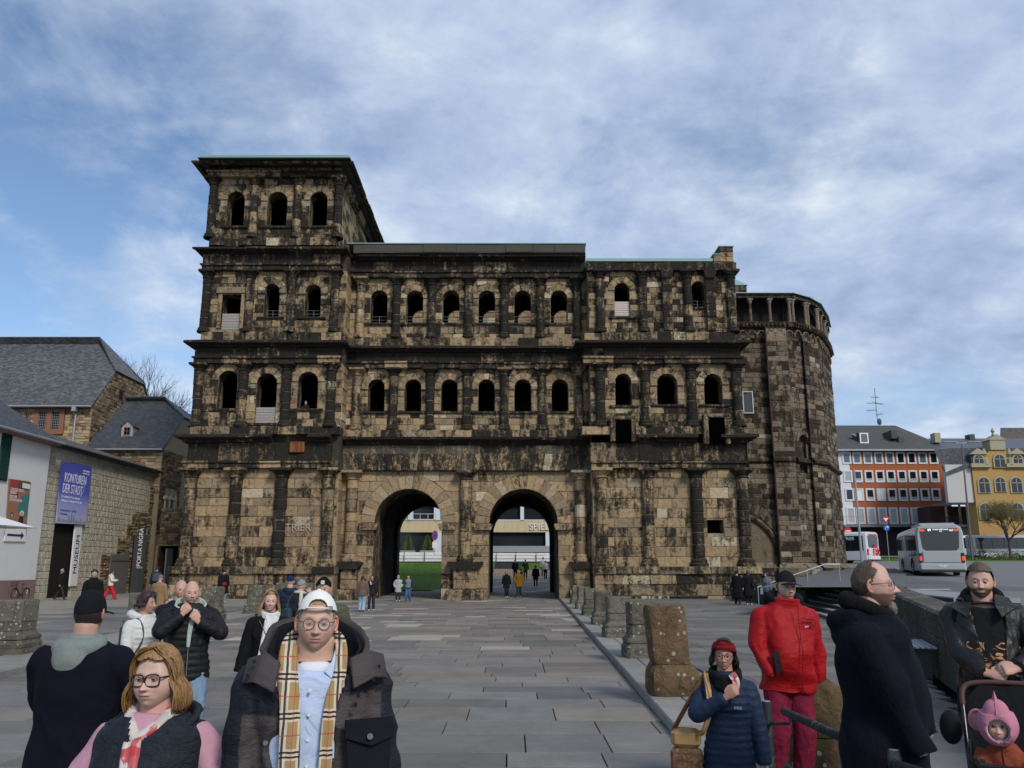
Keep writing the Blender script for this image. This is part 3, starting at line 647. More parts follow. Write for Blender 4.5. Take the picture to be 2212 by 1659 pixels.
for a, b in ((LX1, YM), (MX1, YM)):
 core.quad((a, YT, -.1), (a, YM+.6, -.1), (a, YM+.6, 21.3), (a, YT, 21.3), (.35, .5, 0))
fl = []
fl += courses(Frame(LX1, YT, pi/2), .02, 1.18, 2, 7.85, rg, ch=.62, lens=(1, 1.3), soot=.12, sv=.1)+courses(Frame(LX1, YT, pi/2), .02, 1.18, 10.5, 14.5, rg, ch=.5, lens=(.6, 1), soot=.15, sv=.1)+courses(Frame(LX1, YT, pi/2), .02, 1.18, 16.6, 20.7, rg, ch=.5, lens=(.6, 1), soot=.2, sv=.15)
fr = courses(Frame(MX1, YM, -pi/2), .02, 1.18, 2, 7.85, rg, ch=.62, lens=(1, 1.3), soot=.4, sv=.2)
blocks += fl+fr+yellow
for za_, zb_, k_ in ((7.85, 10.6, 1), (14.5, 16.65, 2), (20.7, 22.6, 3)):
 core.box(LA[k_]+.03, LX1+.02, YT+.015, YT+1.6, za_, zb_, (.8, .4, .2)); core.box(LX1, MX1, YM+.015, YM+.8, za_, min(zb_, 22.0), (.8, .4, .2))
 if k_ < 3: core.box(MX1-.02, RB[k_]+.1, YT+.015, YT+.8, za_ if k_ > 1 else 7.85, (9.35 if k_ == 1 else zb_), (.8, .4, .2))
core.box(LA[4]+.02, LB[4]-.02, YT+.02, 59.9, 27.3, Z['t4'], (.8, .3, .3)); core.box(LX1, MX1, YM, 51, 21.2, 22.6, (.8, .3, .3))
core.quad((LA[3], YT+.01, 10), (LA[3], 60, 10), (LA[3], 60, 22), (LA[3], YT+.01, 22), (.8, .4, .3)); core.quad((RB[2]+.08, YT, 0), (RB[2]+.08, 52, 0), (RB[2]+.08, 52, 20.7), (RB[2]+.08, YT, 20.7), (.8, .4, .3))
core.quad((LB[4]+.01, YT, 22.2), (LB[4]+.01, 60, 22.2), (LB[4]+.01, 60, 28), (LB[4]+.01, YT, 28), (.55, .4, .6))
core.build('masonry_core', M_GATE, gate)
emit_blocks(blocks, gate, M_GATE)
PZ0, PZ1 = at(1106, 545.5, 45.95).z, at(1106, 528, 45.95).z
pb = courses(Frame(0, YM-1.0), LX1+.9, MX1-.12, PZ0, PZ1, rg, ch=PZ1-PZ0, lens=(1.5, 2.2), soot=.42, sv=.05, proud=.03, seed_tint=.7)
M_PAR = simple('parapet_slab', (.075, .068, .056), .9, .2, var=.25, scale=2, bmp=.2)
mb = MB(); mb.box(LX1+.3, MX1-.12, YM-1.0, YM+2, PZ0-.02, PZ1-.02); pr_ = mb.build('parapet', M_PAR, gate)
for ar, vs, fs, c in pb: mb = MB(); mb.add(vs, fs, c); mb.build('parapet_slab', M_PAR, pr_)
def roof(poly, name='copper_roof'):
 mb = MB(); 
 for (x0, x1, y0, y1, z0, z1) in poly: mb.bbox(x0, x1, y0, y1, z0, z1, .02)
 return mb.build(name, M_COPPER, gate)
roof([(LX1-.2, MX1-.05, YM-1.08, 51.5, PZ1+.01, PZ1+.09)])
R0, R1 = at(428, 338, 44.35).x, at(757, 335, 44.35).x; zt4 = at(1106, 333, 44.35).z
roof([(R0+.1, R1-.1, 44.4, 60.5, Z['t4']+.08, zt4)])
mb = MB(); mb.box(R0, R1, 44.3, 60.6, Z['t4']+.01, Z['t4']+.075); mb.build('roof_edge', simple('lead_edge', (.03, .03, .03), .5), gate)
roof([(MX1-.1, RB[3]-1.05, YT-.46, 51.5, 21.3, 21.52)])
for (x0, x1, z1) in ((RB[3]-1.0, RB[3]-.5, 21.75), (RB[3]-.6, RB[3]+.3, 22.3)):
 for ar, vs, fs, c in courses(Frame(0, YT-.4), x0, x1, 21.28, z1, rg, ch=.35, lens=(.4, .8), soot=.55): mb = MB(); mb.add(vs, fs, c); mb.build('broken_stone', M_GATE, gate)
 mb = MB(); mb.box(x0, x1, YT-.4, YT+1.2, 21.26, z1, (.6, .4, .3)); mb.build('wall_stub', M_GATE, gate)
 roof([(x0-.05, x1+.05, YT-.5, YT+1.3, z1, z1+.07)])
M_BOARD = simple('grey_boards', (.34, .31, .28), .8, .2, var=.25, scale=9, bmp=.3); M_BOARDP = simple('pale_boards', (.55, .47, .42), .8, .2, var=.12, scale=6)
def boards(cx_, hw, z0, z1, y, mat, n):
 h = (z1-z0)/n; mb = MB(); mb.box(cx_-hw, cx_+hw, y+.03, y+.06, z0, z1); p_ = mb.build('window_boarding', mat, gate)
 for i in range(n): mb = MB(); mb.bbox(cx_-hw, cx_+hw, y-.01+rg.uniform(-.01, .01), y+.03, z0+i*h+.008, z0+(i+1)*h-.008, .01); mb.build('board', mat, p_)
boards(rectL3[0], .62, rectL3[2], zv(676), YT+.12, M_BOARD, 6); boards(Ls2[1][0], Ls2[1][1], Ls2[1][2], zv(879), YT+.12, M_BOARD, 6)
boards(Rs3[0][0], Rs3[0][1], Rs3[0][2], zv(650), YT+.12, M_BOARDP, 7)
mb = MB(); mb.bbox(rectL3[0]-1.0, rectL3[0]+.95, YT-.2, YT+.1, zv(636)+.02, zv(636)+.45, .03, (.2, .9, 0)); mb.build('window_lintel', M_GATE, gate)
for s_ in (-1, 1): mb = MB(); mb.bbox(rectL3[0]+s_*.74-.12, rectL3[0]+s_*.74+.12, YT-.14, YT+.2, rectL3[2], zv(636), .02, (.3, .4, 0)); mb.build('window_jamb', M_GATE, gate)
M_RAIL = simple('grey_rail', (.22, .23, .22), .5, .4, metal=.5)
for F, ws in ((FM, Ms3), (FT, Ls3), (FT, Rs3[1:])):
 for (c_, hw, zb, zs) in ws:
  mb = MB(); y = F.o[1]+.35
  for z in (zb+.12, zb+.32, zb+.55): mb.tube([(c_-hw, y, z), (c_+hw, y, z)], .018, 5)
  mb.tube([(c_, y, zb), (c_, y, zb+.55)], .018, 5); mb.build('railing', M_RAIL, gate)
m_, n_, b2 = newmat('rusty_sheet', .8, .3); L(n_, ramp(n_, noise(n_, 2, 6, .7, stretch=(9, 9, .7)), [(.38, (.015, .008, .005)), (.52, (.16, .05, .015)), (.64, (.26, .12, .045)), (.78, (.2, .17, .14))]), b2.inputs['Base Color'])
x0, x1 = X(630, 968), X(662, 968); mb = MB(); mb.box(x0, x1, YT-e-.09, YT-e+.1, zv(979), zv(956.5)); mb.build('rusty_plate', m_, gate)
for (c_, hw, z0, z1) in ((X(1343, 935), .5, zv(957), zv(911)), (X(1542.5, 935), .52, zv(963), zv(906))):
 mb = MB(); mb.add([(c_-hw, YT-.62, z0), (c_+hw, YT-.62, z0), (c_+hw, YT-.62, z1-.3), (c_+hw*.6, YT-.62, z1), (c_-hw*.6, YT-.62, z1), (c_-hw, YT-.62, z1-.3)], [(0, 1, 2, 3, 4, 5)]); mb.build('doorway_shade_fill', simple('black_hole', (.0012, .0012, .0012), 1, 0), gate)  # flat black sheet on the wall face, painting the shade of an opening
for (c_, hw, z0, z1) in ((X(1343, 935), .5, zv(957), zv(911)), (X(1542.5, 935), .52, zv(963), zv(906))):
 for s_ in (-1, 1):
  mb = MB(); mb.bbox(c_+s_*(hw+.14)-.15, c_+s_*(hw+.14)+.15, YT-.72, YT-.2, z0, z1+.05, .04, (.5, .6, 0)); mb.build('doorway_jamb', M_GATE, gate)
 mb = MB(); mb.bbox(c_-hw-.3, c_+hw+.3, YT-.75, YT-.2, z1-.02, z1+.24, .06, (.55, .6, 0)); mb.build('doorway_head', M_GATE, gate)
def text(s, name, mat, parent, loc, rot, size, ext=.01, align='CENTER', font_sx=1.0, **tg):
 cu = bpy.data.curves.new(name, 'FONT'); cu.body = s; cu.size = size; cu.extrude = ext; cu.align_x = align; cu.align_y = 'CENTER'; cu.resolution_u = 3
 o = bpy.data.objects.new(name, cu); COL.objects.link(o)
 bpy.context.view_layer.update(); dg = bpy.context.evaluated_depsgraph_get(); me = bpy.data.meshes.new_from_object(o.evaluated_get(dg))
 bpy.data.objects.remove(o); me.materials.clear(); me.materials.append(mat)
 o = bpy.data.objects.new(name, me); COL.objects.link(o); q = parent
 while q is not None and q.parent is not None: q = q.parent
 o.location = (loc[0], loc[1]*KY, loc[2]) if PLAN[0] and (q is None or q.location.length < 1e-6) else loc; o.rotation_euler = rot; o.scale = (font_sx, 1, 1)
 if parent is not None: o.parent = parent
 tag(o, **tg); return o
M_WHITE = simple('white_paint', (.75, .74, .72), .6, .3, var=.05); M_LETTER = simple('pale_letters', (.40, .33, .25), .9, .1)
text('TRIER', 'faded_lettering', M_LETTER, gate, (X(645, 1140), YT-.13, zv(1140)), (pi/2, 0, 0), .62, .004)
def onx(u, v, x):
 a = at(u, v, 1.0); Y = x/a.x; return Y, at(u, v, Y).z
M_RUB, _nt, _b = newmat('rubble_stone', .92, .1)
_t = ramp(_nt, attr(_nt, 1), [(0.0, (.43, .33, .19)), (.45, (.50, .40, .26)), (.62, (.30, .20, .12)), (.78, (.24, .10, .06)), (.9, (.38, .30, .2))])
_t = mixc(_nt, 1.0, _t, mathn(_nt, 'ADD', mathn(_nt, 'MULTIPLY', noise(_nt, 6, 7, .7), 1.2), .38), 'MULTIPLY')
_t = mixc(_nt, attr(_nt, 0), _t, (.055, .038, .027)); _t = mixc(_nt, attr(_nt, 2), _t, (.30, .25, .17)); L(_nt, _t, _b.inputs['Base Color']); bump(_nt, _b, noise(_nt, 14, 6, .7), .7, .04)
def slate_mat(name, c0, c1, rw=.30, rh=.17):
 m, nt, b = newmat(name, .62, .45); vec = objvec(nt)
 br = nt.nodes.new('ShaderNodeTexBrick'); br.inputs['Scale'].default_value = 1; br.inputs['Brick Width'].default_value = rw; br.inputs['Row Height'].default_value = rh; br.inputs['Mortar Size'].default_value = .014
 br.inputs['Color1'].default_value = (*c0, 1); br.inputs['Color2'].default_value = (*c1, 1); br.inputs['Mortar'].default_value = (.012, .012, .013, 1); br.inputs['Bias'].default_value = -.2; br.inputs['Mortar Smooth'].default_value = .4
 L(nt, vec, br.inputs['Vector']); c = mixc(nt, 1.0, br.outputs[0], mathn(nt, 'ADD', mathn(nt, 'MULTIPLY', noise(nt, 1.3, 7, .7), 1.0), .5), 'MULTIPLY')
 L(nt, c, b.inputs['Base Color']); bump(nt, b, br.outputs['Fac'], -.6, .02); return m
M_SLATE = slate_mat('grey_slate', (.070, .073, .077), (.17, .17, .172)); M_SLATED = slate_mat('dark_slate', (.038, .042, .046), (.085, .088, .092)); M_SLATEB = slate_mat('brown_slate', (.10, .085, .062), (.065, .056, .042), .5, .3)
M_ZINC = simple('zinc_gutter', (.35, .37, .39), .45, .5, metal=.4, var=.08); M_BLACK = simple('black_metal', (.02, .02, .022), .5, .4); M_DKGREY = simple('anthracite_metal', (.045, .05, .05), .5, .4)
M_GLASSD, _nt, _b = newmat('dark_glass', .06, .9); _b.inputs['Base Color'].default_value = (.012, .015, .018, 1)
M_GLASSB, _nt, _b = newmat('sky_lit_glass', .15, .8); _b.inputs['Base Color'].default_value = (.10, .13, .15, 1)
M_REDST = simple('red_sandstone', (.27, .125, .075), .85, .2, var=.2, scale=5)
def roof_face(pts, mat, parent, name='roof', th=.12):
 """slate roof plane with its own local axes (x along the eave, y up the slope) so the slates follow it"""
 P = [Vector((p[0], p[1]*(KY if PLAN[0] else 1), p[2])) for p in pts]; xa = (P[1]-P[0]).normalized(); n = None
 for k in range(2, len(P)):
  c = (P[1]-P[0]).cross(P[k]-P[0])
  if c.length > 1e-3: n = c.normalized(); break
 if n.z < 0: n = -n
 ya = n.cross(xa)
 M = Matrix(((xa.x, ya.x, n.x, P[0].x), (xa.y, ya.y, n.y, P[0].y), (xa.z, ya.z, n.z, P[0].z), (0, 0, 0, 1))); Mi = M.inverted()
 q = [Mi @ p for p in P]; k = len(q); mb = MB()
 mb.add([(p.x, p.y, 0) for p in q]+[(p.x, p.y, -th) for p in q], [tuple(range(k)), tuple(range(2*k-1, k-1, -1))]+[(i, i+k, (i+1) % k+k, (i+1) % k) for i in range(k)])
 mb.local = True; o = mb.build(name, mat, parent); o.matrix_world = M; return o
def vwin(F, a0, a1, z0, z1, parent, frame=M_WHITE, fw=.07, glass=M_GLASSD, mull=1, d=.03, depth=.12, name='window', sill=True, bars=0):
 """window standing in wall frame F: frame with mullions, pane(s) and a sill"""
 mb = MB()
 def bx(p, q, r, s_, d0, d1): 
  v = [F(p, d0, r), F(q, d0, r), F(q, d1, r), F(p, d1, r), F(p, d0, s_), F(q, d0, s_), F(q, d1, s_), F(p, d1, s_)]
  mb.add(v, [(3, 2, 1, 0), (4, 5, 6, 7), (0, 1, 5, 4), (1, 2, 6, 5), (2, 3, 7, 6), (3, 0, 4, 7)])
 bx(a0, a0+fw, z0, z1, -.05, d); bx(a1-fw, a1, z0, z1, -.05, d); bx(a0+fw, a1-fw, z1-fw, z1, -.05, d); bx(a0+fw, a1-fw, z0, z0+fw, -.05, d)
 for k in range(1, mull): c = a0+(a1-a0)*k/mull; bx(c-fw*.35, c+fw*.35, z0+fw, z1-fw, -.04, d-.006)
 for k in range(1, bars+1): c = z0+(z1-z0)*k/(bars+1); bx(a0+fw, a1-fw, c-.015, c+.015, -.03, d-.012)
 w_ = mb.build(name, frame, parent)
 m2 = MB(); m2.quad(F(a0+fw, -.02+d-.03, z0+fw), F(a1-fw, -.02+d-.03, z0+fw), F(a1-fw, -.02+d-.03, z1-fw), F(a0+fw, -.02+d-.03, z1-fw)); m2.build('pane', glass, w_)
 return w_
def rubble(F, a0, a1, z0, z1, parent, ch=.24, lens=(.25, .6), dark=.0, dv=.05, limit=300, holes=(), proud=.04):
 bl = courses(F, a0, a1, z0, z1, RND, ch=ch, lens=lens, soot=dark, sv=dv, gap=.03, proud=proud, pv=.03, jit=.02, chv=.2, holes=holes)
 emit_blocks(bl, parent, M_RUB, 'rubble_stone', limit, 'rubble_infill')
XW = -27.6
mus = empty('museum', (0, 0, 0), label='long beige block museum building with a tall dark entrance and blue banner', cat='building')
FX = lambda x: Frame(x, 0, pi/2)
M_MUS = stone_mat('museum_block', (.50, .455, .35), (.43, .39, .30), (.55, .50, .40), (.3, .27, .2), (.38, .34, .26), moss=0, thr=.3)
yA, _ = onx(58, 1290, XW); yE = 57.0; zE = 9.15
d0, _ = onx(99, 1300, XW); d1, _ = onx(149, 1296, XW)
core = MB(); wallpanel(core, FX(XW), yA, yE, -.1, zE, [((d0+d1)/2, (d1-d0)/2, -.1, None, 7.0)], th=.12, c=(.3, .5, .6), cr=(.3, .5, 0))
core.build('wall', M_MUS, mus)
mb = MB(); mb.box(XW-5, XW-.13, d0-1, d1+1, .1, 7.3); mb.build('entrance_hall', M_DARK, mus)  # solid box, its near-black colour paints the darkness of the hall
emit_blocks(courses(FX(XW), yA, yE, .1, zE, RND, ch=.40, lens=(.38, .75), soot=.15, sv=.08, gap=.02, proud=.035, pv=.006, jit=.003, chv=.02, holes=[((d0+d1)/2, (d1-d0)/2+.02, -.1, None, 7.0)]), mus, M_MUS, 'wall_block', 300, 'wall_block_infill')
roof_face([(XW+.45, yA-.1, zE+.05), (XW+.45, yE+.2, zE+.05), (XW-6, yE-4.0, zE+2.3), (XW-6, yA-.1, zE+2.3)], M_SLATEB, mus)
roof_face([(XW+.45, yE+.2, zE+.05), (XW-7, yE+.2, zE+.05), (XW-6, yE-4, zE+2.3)], M_SLATEB, mus)
mb = MB(); mb.tube([(XW+.5, yA-.1, zE+.02), (XW+.5, yE+.2, zE+.02)], .07, 8); mb.build('gutter', M_BLACK, mus); mb = MB(); mb.box(XW, XW+.42, yA-.05, yE+.1, zE-.12, zE-.02); mb.build('eave_board', M_BLACK, mus)
def signq(px, x, name, mat, parent, th=.04, **tg):
 P = [onx(u, v, x) for u, v in px]; mb = MB(); v = [(x, y, z) for y, z in P]+[(x-th, y, z) for y, z in P]
 mb.add(v, [(0, 1, 2, 3), (7, 6, 5, 4)]+[(i, i+4, (i+1) % 4+4, (i+1) % 4) for i in range(4)]); return mb.build(name, mat, parent, **tg), P
M_BAN, _nt, _b = newmat('blue_banner_print', .6, .3)
_z = _nt.nodes.new('ShaderNodeSeparateXYZ'); _g = _nt.nodes.new('ShaderNodeNewGeometry'); L(_nt, _g.outputs['Position'], _z.inputs[0])
_r = ramp(_nt, mathn(_nt, 'DIVIDE', mathn(_nt, 'SUBTRACT', _z.outputs[2], 4.4), 4.3), [(0.0, (.38, .38, .46)), (.12, (.42, .44, .62)), (.28, (.33, .36, .66)), (.5, (.10, .115, .46)), (1.0, (.06, .065, .33))]); L(_nt, _r, _b.inputs['Base Color'])
ban = empty('exhibition_banner', label='tall blue banner reading KONTUREN DER STADT over the museum entrance', cat='banner')
o, P = signq([(133.9, 995.4), (199.4, 1008.3), (185.5, 1133.3), (120.6, 1130)], XW+.25, 'cloth', M_BAN, ban)
yb0 = (P[0][0]+P[3][0])/2; yb1 = (P[1][0]+P[2][0])/2; zb0 = P[3][1]; zb1 = P[0][1]; wb = yb1-yb0
RX_ = (pi/2, 0, pi/2)
M_INKW = simple('white_print', (.82, .82, .84), .6, .2, var=.02); M_INKD = simple('dark_print', (.03, .03, .12), .6, .2); M_INKG = simple('grey_print', (.25, .25, .35), .6, .2)
xo = XW+.257
text('KONTUREN', 'lettering', M_INKW, ban, (xo, yb0+wb*.12, zb1-.95), RX_, .80, .004, 'LEFT', .62)
text('DER STADT', 'lettering', M_INKW, ban, (xo, yb0+wb*.10, zb1-1.62), RX_, .80, .004, 'LEFT', .58)
text('Die Geschichte der Trierer Stadtmauer', 'lettering', M_INKW, ban, (xo, yb0+wb*.10, zb1-2.1), RX_, .19, .003, 'LEFT', .72)
text('Outlining the City - The history of Trier\'s City Walls', 'lettering', M_INKW, ban, (xo, yb0+wb*.10, zb1-2.34), RX_, .17, .003, 'LEFT', .68)
text('26. November 2022 - 9. April 2023', 'lettering', M_INKD, ban, (xo, yb0+wb*.10, zb1-2.92), RX_, .17, .003, 'LEFT', .8)
text('Sonderausstellung', 'lettering', M_INKD, ban, (xo, yb0+wb*.10, zb1-3.14), RX_, .15, .003, 'LEFT', .8)
text('STADTMUSEUM', 'lettering', M_INKW, ban, (xo, yb0+wb*.70, zb1-.32), RX_, .15, .003, 'LEFT', .8); text('SIMEONSTIFT TRIER', 'lettering', M_INKW, ban, (xo, yb0+wb*.70, zb1-.48), RX_, .12, .003, 'LEFT', .8)
mb = MB(); 
for k, h in enumerate((.3, .15, .22, .12, .45, .65, .5, .25, .14, .32, .12, .2)): 
 a = yb0+wb*(.06+k*.078); mb.add([(xo, a, zb0+.14), (xo, a+wb*.06, zb0+.14), (xo, a+wb*.05, zb0+.14+h*.6), (xo, a+wb*.03, zb0+.14+h), (xo, a+wb*.01, zb0+.14+h*.6)], [(0, 1, 2, 3, 4)])
mb.build('skyline_print', M_INKG, ban, kind='stuff')
mb = MB(); q = [(.35, .8), (.55, .86), (.78, .78), (.8, .6), (.66, .42), (.5, .36)]
mb.tube([(xo, yb0+wb*a, zb0+(zb1-zb0)*b) for a, b in q], .012, 4); mb.build('outline_print', simple('outline_print', (.3, .34, .62), .6), ban)
sgn = empty('museum_sign', label='tall white vertical panel reading MUSEUM beside the dark entrance', cat='sign')
o, P = signq([(163.7, 1134.5), (178.6, 1134), (165.7, 1265.5), (150.8, 1266.5)], XW+.13, 'panel', M_WHITE, sgn, .1)
ys_ = (P[0][0]+P[1][0]+P[2][0]+P[3][0])/4
text('MUSEUM', 'lettering', M_INKD, sgn, (XW+.14, ys_+.02, (P[0][1]*.55+P[3][1]*.45)-.1), (0, -pi/2, pi), .62, .004)
bx_ = bpy.data.objects['lettering']
ruin = empty('ruin_wall', label='brown rubble wall stepping down in front of the museum blocks', cat='wall')
XR = XW+.10
segs = [((1105, 1055), (1265, 1050)), ((1265, 870), (1370, 870)), ((1370, 725), (1430, 725)), ((1430, 585), (1610, 590)), ((1625, 320), (1700, 330))]
zq = lambda p: (.1984*p[0], 987.5+.1984*p[1])
dl = onx(233, 1240, XR)[0]; dr = onx(272, 1240, XR)[0]; dt = onx(250, 1197, XR)[1]
prev = None; core = MB()
for a, b in segs:
 ya, za = onx(*zq(a), XR); ye, zc_ = onx(*zq(b), XR)
 ya = prev if prev else ya; prev = ye; hl = [((dl+dr)/2, (dr-dl)/2, -.1, None, dt)]
 core.box(XW+.045, XR, ya, ye, 0, za, (.3, .5, 1))
 bl = courses(FX(XR), ya, ye, .1, za, RND, ch=.2, lens=(.3, .7), soot=.42, sv=.15, gap=.03, proud=.05, pv=.04, jit=.03, chv=.3, holes=hl if ya < dr else ())
 emit_blocks(bl, ruin, M_RUB, 'rubble_stone', 75, 'rubble_infill')
core.build('wall_core', M_RUB, ruin)
M_TIMB = simple('grey_timber', (.13, .13, .12), .8, .2, var=.3, scale=5)
td = empty('timber_door', label='grey plank double door set in the brown rubble wall', cat='door')
for k in range(10):
 a = dl+(dr-dl)*k/10; mb = MB(); mb.box(XR+.06, XR+.12, a+.008, a+(dr-dl)/10-.008, .12, dt-.02); mb.build('plank', M_TIMB, td)
mb = MB(); mb.box(XR+.12, XR+.16, dl+.05, dr-.05, dt-.45, dt-.33); mb.build('crossbar', M_TIMB, td)
fw = empty('link_wall', label='rough brown wall with an open doorway between museum and gate', cat='wall')
dxl, dxr = at(340, 1220, 57.5).x, at(381, 1220, 57.5).x; zt = at(350, 1179, 57.5).z
core = MB(); F = Frame(0, 57.6); wallpanel(core, F, -27.4, -19.9, -.1, 6.4, [((dxl+dxr)/2, (dxr-dxl)/2, -.1, None, zt)], th=.8, c=(.6, .5, 1), cr=(.8, .5, 0)); core.build('wall_core', M_RUB, fw)
rubble(F, -27.4, -19.9, .1, 6.4, fw, dark=.55, dv=.15, limit=120, holes=[((dxl+dxr)/2, (dxr-dxl)/2, -.1, None, zt)])
mb = MB(); mb.box(dxl-.6, dxr+.6, 58.5, 61, -.1, zt+.3); mb.build('doorway_shade_fill', M_DARK, fw)  # solid near-black box paints the shade beyond the doorway
mb = MB(); mb.bbox(dxl-.45, dxl, 57.3, 57.7, .1, zt, .03, (.1, .2, 0)); mb.build('door_jamb', M_GATE, fw)
mb = MB(); mb.box(dxr-.35, dxr-.25, 56.3, 57.4, .13, 3.3); mb.build('open_door_leaf', M_ZINC, fw)
hd = empty('medieval_house', label='stone house with dark slate roof and tiny dormer beside the gate', cat='house')
XG = -27.1; ze = at(345, 969.5, 57).z; xv = at(186.5, 965, 57).x; zr = at(300, 858, 62).z; zh = at(387, 901, 60.2).z; xre = at(357, 859, 62).x
core = MB(); core.box(xv-1, XG, 57, 67, 0, ze-.05, (.1, .5, 1)); core.add([(XG, 57, ze-.1), (XG, 67, ze-.1), (XG, 63.8, zh), (XG, 60.2, zh)], [(0, 1, 2, 3)], (.7, .5, 1)); core.build('wall', M_RUB, hd)
rubble(Frame(0, 57), xv-1, XG, 7.5, ze-.1, hd, dark=.06, limit=150)
F = FX(XG); bl = courses(F, 57, 60.6, 4.5, ze, RND, ch=.26, lens=(.3, .6), soot=.72, sv=.1, gap=.03, proud=.05, pv=.04, holes=[(58.95, 1.1, 5.6, None, 7.9)])
emit_blocks(bl, hd, M_RUB, 'rubble_stone', 150, 'rubble_infill')
roof_face([(xv, 56.6, ze-.1), (XG+.1, 56.6, ze-.1), (XG+.05, 60.2, zh), (xre, 62, zr), (xv, 62, zr)], M_SLATED, hd)
roof_face([(XG+.15, 60.1, zh-.05), (XG+.15, 63.9, zh-.05), (xre, 62, zr)], M_SLATED, hd)
roof_face([(XG+.1, 67.4, ze-.1), (xv, 67.4, ze-.1), (xv, 62, zr), (xre, 62, zr), (XG+.05, 63.8, zh)], M_SLATED, hd)
mb = MB(); mb.tube([(xv, 56.5, ze-.12), (XG+.15, 56.5, ze-.12)], .07, 8); mb.build('gutter', M_ZINC, hd)
mb = MB(); mb.tube([(xv, 62, zr), (xre, 62, zr)], .08, 6); mb.build('ridge', M_SLATED, hd)
dx_ = at(288, 925, 58.9).x; zd = at(288, 943, 58.6).z; mb = MB(); mb.prism([(dx_-.45, zd-.2), (dx_+.45, zd-.2), (dx_+.45, zd+.75), (dx_, zd+1.15), (dx_-.45, zd+.75)], 58.0, 60.0); dm = mb.build('dormer', M_ZINC, hd)
roof_face([(dx_-.55, 57.9, zd+.68), (dx_-.55, 60.3, zd+.68), (dx_, 60.3, zd+1.22), (dx_, 57.9, zd+1.22)], M_SLATED, dm, 'dormer_roof', .04); roof_face([(dx_+.55, 57.9, zd+.68), (dx_+.55, 60.3, zd+.68), (dx_, 60.3, zd+1.22), (dx_, 57.9, zd+1.22)], M_SLATED, dm, 'dormer_roof', .04)
vwin(Frame(0, 57.98), dx_-.25, dx_+.25, zd, zd+.65, dm, M_REDST, .05, M_GLASSB, 2, bars=1)
for i in range(3):
 yc = 58.15+i*.8; mb = MB(); F = FX(XG+.06)
 mb.add([F(yc-.26, .0, 5.75), F(yc+.26, .0, 5.75)]+[F(yc+.26*math.cos(t), 0, 7.3+.3*math.sin(t)) for t in [pi*k/8 for k in range(9)]], [tuple(range(11))]); mb.build('arched_window', M_GLASSB if i != 1 else M_GLASSD, hd)
 mb = MB(); mb.tube([(XG+.16, yc-.4, 5.7), (XG+.16, yc-.4, 7.1)], .07, 8); mb.bbox(XG+.02, XG+.3, yc-.53, yc-.27, 7.1, 7.35, .03); mb.build('window_colonnette', M_MUS, hd)
hc = empty('large_stone_house', label='big cream and brown stone house under a wide grey slate roof', cat='house')
XC = at(200, 877, 62).x; ze = at(200, 877, 62).z; zr = at(216, 727.5, 67.5).z; zh = at(241, 800, 65).z; xre = at(216, 727.5, 67.5).x; XL_ = -52
core = MB(); core.box(XL_, XC, 62, 73, 0, ze, (.08, .5, 1)); core.add([(XC, 62, ze-.1), (XC, 73, ze-.1), (XC, 70, zh), (XC, 65, zh)], [(0, 1, 2, 3)], (.55, .5, 1)); core.build('wall', M_RUB, hc)
xa, xb = at(74, 910, 62).x, at(140, 910, 62).x; za, zb = at(107, 938, 62).z, at(107, 881, 62).z
rubble(Frame(0, 62), at(-8, 900, 62).x, XC, 10.2, ze, hc, ch=.26, dark=.03, limit=300, holes=[((xa+xb)/2, (xb-xa)/2, za, None, zb)])
F = FX(XC); bl = [b for b in courses(F, 62.0, 73, 9, zh, RND, ch=.3, lens=(.35, .8), soot=.62, sv=.12, gap=.03, proud=.05, pv=.04) if (lambda y, z: z < ze or ((y-62)/(65-62) > (z-ze)/(zh-ze) and (73-y)/(3) > (z-ze)/(zh-ze)))(sum(p[1] for p in b[1])/len(b[1]), max(p[2] for p in b[1]))]
emit_blocks(bl, hc, M_RUB, 'rubble_stone', 200, 'rubble_infill')
roof_face([(XL_, 61.5, ze-.15), (XC+.12, 61.5, ze-.15), (XC+.06, 65, zh), (xre, 67.5, zr), (XL_, 67.5, zr)], M_SLATE, hc)
roof_face([(XC+.2, 64.8, zh-.08), (XC+.2, 70.2, zh-.08), (xre, 67.5, zr)], M_SLATE, hc)
roof_face([(XC+.12, 73.5, ze-.15), (XL_, 73.5, ze-.15), (XL_, 67.5, zr), (xre, 67.5, zr), (XC+.06, 70, zh)], M_SLATE, hc)
mb = MB(); mb.tube([(XL_, 61.4, ze-.15), (XC+.2, 61.4, ze-.15)], .09, 8); mb.build('gutter', M_ZINC, hc)
xp = at(161, 900, 61.6).x; mb = MB(); mb.tube([(xp, 61.4, ze-.2), (xp, 61.75, ze-.8), (xp, 61.75, 9)], .08, 8); mb.bbox(xp-.18, xp+.18, 61.3, 61.7, ze-.6, ze-.15, .03); mb.build('downpipe', M_ZINC, hc)
F = Frame(0, 61.97); mb = MB(); fwid = .42
for (p, q, r, s_) in ((xa, xa+fwid, za, zb), (xb-fwid, xb, za, zb), ((xa+xb)/2-.22, (xa+xb)/2+.22, za+.4, zb-.35), (xa+fwid, xb-fwid, zb-.35, zb), (xa+fwid, xb-fwid, za, za+.4)): mb.box(p, q, 61.84, 62.1, r, s_)
wf = mb.build('window_surround', M_REDST, hc)
for (p, q) in ((xa+fwid, (xa+xb)/2-.22), ((xa+xb)/2+.22, xb-fwid)): vwin(Frame(0, 61.98), p, q, za+.4, zb-.35, hc, M_ZINC, .03, M_GLASSB, 4, bars=6)
p, q, r, s_ = at(54.6, 898, 62).x, at(67.5, 898, 62).x, at(60, 907, 62).z, at(60, 890, 62).z; vwin(Frame(0, 61.93), p, q, r, s_, hc, M_REDST, .12, M_GLASSD, 1)
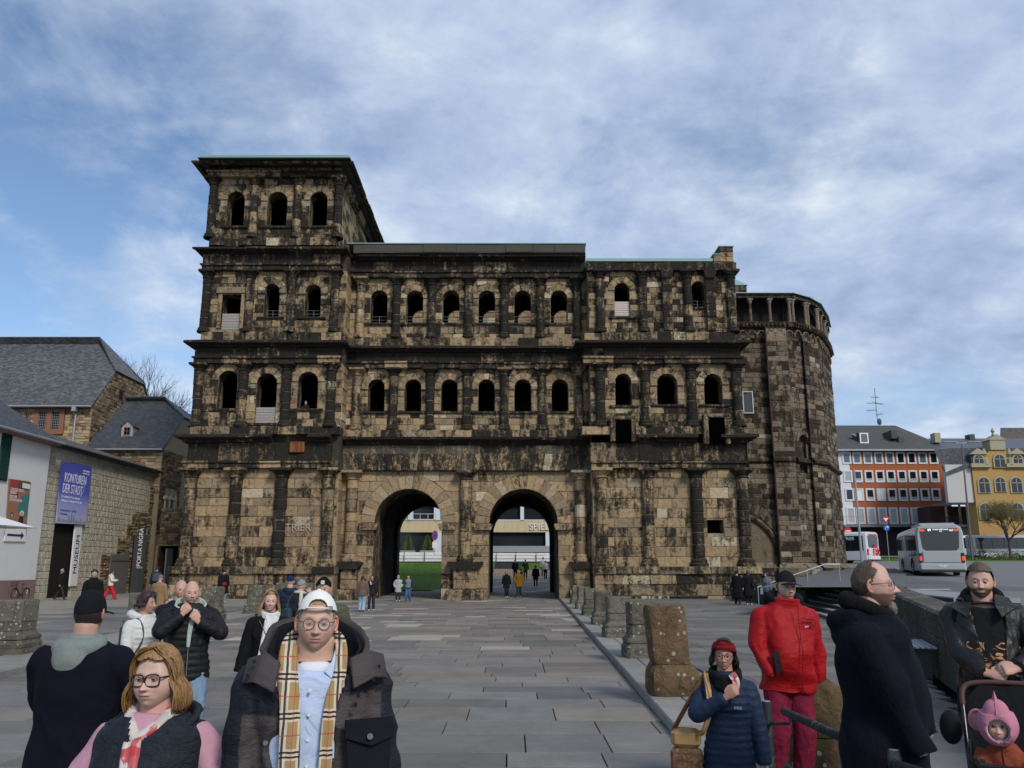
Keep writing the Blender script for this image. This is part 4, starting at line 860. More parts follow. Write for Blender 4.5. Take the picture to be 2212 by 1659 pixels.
yw, zw = onx(262, 848, XC+.06); mb = MB(); mb.add([(XC+.07, yw-.3, zw-.6), (XC+.07, yw+.3, zw-.6), (XC+.07, yw+.3, zw+.3), (XC+.07, yw, zw+.65), (XC+.07, yw-.3, zw+.3)], [(0, 1, 2, 3, 4)]); mb.build('arched_window', M_DARK, hc)
XH = -27.25; wh = empty('white_house', label='white rendered house with green shutter and reddish base at the left edge', cat='house')
M_REND = simple('white_render', (.66, .655, .64), .85, .2, var=.06, scale=1.5, bmp=.15); M_PLINTH = simple('reddish_render', (.23, .15, .13), .85, .2, var=.12, scale=2)
yB = yA+.02; mb = MB(); mb.box(XH-8, XH, 26, yB, 0, 9.35); mb.build('wall', M_REND, wh)
mb = MB(); mb.box(XH-.1, XH+.05, 26, yB+.01, 0, 1.25); mb.build('plinth', M_PLINTH, wh)
roof_face([(XH+.6, 25, 9.1), (XH+.6, yB+.2, 9.1), (XH-4, yB-.4, 12.2), (XH-4, 25, 12.2)], M_SLATED, wh)
mb = MB(); mb.tube([(XH+.65, 25, 9.1), (XH+.65, yB+.25, 9.1)], .08, 8); mb.build('gutter', M_ZINC, wh)
mb = MB(); mb.box(XH, XH+.58, 26, yB+.1, 8.95, 9.05); mb.build('soffit', M_PLINTH, wh)
M_GREEN = simple('green_shutter', (.012, .06, .045), .55, .4); ys0, zs0 = onx(-6, 1036, XH+.1); ys1, zs1_ = onx(17, 1030, XH+.1); zt_ = onx(12, 926, XH+.1)[1]
mb = MB(); mb.box(XH+.02, XH+.09, ys1-.75, ys1, zs0, zt_); sh_ = mb.build('shutter', M_GREEN, wh)
for k in range(26): z = zs0+.1+k*(zt_-zs0-.2)/26; mb = MB(); mb.prism([(XH+.08, z), (XH+.14, z), (XH+.1, z+.06)], ys1-.68, ys1-.07, M=Matrix(((1, 0, 0, 0), (0, 1, 0, 0), (0, 0, 1, 0), (0, 0, 0, 1)))); mb.build('louvre', M_GREEN, sh_)
vwin(FX(XH), ys1-2.2, ys1-.8, zs0, zt_, wh, M_WHITE, .1, M_GLASSD, 2)
po = empty('museum_poster', label='tall red and green poster with portraits on the white house wall', cat='poster')
M_PR = simple('poster_red', (.34, .06, .05), .6); M_PT = simple('poster_teal', (.06, .2, .18), .6); M_PO = simple('poster_ochre', (.34, .17, .1), .6); M_SKIN0 = simple('poster_skin', (.5, .36, .27), .6)
o, P = signq([(19.8, 1034), (64.5, 1040), (56.5, 1158), (12, 1156)], XH+.06, 'sheet', M_PO, po)
y0, y1 = (P[0][0]+P[3][0])/2, (P[1][0]+P[2][0])/2; z0, z1 = P[3][1], P[0][1]; W_, H_ = y1-y0, z1-z0; xo = XH+.064
def pq(pts, mat, nm, dx=0): mb = MB(); mb.add([(xo+dx, y0+a*W_, z0+b*H_) for a, b in pts], [tuple(range(len(pts)))]); return mb.build(nm, mat, po)
pq([(0, .74), (.45, .66), (.4, 1), (0, 1)], M_PR, 'colour_field'); pq([(.45, .45), (1, .35), (1, .8), (.62, .72)], M_PT, 'colour_field'); pq([(.4, .8), (1, .85), (1, 1), (.4, 1)], simple('poster_brown', (.13, .08, .05), .6), 'colour_field'); pq([(.58, .88), (.98, .87), (.98, .96), (.58, .97)], M_WHITE, 'label_field', .004)
for s_, a, b, h in (('STADTGESCHICHTE', .04, .82, .22), ('ERLEBEN', .04, .765, .22), ('DISCOVER', .04, .69, .22), ('THE CITY\'S HISTORY', .04, .63, .2)): text(s_, 'lettering', M_INKW, po, (xo+.008, y0+a*W_, z0+b*H_), RX_, h, .002, 'LEFT', .66)
for (a, b, r, hr, cl) in ((.72, .40, .085, (.7, .68, .64), (.03, .03, .035)), (.25, .36, .07, (.05, .03, .02), (.25, .15, .08)), (.12, .2, .07, (.6, .58, .55), (.2, .2, .2)), (.68, .12, .1, (.45, .3, .2), (.5, .34, .26))):
 mb = MB(); N_ = 14
 mb.add([(xo+.003, y0+(a-r*1.7)*W_, z0+max(0, b-.25)*H_), (xo+.003, y0+(a+r*1.7)*W_, z0+max(0, b-.25)*H_), (xo+.003, y0+(a+r*1.1)*W_, z0+(b-.04)*H_), (xo+.003, y0+(a-r*1.1)*W_, z0+(b-.04)*H_)], [(0, 1, 2, 3)], cl)
 mb.add([(xo+.006, y0+(a+r*1.25*math.cos(2*pi*k/N_))*W_, z0+(b+.012+r*.62*math.sin(2*pi*k/N_))*H_) for k in range(N_)], [tuple(range(N_))], hr)
 mb.add([(xo+.009, y0+(a+r*.8*math.cos(2*pi*k/N_))*W_, z0+(b+r*.45*math.sin(2*pi*k/N_))*H_) for k in range(N_)], [tuple(range(N_))], (.5, .34, .25))
 mb.build('portrait_print', vcol('poster_print'), po, kind='stuff')
ar = empty('arrow_sign', label='small white panel with a dark arrow pointing right under the poster', cat='sign')
o, P = signq([(13, 1142), (56, 1143), (55, 1170), (9, 1169)], XH+.08, 'panel', M_WHITE, ar)
ya, yb2 = P[0][0], P[1][0]; zc = (P[0][1]+P[2][1])/2; mb = MB(); mb.box(XH+.084, XH+.09, ya+.15, yb2-.35, zc-.06, zc+.06); mb.prism([(0, 0)]*3 if 0 else [(XH+.084, zc-.2), (XH+.09, zc-.2), (XH+.09, zc+.2), (XH+.084, zc+.2)], yb2-.36, yb2-.3); mb.add([(XH+.088, yb2-.36, zc-.2), (XH+.088, yb2-.1, zc), (XH+.088, yb2-.36, zc+.2)], [(0, 1, 2)]); mb.build('arrow', M_INKD, ar)
py = empty('pylon_sign', label='dark grey pylon reading PORTA NIGRA in front of the rubble wall', cat='sign')
pb_ = gnd(291, 1281, .13); Mr = Matrix.Translation(pb_) @ Matrix.Rotation(math.radians(38), 4, 'Z'); hz = at(291, 1155, pb_.y).z-.13
mb = MB(); mb.bbox(-.42, .42, -.42, .42, 0, hz, .02, M=Mr); mb.build('pillar', M_DKGREY, py)
for side, sz in ((0, .46), (1, .46)):
 R_ = Matrix.Rotation(-pi/2 if side == 0 else 0, 4, 'Z')
 if side == 0: loc = Mr @ Vector((0, -.425, hz*.78)); rz = math.radians(38)
 else: loc = Mr @ Vector((.425, 0, hz*.78)); rz = math.radians(38)+pi/2
 o = text('PORTA NIGRA', 'lettering', M_INKW, py, loc, (0, 0, 0), .42, .004, 'CENTER')
 o.rotation_euler = (Matrix.Rotation(rz, 3, 'Z') @ Matrix.Rotation(pi/2, 3, 'X') @ Matrix.Rotation(pi/2, 3, 'Z')).to_euler()
 l2 = Mr @ (Vector((0, -.425, hz*.43)) if side == 0 else Vector((.425, 0, hz*.43)))
 text('EINGANG', 'lettering', M_INKW, py, l2, (pi/2, 0, rz), .13, .004, 'CENTER')
ps = empty('cafe_parasol', label='white cafe parasol reaching in at the left edge', cat='parasol')
cc = at(78, 1140, 30); cx_, cy_ = cc.x-2.2, cc.y-2.2; mb = MB(); hs = 2.2; zz_ = cc.z; ap = (cx_, cy_, zz_+.95); q = [(cx_-hs, cy_-hs, zz_), (cx_+hs, cy_-hs, zz_), (cx_+hs, cy_+.3, zz_), (cx_-hs, cy_+hs, zz_)]
q[2] = (cx_+hs, cy_+hs, zz_)
mb.add(q+[ap], [(0, 1, 4), (1, 2, 4), (2, 3, 4), (3, 0, 4)]); mb.add([(a, b, c-.03) for a, b, c in q]+[(ap[0], ap[1], ap[2]-.03)], [(0, 1, 4), (1, 2, 4), (2, 3, 4), (3, 0, 4)])
mb.build('canopy', simple('white_canvas', (.72, .71, .69), .8), ps)
mb = MB(); mb.tube([(cx_, cy_, .13), (cx_, cy_, zz_+.9)], .035, 8); mb.build('pole', M_ZINC, ps); mb = MB(); mb.bbox(cx_-.35, cx_+.35, cy_-.35, cy_+.35, .13, .22, .02); mb.build('base', M_DKGREY, ps)
for p_ in q: mb = MB(); mb.tube([ap, (p_[0], p_[1], p_[2]-.02)], .012, 5); mb.build('rib', M_DKGREY, ps)
M_TYRE = simple('tyre_rubber', (.02, .02, .02), .8); M_FRAME = simple('bicycle_paint', (.03, .03, .035), .35, .5); M_CHROME = simple('bright_metal', (.5, .5, .5), .3, .6, metal=.9)
def bicycle(loc, rz, label, group=None, wheelc=M_TYRE, basket=True, col=M_FRAME):
 b = empty('bicycle', loc, rz, label, 'bicycle', group)
 for i, x in enumerate((0, 1.08)):
  mb = MB(); pts = [(x+.33*math.cos(t), 0, .34+.33*math.sin(t)) for t in [2*pi*k/24 for k in range(25)]]; mb.tube(pts, .019, 6, cap=False); w_ = mb.build('wheel', wheelc, b)
  mb = MB()
  for k in range(12): t = 2*pi*k/12; mb.tube([(x, 0, .34), (x+.32*math.cos(t), 0, .34+.32*math.sin(t))], .0025, 3)
  mb.build('spokes', M_CHROME, w_, kind='stuff'); mb = MB(); mb.tube([(x, -.05, .34), (x, .05, .34)], .025, 8); mb.build('hub', M_CHROME, w_)
  mb = MB(); mb.tube([(x+.375*math.cos(t), 0, .34+.375*math.sin(t)) for t in [pi*(.15+.7*k/10) for k in range(11)]], .016, 5, flat=1.8); mb.build('mudguard', col, b)
 mb = MB()
 for p in ([(0, 0, .34), (.08, 0, .75), (.12, 0, .95)], [(.1, 0, .72), (.55, 0, .32)], [(.08, 0, .62), (.5, 0, .42)], [(.55, 0, .32), (.70, 0, .86)], [(.55, 0, .32), (1.08, 0, .34)], [(1.08, 0, .34), (.67, 0, .74)]): mb.tube(p, .018, 6)
 mb.build('frame', col, b)
 mb = MB(); mb.tube([(.12, 0, .95), (.09, 0, 1.03)], .014, 6); mb.tube([(.22, -.29, 1.05), (.1, -.12, 1.06), (.1, .12, 1.06), (.22, .29, 1.05)], .013, 6); mb.build('handlebar', M_FRAME, b)
 mb = MB(); mb.sphere((.71, 0, .92), (.15, .08, .04)); mb.build('saddle', M_FRAME, b)
 mb = MB(); mb.tube([(.55, -.1, .32), (.55, .1, .32)], .05, 8); mb.tube([(.55, .1, .32), (.63, .12, .2)], .012, 5); mb.tube([(.55, -.1, .32), (.47, -.12, .44)], .012, 5); mb.bbox(.42, .52, -.2, -.11, .43, .46); mb.bbox(.58, .68, .11, .2, .18, .21); mb.build('pedals', M_FRAME, b, kind=None)
 mb = MB(); mb.tube([(.8, -.05, .76), (1.25, -.05, .76)], .01, 5); mb.tube([(.8, .05, .76), (1.25, .05, .76)], .01, 5); mb.tube([(1.2, 0, .76), (1.08, 0, .36)], .01, 5); mb.build('luggage_rack', M_CHROME, b)
 if basket:
  mb = MB()
  for z in (.78, .86, .94, 1.02): s_ = .10+.05*(z-.78)/.24; mb.tube([(-.16-s_, -s_*1.3, z), (-.16+s_, -s_*1.3, z), (-.16+s_, s_*1.3, z), (-.16-s_, s_*1.3, z), (-.16-s_, -s_*1.3, z)], .007, 4)
  for k in range(14): t = 2*pi*k/14; mb.tube([(-.16+.1*math.cos(t), .13*math.sin(t), .78), (-.16+.15*math.cos(t), .19*math.sin(t), 1.02)], .005, 3)
  mb.build('basket', M_FRAME, b)
 return b
p0_ = onx(33, 1296, -26.75); bk = bicycle((-26.75, p0_[0]-.1, .13), math.radians(90), 'city bicycle with front basket leaning against the white house', wheelc=M_TYRE)
M_BARK = simple('grey_bark', (.085, .07, .058), .95, .1, var=.25, scale=4); M_TWIG = simple('twig_bark', (.13, .105, .09), .95, .1); M_TWIGO = simple('olive_twigs', (.12, .10, .045), .95, .1)
def tree(base, h, spread, label, seed, mat_t=M_BARK, mat_c=M_TWIG, lev=6, trunk=.25, first=.35, buds=0, group=None, up=.25):
 r = random.Random(seed); t = empty('bare_tree', base, 0, label, 'tree', group); tr = MB(); cr = MB()
 def grow(p, d, L_, rad, l):
  pts = [p]; q = p; dd = d.copy(); n = 4 if l < 2 else 3
  for i in range(n):
   dd = (dd+Vector((r.uniform(-1, 1), r.uniform(-1, 1), r.uniform(-.6, .9)))*(.22 if l else .06)).normalized(); q = q+dd*L_/n; pts.append(q)
  (tr if l < 3 else cr).tube(pts, [rad*(1-.35*i/n) for i in range(n+1)], 7 if l < 2 else (5 if l < 4 else 3), cap=False)
  if l >= lev: 
   for _ in range(buds): b = pts[-1]+Vector((r.gauss(0, .12), r.gauss(0, .12), r.gauss(0, .12))); cr.add([b, b+Vector((.05, 0, .06)), b+Vector((-.03, .05, .05))], [(0, 1, 2)])
   return
  k = 3 if l in (0, 1) else (3 if r.random() < .6 else 2)
  if l == 0: k = 5
  for j in range(k):
   a = 2*pi*(j+r.random()*.7)/k; tilt = r.uniform(.35, .95)*spread; ax = dd.orthogonal().normalized(); ax.rotate(Matrix.Rotation(a, 3, dd))
   nd = (dd*math.cos(tilt)+ax*math.sin(tilt)); nd = (nd+Vector((0, 0, up*.5))).normalized()
   s = pts[-1] if j < 2 or l == 0 else pts[-2]
   grow(s, nd, L_*r.uniform(.62, .85), rad*r.uniform(.5, .62), l+1)
  if l > 0 and l < lev-1: grow(pts[-1], dd, L_*.7, rad*.6, l+1)
 grow(Vector((0, 0, -.1)), Vector((0, 0, 1)), h*first, trunk, 0)
 tr.build('trunk', mat_t, t); cr.build('crown', mat_c, t); return t
tb = at(215, 1225, 85); tree((tb.x, 85, 2.0), 21, .72, 'large leafless tree behind the slate-roofed stone houses', 3, lev=6, trunk=.45, first=.36)
tb = at(120, 1225, 95); tree((tb.x, 95, 2.6), 22, .72, 'second leafless tree showing above the big roof ridge', 8, lev=6, trunk=.45, first=.37)
tb = at(330, 1225, 92); tree((tb.x, 92, 2.6), 12, .72, 'lower leafless tree between the slate roof and the gate', 12, lev=5, trunk=.35, first=.36)
apse = empty('church_apse', label='polygonal stone apse with small column gallery attached behind the gate', cat='tower')
def pt(u, v, Y): q = at(u, v, Y); return (q.x, q.y)
zf = at(1640, 700, 51.5).z; zbase = .95
P_ = [(RX1-.1, 51.5), pt(1664, 900, 51.5), pt(1664, 900, 51.1), pt(1711, 900, 51.1), pt(1711, 900, 51.6), pt(1749, 900, 52.6), pt(1747, 900, 52.1), pt(1779, 900, 53.3), pt(1777, 900, 53.7), pt(1790, 900, 56.2), pt(1788, 900, 56.0), pt(1803, 900, 58.5)]
ab = []; core = MB(); arch_c = None
for i, (p, q) in enumerate(zip(P_, P_[1:])):
 F, Ln = two(p, q)
 if Ln < .05: continue
 hl = []; wl = []
 if i == 4: hl = [(Ln*.52, .55, 8.4+.0, 10.6, .3)]; wl = [(Ln*.52, .55, 8.4, 10.6, None)]
 wallpanel(core, F, 0, Ln, zbase-.3, zf, wl, th=.5, c=(.3, .5, .5), cr=(.4, .5, 0))
 if i == 0:
  ac = Ln-4.05; ar_r = 3.75; azs = 2.75
  hl = [(1.15, 3.0, 0, 2.75, .75)]
 ab += courses(F, 0, Ln, zbase+(.9), zf-1.05, RND, ch=.36, lens=(.45, 1.15), soot=.60 if i % 2 else .48, sv=.26, gap=.018, proud=.04, pv=.02, holes=hl)
 for (ar, vs, fs, c) in courses(Frame(F.o[0]-.0+F.s*.45, F.o[1]-F.c*.45, math.atan2(F.s, F.c)), -.3, Ln+.3, zbase-.1, zbase+.95, RND, ch=.52, lens=(.6, 1.1), soot=.4, sv=.3, proud=.1, pv=.08, jit=.06):
  mb = MB(); mb.add(vs, fs, c); mb.build('footing_stone', M_APSE, apse)
 core.quad(F(-.2, .45, zbase+.95), F(Ln+.2, .45, zbase+.95), F(Ln, 0, zbase+1.3), F(0, 0, zbase+1.3), (.4, .5, .4)); core.quad(F(-.3, .44, 0), F(Ln+.3, .44, 0), F(Ln+.3, .44, zbase+.95), F(-.3, .44, zbase+.95), (.5, .5, .6))
 z1 = 9.0; mb = MB(); mb.add([F(-.02, 0, z1), F(Ln+.02, 0, z1), F(Ln+.02, .22, z1+.15), F(-.02, .22, z1+.15), F(-.02, .22, z1+.32), F(Ln+.02, .22, z1+.32), F(Ln+.02, 0, z1+.5), F(-.02, 0, z1+.5)], [(0, 1, 2, 3), (3, 2, 5, 4), (4, 5, 6, 7)], (.75, .4, 0)); mb.build('belt_course', M_APSE, apse)
core.build('masonry_core', M_APSE, apse); emit_blocks(ab, apse, M_APSE)
G_ = [(RX1-.1, 51.25), pt(1712, 700, 51.25), pt(1745, 705, 52.1), pt(1768, 712, 53.4), pt(1783, 725, 56.2), pt(1788, 735, 59)]
F = Frame(RX1-.1, 51.5); voussoirs(F, 1.15, 3.0, 2.75, .7, 22, RND, apse, M_APSE, soot=.35, proud=.08, a0=0, a1=pi*.62)
mb = MB(); mb.add([F(-1.8, -.0+.012, .5), F(4.15, .012, .5)]+[F(1.15+3.0*math.cos(t), .012, 2.75+3.0*math.sin(t)) for t in [pi*k/16 for k in range(17)]], [tuple(range(19))], (.12, .6, 0)); mb.build('blind_arch_infill', M_APSE, apse)
mb = MB(); mb.tube([F(1.15+2.75*math.cos(t), .1, 2.75+2.75*math.sin(t)) for t in [pi*k/24 for k in range(17)]], .16, 6, (.5, .5, 0)); mb.build('arch_moulding', M_APSE, apse)
for i, (p, q) in enumerate(zip(G_, G_[1:])):
 F, Ln = two(p, q)
 n = max(1, int(Ln/.62))
 for k in range(n):
  c = Ln*(k+.5)/n; r_ = Ln/n*.36; mb = MB(); pts = [F(c-r_*math.cos(t), .1, zf-.85+r_*math.sin(t)) for t in [pi*j/8 for j in range(9)]]; mb.tube(pts, .07, 5, (.35, .3, 0)); mb.tube([F(c-Ln/n/2, .1, zf-1.1), F(c-Ln/n/2, .1, zf-.75)], .08, 5, (.4, .4, 0)); mb.build('frieze_arch', M_APSE, apse)
 mb = MB(); mb.add([F(-.03, .0, zf-.42), F(Ln+.03, .0, zf-.42), F(Ln+.03, .25, zf-.36), F(-.03, .25, zf-.36), F(-.03, .32, zf), F(Ln+.03, .32, zf), F(Ln, -1.6, zf), F(0, -1.6, zf)], [(0, 1, 2, 3), (3, 2, 5, 4), (4, 5, 6, 7)], (.7, .4, 0)); mb.build('cornice', M_APSE, apse)
 for k in range(int(Ln/.3)):
  a = .15+k*.3; mb = MB(); v = [F(a-.06, .25, zf-.3), F(a+.06, .25, zf-.3), F(a+.06, .4, zf-.3), F(a-.06, .4, zf-.3), F(a-.06, .25, zf-.14), F(a+.06, .25, zf-.14), F(a+.06, .4, zf-.14), F(a-.06, .4, zf-.14)]; mb.add(v, [(3, 2, 1, 0), (4, 5, 6, 7), (0, 1, 5, 4), (1, 2, 6, 5), (2, 3, 7, 6), (3, 0, 4, 7)], (.6, .3, 0)); mb.build('dentil', M_APSE, apse)
CX, CY = G_[1][0]-1.0, 58.5
gz0, gz1 = zf, zf+1.95
mb = MB(); mb.add([(a_, b_, gz0+.005) for a_, b_ in G_]+[(CX, 62, gz0)], [tuple(range(len(G_)+1))], (.7, .5, 0))
for i, (p, q) in enumerate(zip(G_, G_[1:])):
 F, Ln = two(p, q)
 if Ln < .6: continue
 mb.quad(F(-.1, -.75, gz0-.02), F(Ln+.1, -.75, gz0-.02), F(Ln+.1, -.75, gz1+.3), F(-.1, -.75, gz1+.3), (.8, .5, 0))
mb.build('gallery_back_wall', M_DARK, apse)  # back wall coloured near-black for the shade behind the columns
for i, (p, q) in enumerate(zip(G_, G_[1:])):
 F, Ln = two(p, q)
 if Ln < .6: continue
 n = max(2, round(Ln/1.15)); st_ = .2
 for k in range(n):
  a = .16+(Ln-.32)*k/(n-1); x, y, _z = F(a, -.02, 0); m1 = MB(); sc = (RND.uniform(.0, .5), RND.random(), 0)
  m1.lathe([(.12, gz0+.14), (.105, gz0+1.45)], x, y, 10, sc); c_ = m1.build('gallery_column', M_APSE, apse)
  m1 = MB(); m1.bbox(x-.18, x+.18, y-.18, y+.18, gz0+.003, gz0+.1, .02, sc); m1.lathe([(.16, gz0+.1), (.12, gz0+.16)], x, y, 10, sc); m1.build('column_base', M_APSE, c_)
  m1 = MB(); m1.lathe([(.11, gz0+1.45), (.19, gz0+1.68)], x, y, 8, (.1, .95, 0)); m1.bbox(x-.2, x+.2, y-.2, y+.2, gz0+1.68, gz0+1.8, .02, (.1, .95, 0)); m1.build('capital', M_APSE, c_)
 m1 = MB(); v = [F(-.1, .2, gz1-.12), F(Ln+.1, .2, gz1-.12), F(Ln+.1, -.3, gz1-.12), F(-.1, -.3, gz1-.12)]; w_ = [(a, b, gz1+.16) for a, b, c in v]; m1.add(v+w_, [(3, 2, 1, 0), (4, 5, 6, 7), (0, 1, 5, 4), (1, 2, 6, 5), (2, 3, 7, 6), (3, 0, 4, 7)], (.7, .4, 0)); m1.build('lintel', M_APSE, apse)
 m1 = MB(); a_, b_ = F(-.12, .36, gz1+.17), F(Ln+.12, .36, gz1+.17); m1.add([a_, b_, (CX+(b_[0]-CX)*.35, CY+(b_[1]-CY)*.35, gz1+.8), (CX+(a_[0]-CX)*.35, CY+(a_[1]-CY)*.35, gz1+.8), (a_[0], a_[1], gz1+.23), (b_[0], b_[1], gz1+.23)], [(0, 1, 5, 4), (4, 5, 2, 3)]); m1.build('copper_roof', M_COPPER, apse)
m1 = MB(); u0, u1, u2, u3 = pt(1608, 640, 55), pt(1661, 636, 54), pt(1692, 641, 56), pt(1722, 656, 60)
for (a, b) in ((u0, u1), (u1, u2), (u2, u3)): m1.quad((a[0], a[1], gz1-.4), (b[0], b[1], gz1-.4), (b[0], b[1], at(1650, 637, 54).z), (a[0], a[1], at(1650, 634, 54).z))
zt = at(1650, 635, 54).z; m1.add([(*u0, zt), (*u1, zt), (*u2, zt), (*u3, zt-.4), (CX, 64, zt+.2)], [(0, 1, 4), (1, 2, 4), (2, 3, 4)]); m1.build('copper_drum', M_COPPER, apse)
a = at(1588, 640, 53); b = at(1610, 640, 53); bl = courses(Frame(0, 52.6), a.x-.5, b.x, 17.5, at(1600, 621, 53).z, RND, ch=.4, lens=(.4, .9), soot=.55)
for ar, vs, fs, c in bl: mb = MB(); mb.add(vs, fs, c); mb.build('turret_stone', M_APSE, apse)
zt = at(1600, 621, 53).z; mb = MB(); mb.box(a.x-.5, b.x, 52.62, 55, 16.5, zt, (.5, .5, 1)); mb.build('turret', M_APSE, apse); mb = MB(); mb.add([(a.x-.5, 52.5, zt), (b.x+.08, 52.5, zt), (b.x+.08, 55, zt), (a.x-.5, 55, zt), (b.x-.8, 53.7, zt+1.1), (a.x-.5, 53.7, zt+1.1)], [(0, 1, 4, 5), (1, 2, 4), (2, 3, 5, 4)]); mb.build('turret_roof', M_COPPER, apse)
x, y = pt(1666, 900, 51.0); mb = MB(); mb.tube([(x, 51.02, zf-.1), (x, 51.02, 1.5)], .07, 8); mb.build('downpipe', simple('rusty_pipe', (.05, .035, .025), .7), apse)
F, Ln = two(P_[4], P_[5]); voussoirs(F, Ln*.52, .55, 10.6, .28, 9, RND, apse, M_APSE, soot=.2, proud=.1)
mb = MB(); x, y, _ = F(Ln*.52+.48, -.1, 0); mb.tube([(x, y, 8.5), (x, y, 10.5)], .09, 8, (.05, .95, 0)); mb.build('window_colonnette', M_APSE, apse)
mb = MB(); mb.add([F(Ln*.52-.55, -.35, 8.4), F(Ln*.52+.55, -.35, 8.4), F(Ln*.52+.55, -.35, 11.3), F(Ln*.52-.55, -.35, 11.3)], [(0, 1, 2, 3)], (.55, .5, 0)); mb.build('window_panel', M_APSE, apse)
mb = MB(); F = Frame(0, 51.42); a = at(1604, 860, 51.4); wz0, wz1 = at(1612, 893, 51.4).z, at(1612, 845, 51.4).z; vwin(F, a.x, a.x+.75, wz0, wz1, apse, M_ZINC, .07, simple('diamond_glass', (.03, .03, .03), .3, .6, var=.5, scale=4), 1)
M_STEP = simple('step_stone', (.27, .27, .27), .7, .3, var=.12, scale=3, bmp=.2); M_STEPR = simple('dark_step_riser', (.042, .042, .044), .7, .3, var=.15); M_NOSE = simple('pale_nosing', (.5, .5, .48), .6)  # riser copy of the stone is darkened to paint its shaded side
stp = empty('stone_steps', label='dark grey stone steps rising to the right behind the men', cat='steps')
for k in range(7):
 x0 = 11.25+k*.36; z0 = .13+k*.143; z1 = z0+.143; dx = 1.15*(1) ; ya, yb3 = 21.0, 34.0-k*.12
 xa_, xb_ = x0-(27.7-21)*.185, x0+(yb3-27.7)*.185
 P4 = [(xa_, ya), (xb_, yb3), (xb_+4-k*.36, yb3), (xa_+4-k*.36, ya)]; mb = MB()
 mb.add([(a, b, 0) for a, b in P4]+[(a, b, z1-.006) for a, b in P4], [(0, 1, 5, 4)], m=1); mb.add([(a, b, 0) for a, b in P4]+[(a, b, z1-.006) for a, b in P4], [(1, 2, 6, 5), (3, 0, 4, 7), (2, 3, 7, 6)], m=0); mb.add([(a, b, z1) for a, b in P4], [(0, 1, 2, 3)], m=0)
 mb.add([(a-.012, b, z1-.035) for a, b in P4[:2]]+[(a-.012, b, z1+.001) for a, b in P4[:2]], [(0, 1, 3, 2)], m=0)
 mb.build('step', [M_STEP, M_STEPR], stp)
mb = MB(); mb.add([(11.25-.02-1.24, 21, .135), (11.25-.02+1.15, 34, .135), (11.25-.02+1.15, 34, .16), (11.25-.02-1.24, 21, .16)], [(0, 1, 2, 3)]); mb.build('bottom_strip', M_NOSE, stp)
hr = empty('handrail', label='pale metal handrail beside the dark steps', cat='handrail'); Yh = 34.25
pp = [at(1636, 1269, Yh), at(1782, 1219, Yh), at(1814.5, 1219, Yh)]; mb = MB(); mb.tube(pp, .028, 8); mb.build('rail', M_ZINC, hr)
for (u, zb) in ((1636, .13), (1744, .9), (1814.5, 1.13)): 
 x = at(u, 1250, Yh).x; zt = pp[0].z+(pp[1].z-pp[0].z)*min(1, (x-pp[0].x)/(pp[1].x-pp[0].x)); mb = MB(); mb.tube([(x, Yh, zb), (x, Yh, zt)], .025, 8); mb.build('post', M_ZINC, hr)
bed = MB(); bed.box(12.9, 15.6, 33.5, 33.9, 0, .94); bed.box(12.9, 13.2, 33.9, 50.9, 0, .94); bed.build('bed_base', M_STEPR, kind='structure')
m_, n_, b2 = newmat('grass_green', .9, .1); L(n_, mixc(n_, noise(n_, 1.2, 5, .6), (.05, .10, .012), (.10, .17, .028)), b2.inputs['Base Color']); M_GRASS = m_
gr = MB()
def blades(x0, x1, y0, y1, zf_, n, h=.09):
 for _ in range(n):
  x, y = RND.uniform(x0, x1), RND.uniform(y0, y1); z = zf_(x, y); a = RND.uniform(0, pi); w_ = h*.35; dx, dy = math.cos(a)*w_, math.sin(a)*w_; hh = h*RND.uniform(.6, 1.4)
  gr.add([(x-dx, y-dy, z), (x+dx, y+dy, z), (x+RND.uniform(-.04, .04), y+RND.uniform(-.04, .04), z+hh)], [(0, 1, 2)])
gr.add([(12.9, 33.5, .95), (15.6, 33.5, .95), (21.4, 46, .97), (21.4, 50.9, .97), (12.9, 50.9, .97)], [(0, 1, 2, 3, 4)]); blades(12.9, 15.6, 33.5, 50.5, lambda x, y: .95, 5000); blades(15.6, 21, 45, 50.5, lambda x, y: .96, 3000)
gr.build('grass_bed', M_GRASS, label='short green grass at the foot of the apse', cat='grass', kind='stuff')
gr = MB(); gr.add([(-9, 58.5, zfar(58.5)), (-6.6, 58.5, zfar(58.5)), (-4.1, 66, zfar(66)+.02), (-1.9, 75, zfar(75)+.02), (-1.9, 86, zfar(86)), (-22, 86, zfar(86)), (-22, 58.5, zfar(58.5))], [(0, 1, 2, 3, 4, 5, 6)])
gr.v = gr.v[:0]; gr.f = []; gr.c = []; gr.m = []
ysg = [58.5, 63, 68, 73, 80, 86.5]
for y0, y1 in zip(ysg, ysg[1:]):
 e0, e1 = (-6.4+(y0-58)*.28 if y0 < 74 else -1.9), (-6.4+(y1-58)*.28 if y1 < 74 else -1.9)
 gr.quad((-22, y0, zfar(y0)+.03), (e0, y0, zfar(y0)+.03), (e1, y1, zfar(y1)+.03), (-22, y1, zfar(y1)+.03))
blades(-16, -6.6, 58.6, 74, lambda x, y: zfar(y)+.02, 4000, .05); blades(-12, -2.2, 74, 86, lambda x, y: zfar(y)+.02, 6000, .06)
for (xa, xb) in ((.3, 1.8), (4.5, 12)): gr.quad((xa+1.5, 79, zfar(79)+.03), (xb+2, 79, zfar(79)+.03), (xb+2, 86, zfar(86)+.03), (xa+1.5, 86, zfar(86)+.03))
blades(2, 12, 79, 86, lambda x, y: zfar(y)+.02, 2500, .06)
gr.build('grass_lawn', M_GRASS, label='green lawn seen through the left passage arch', cat='grass', kind='stuff')
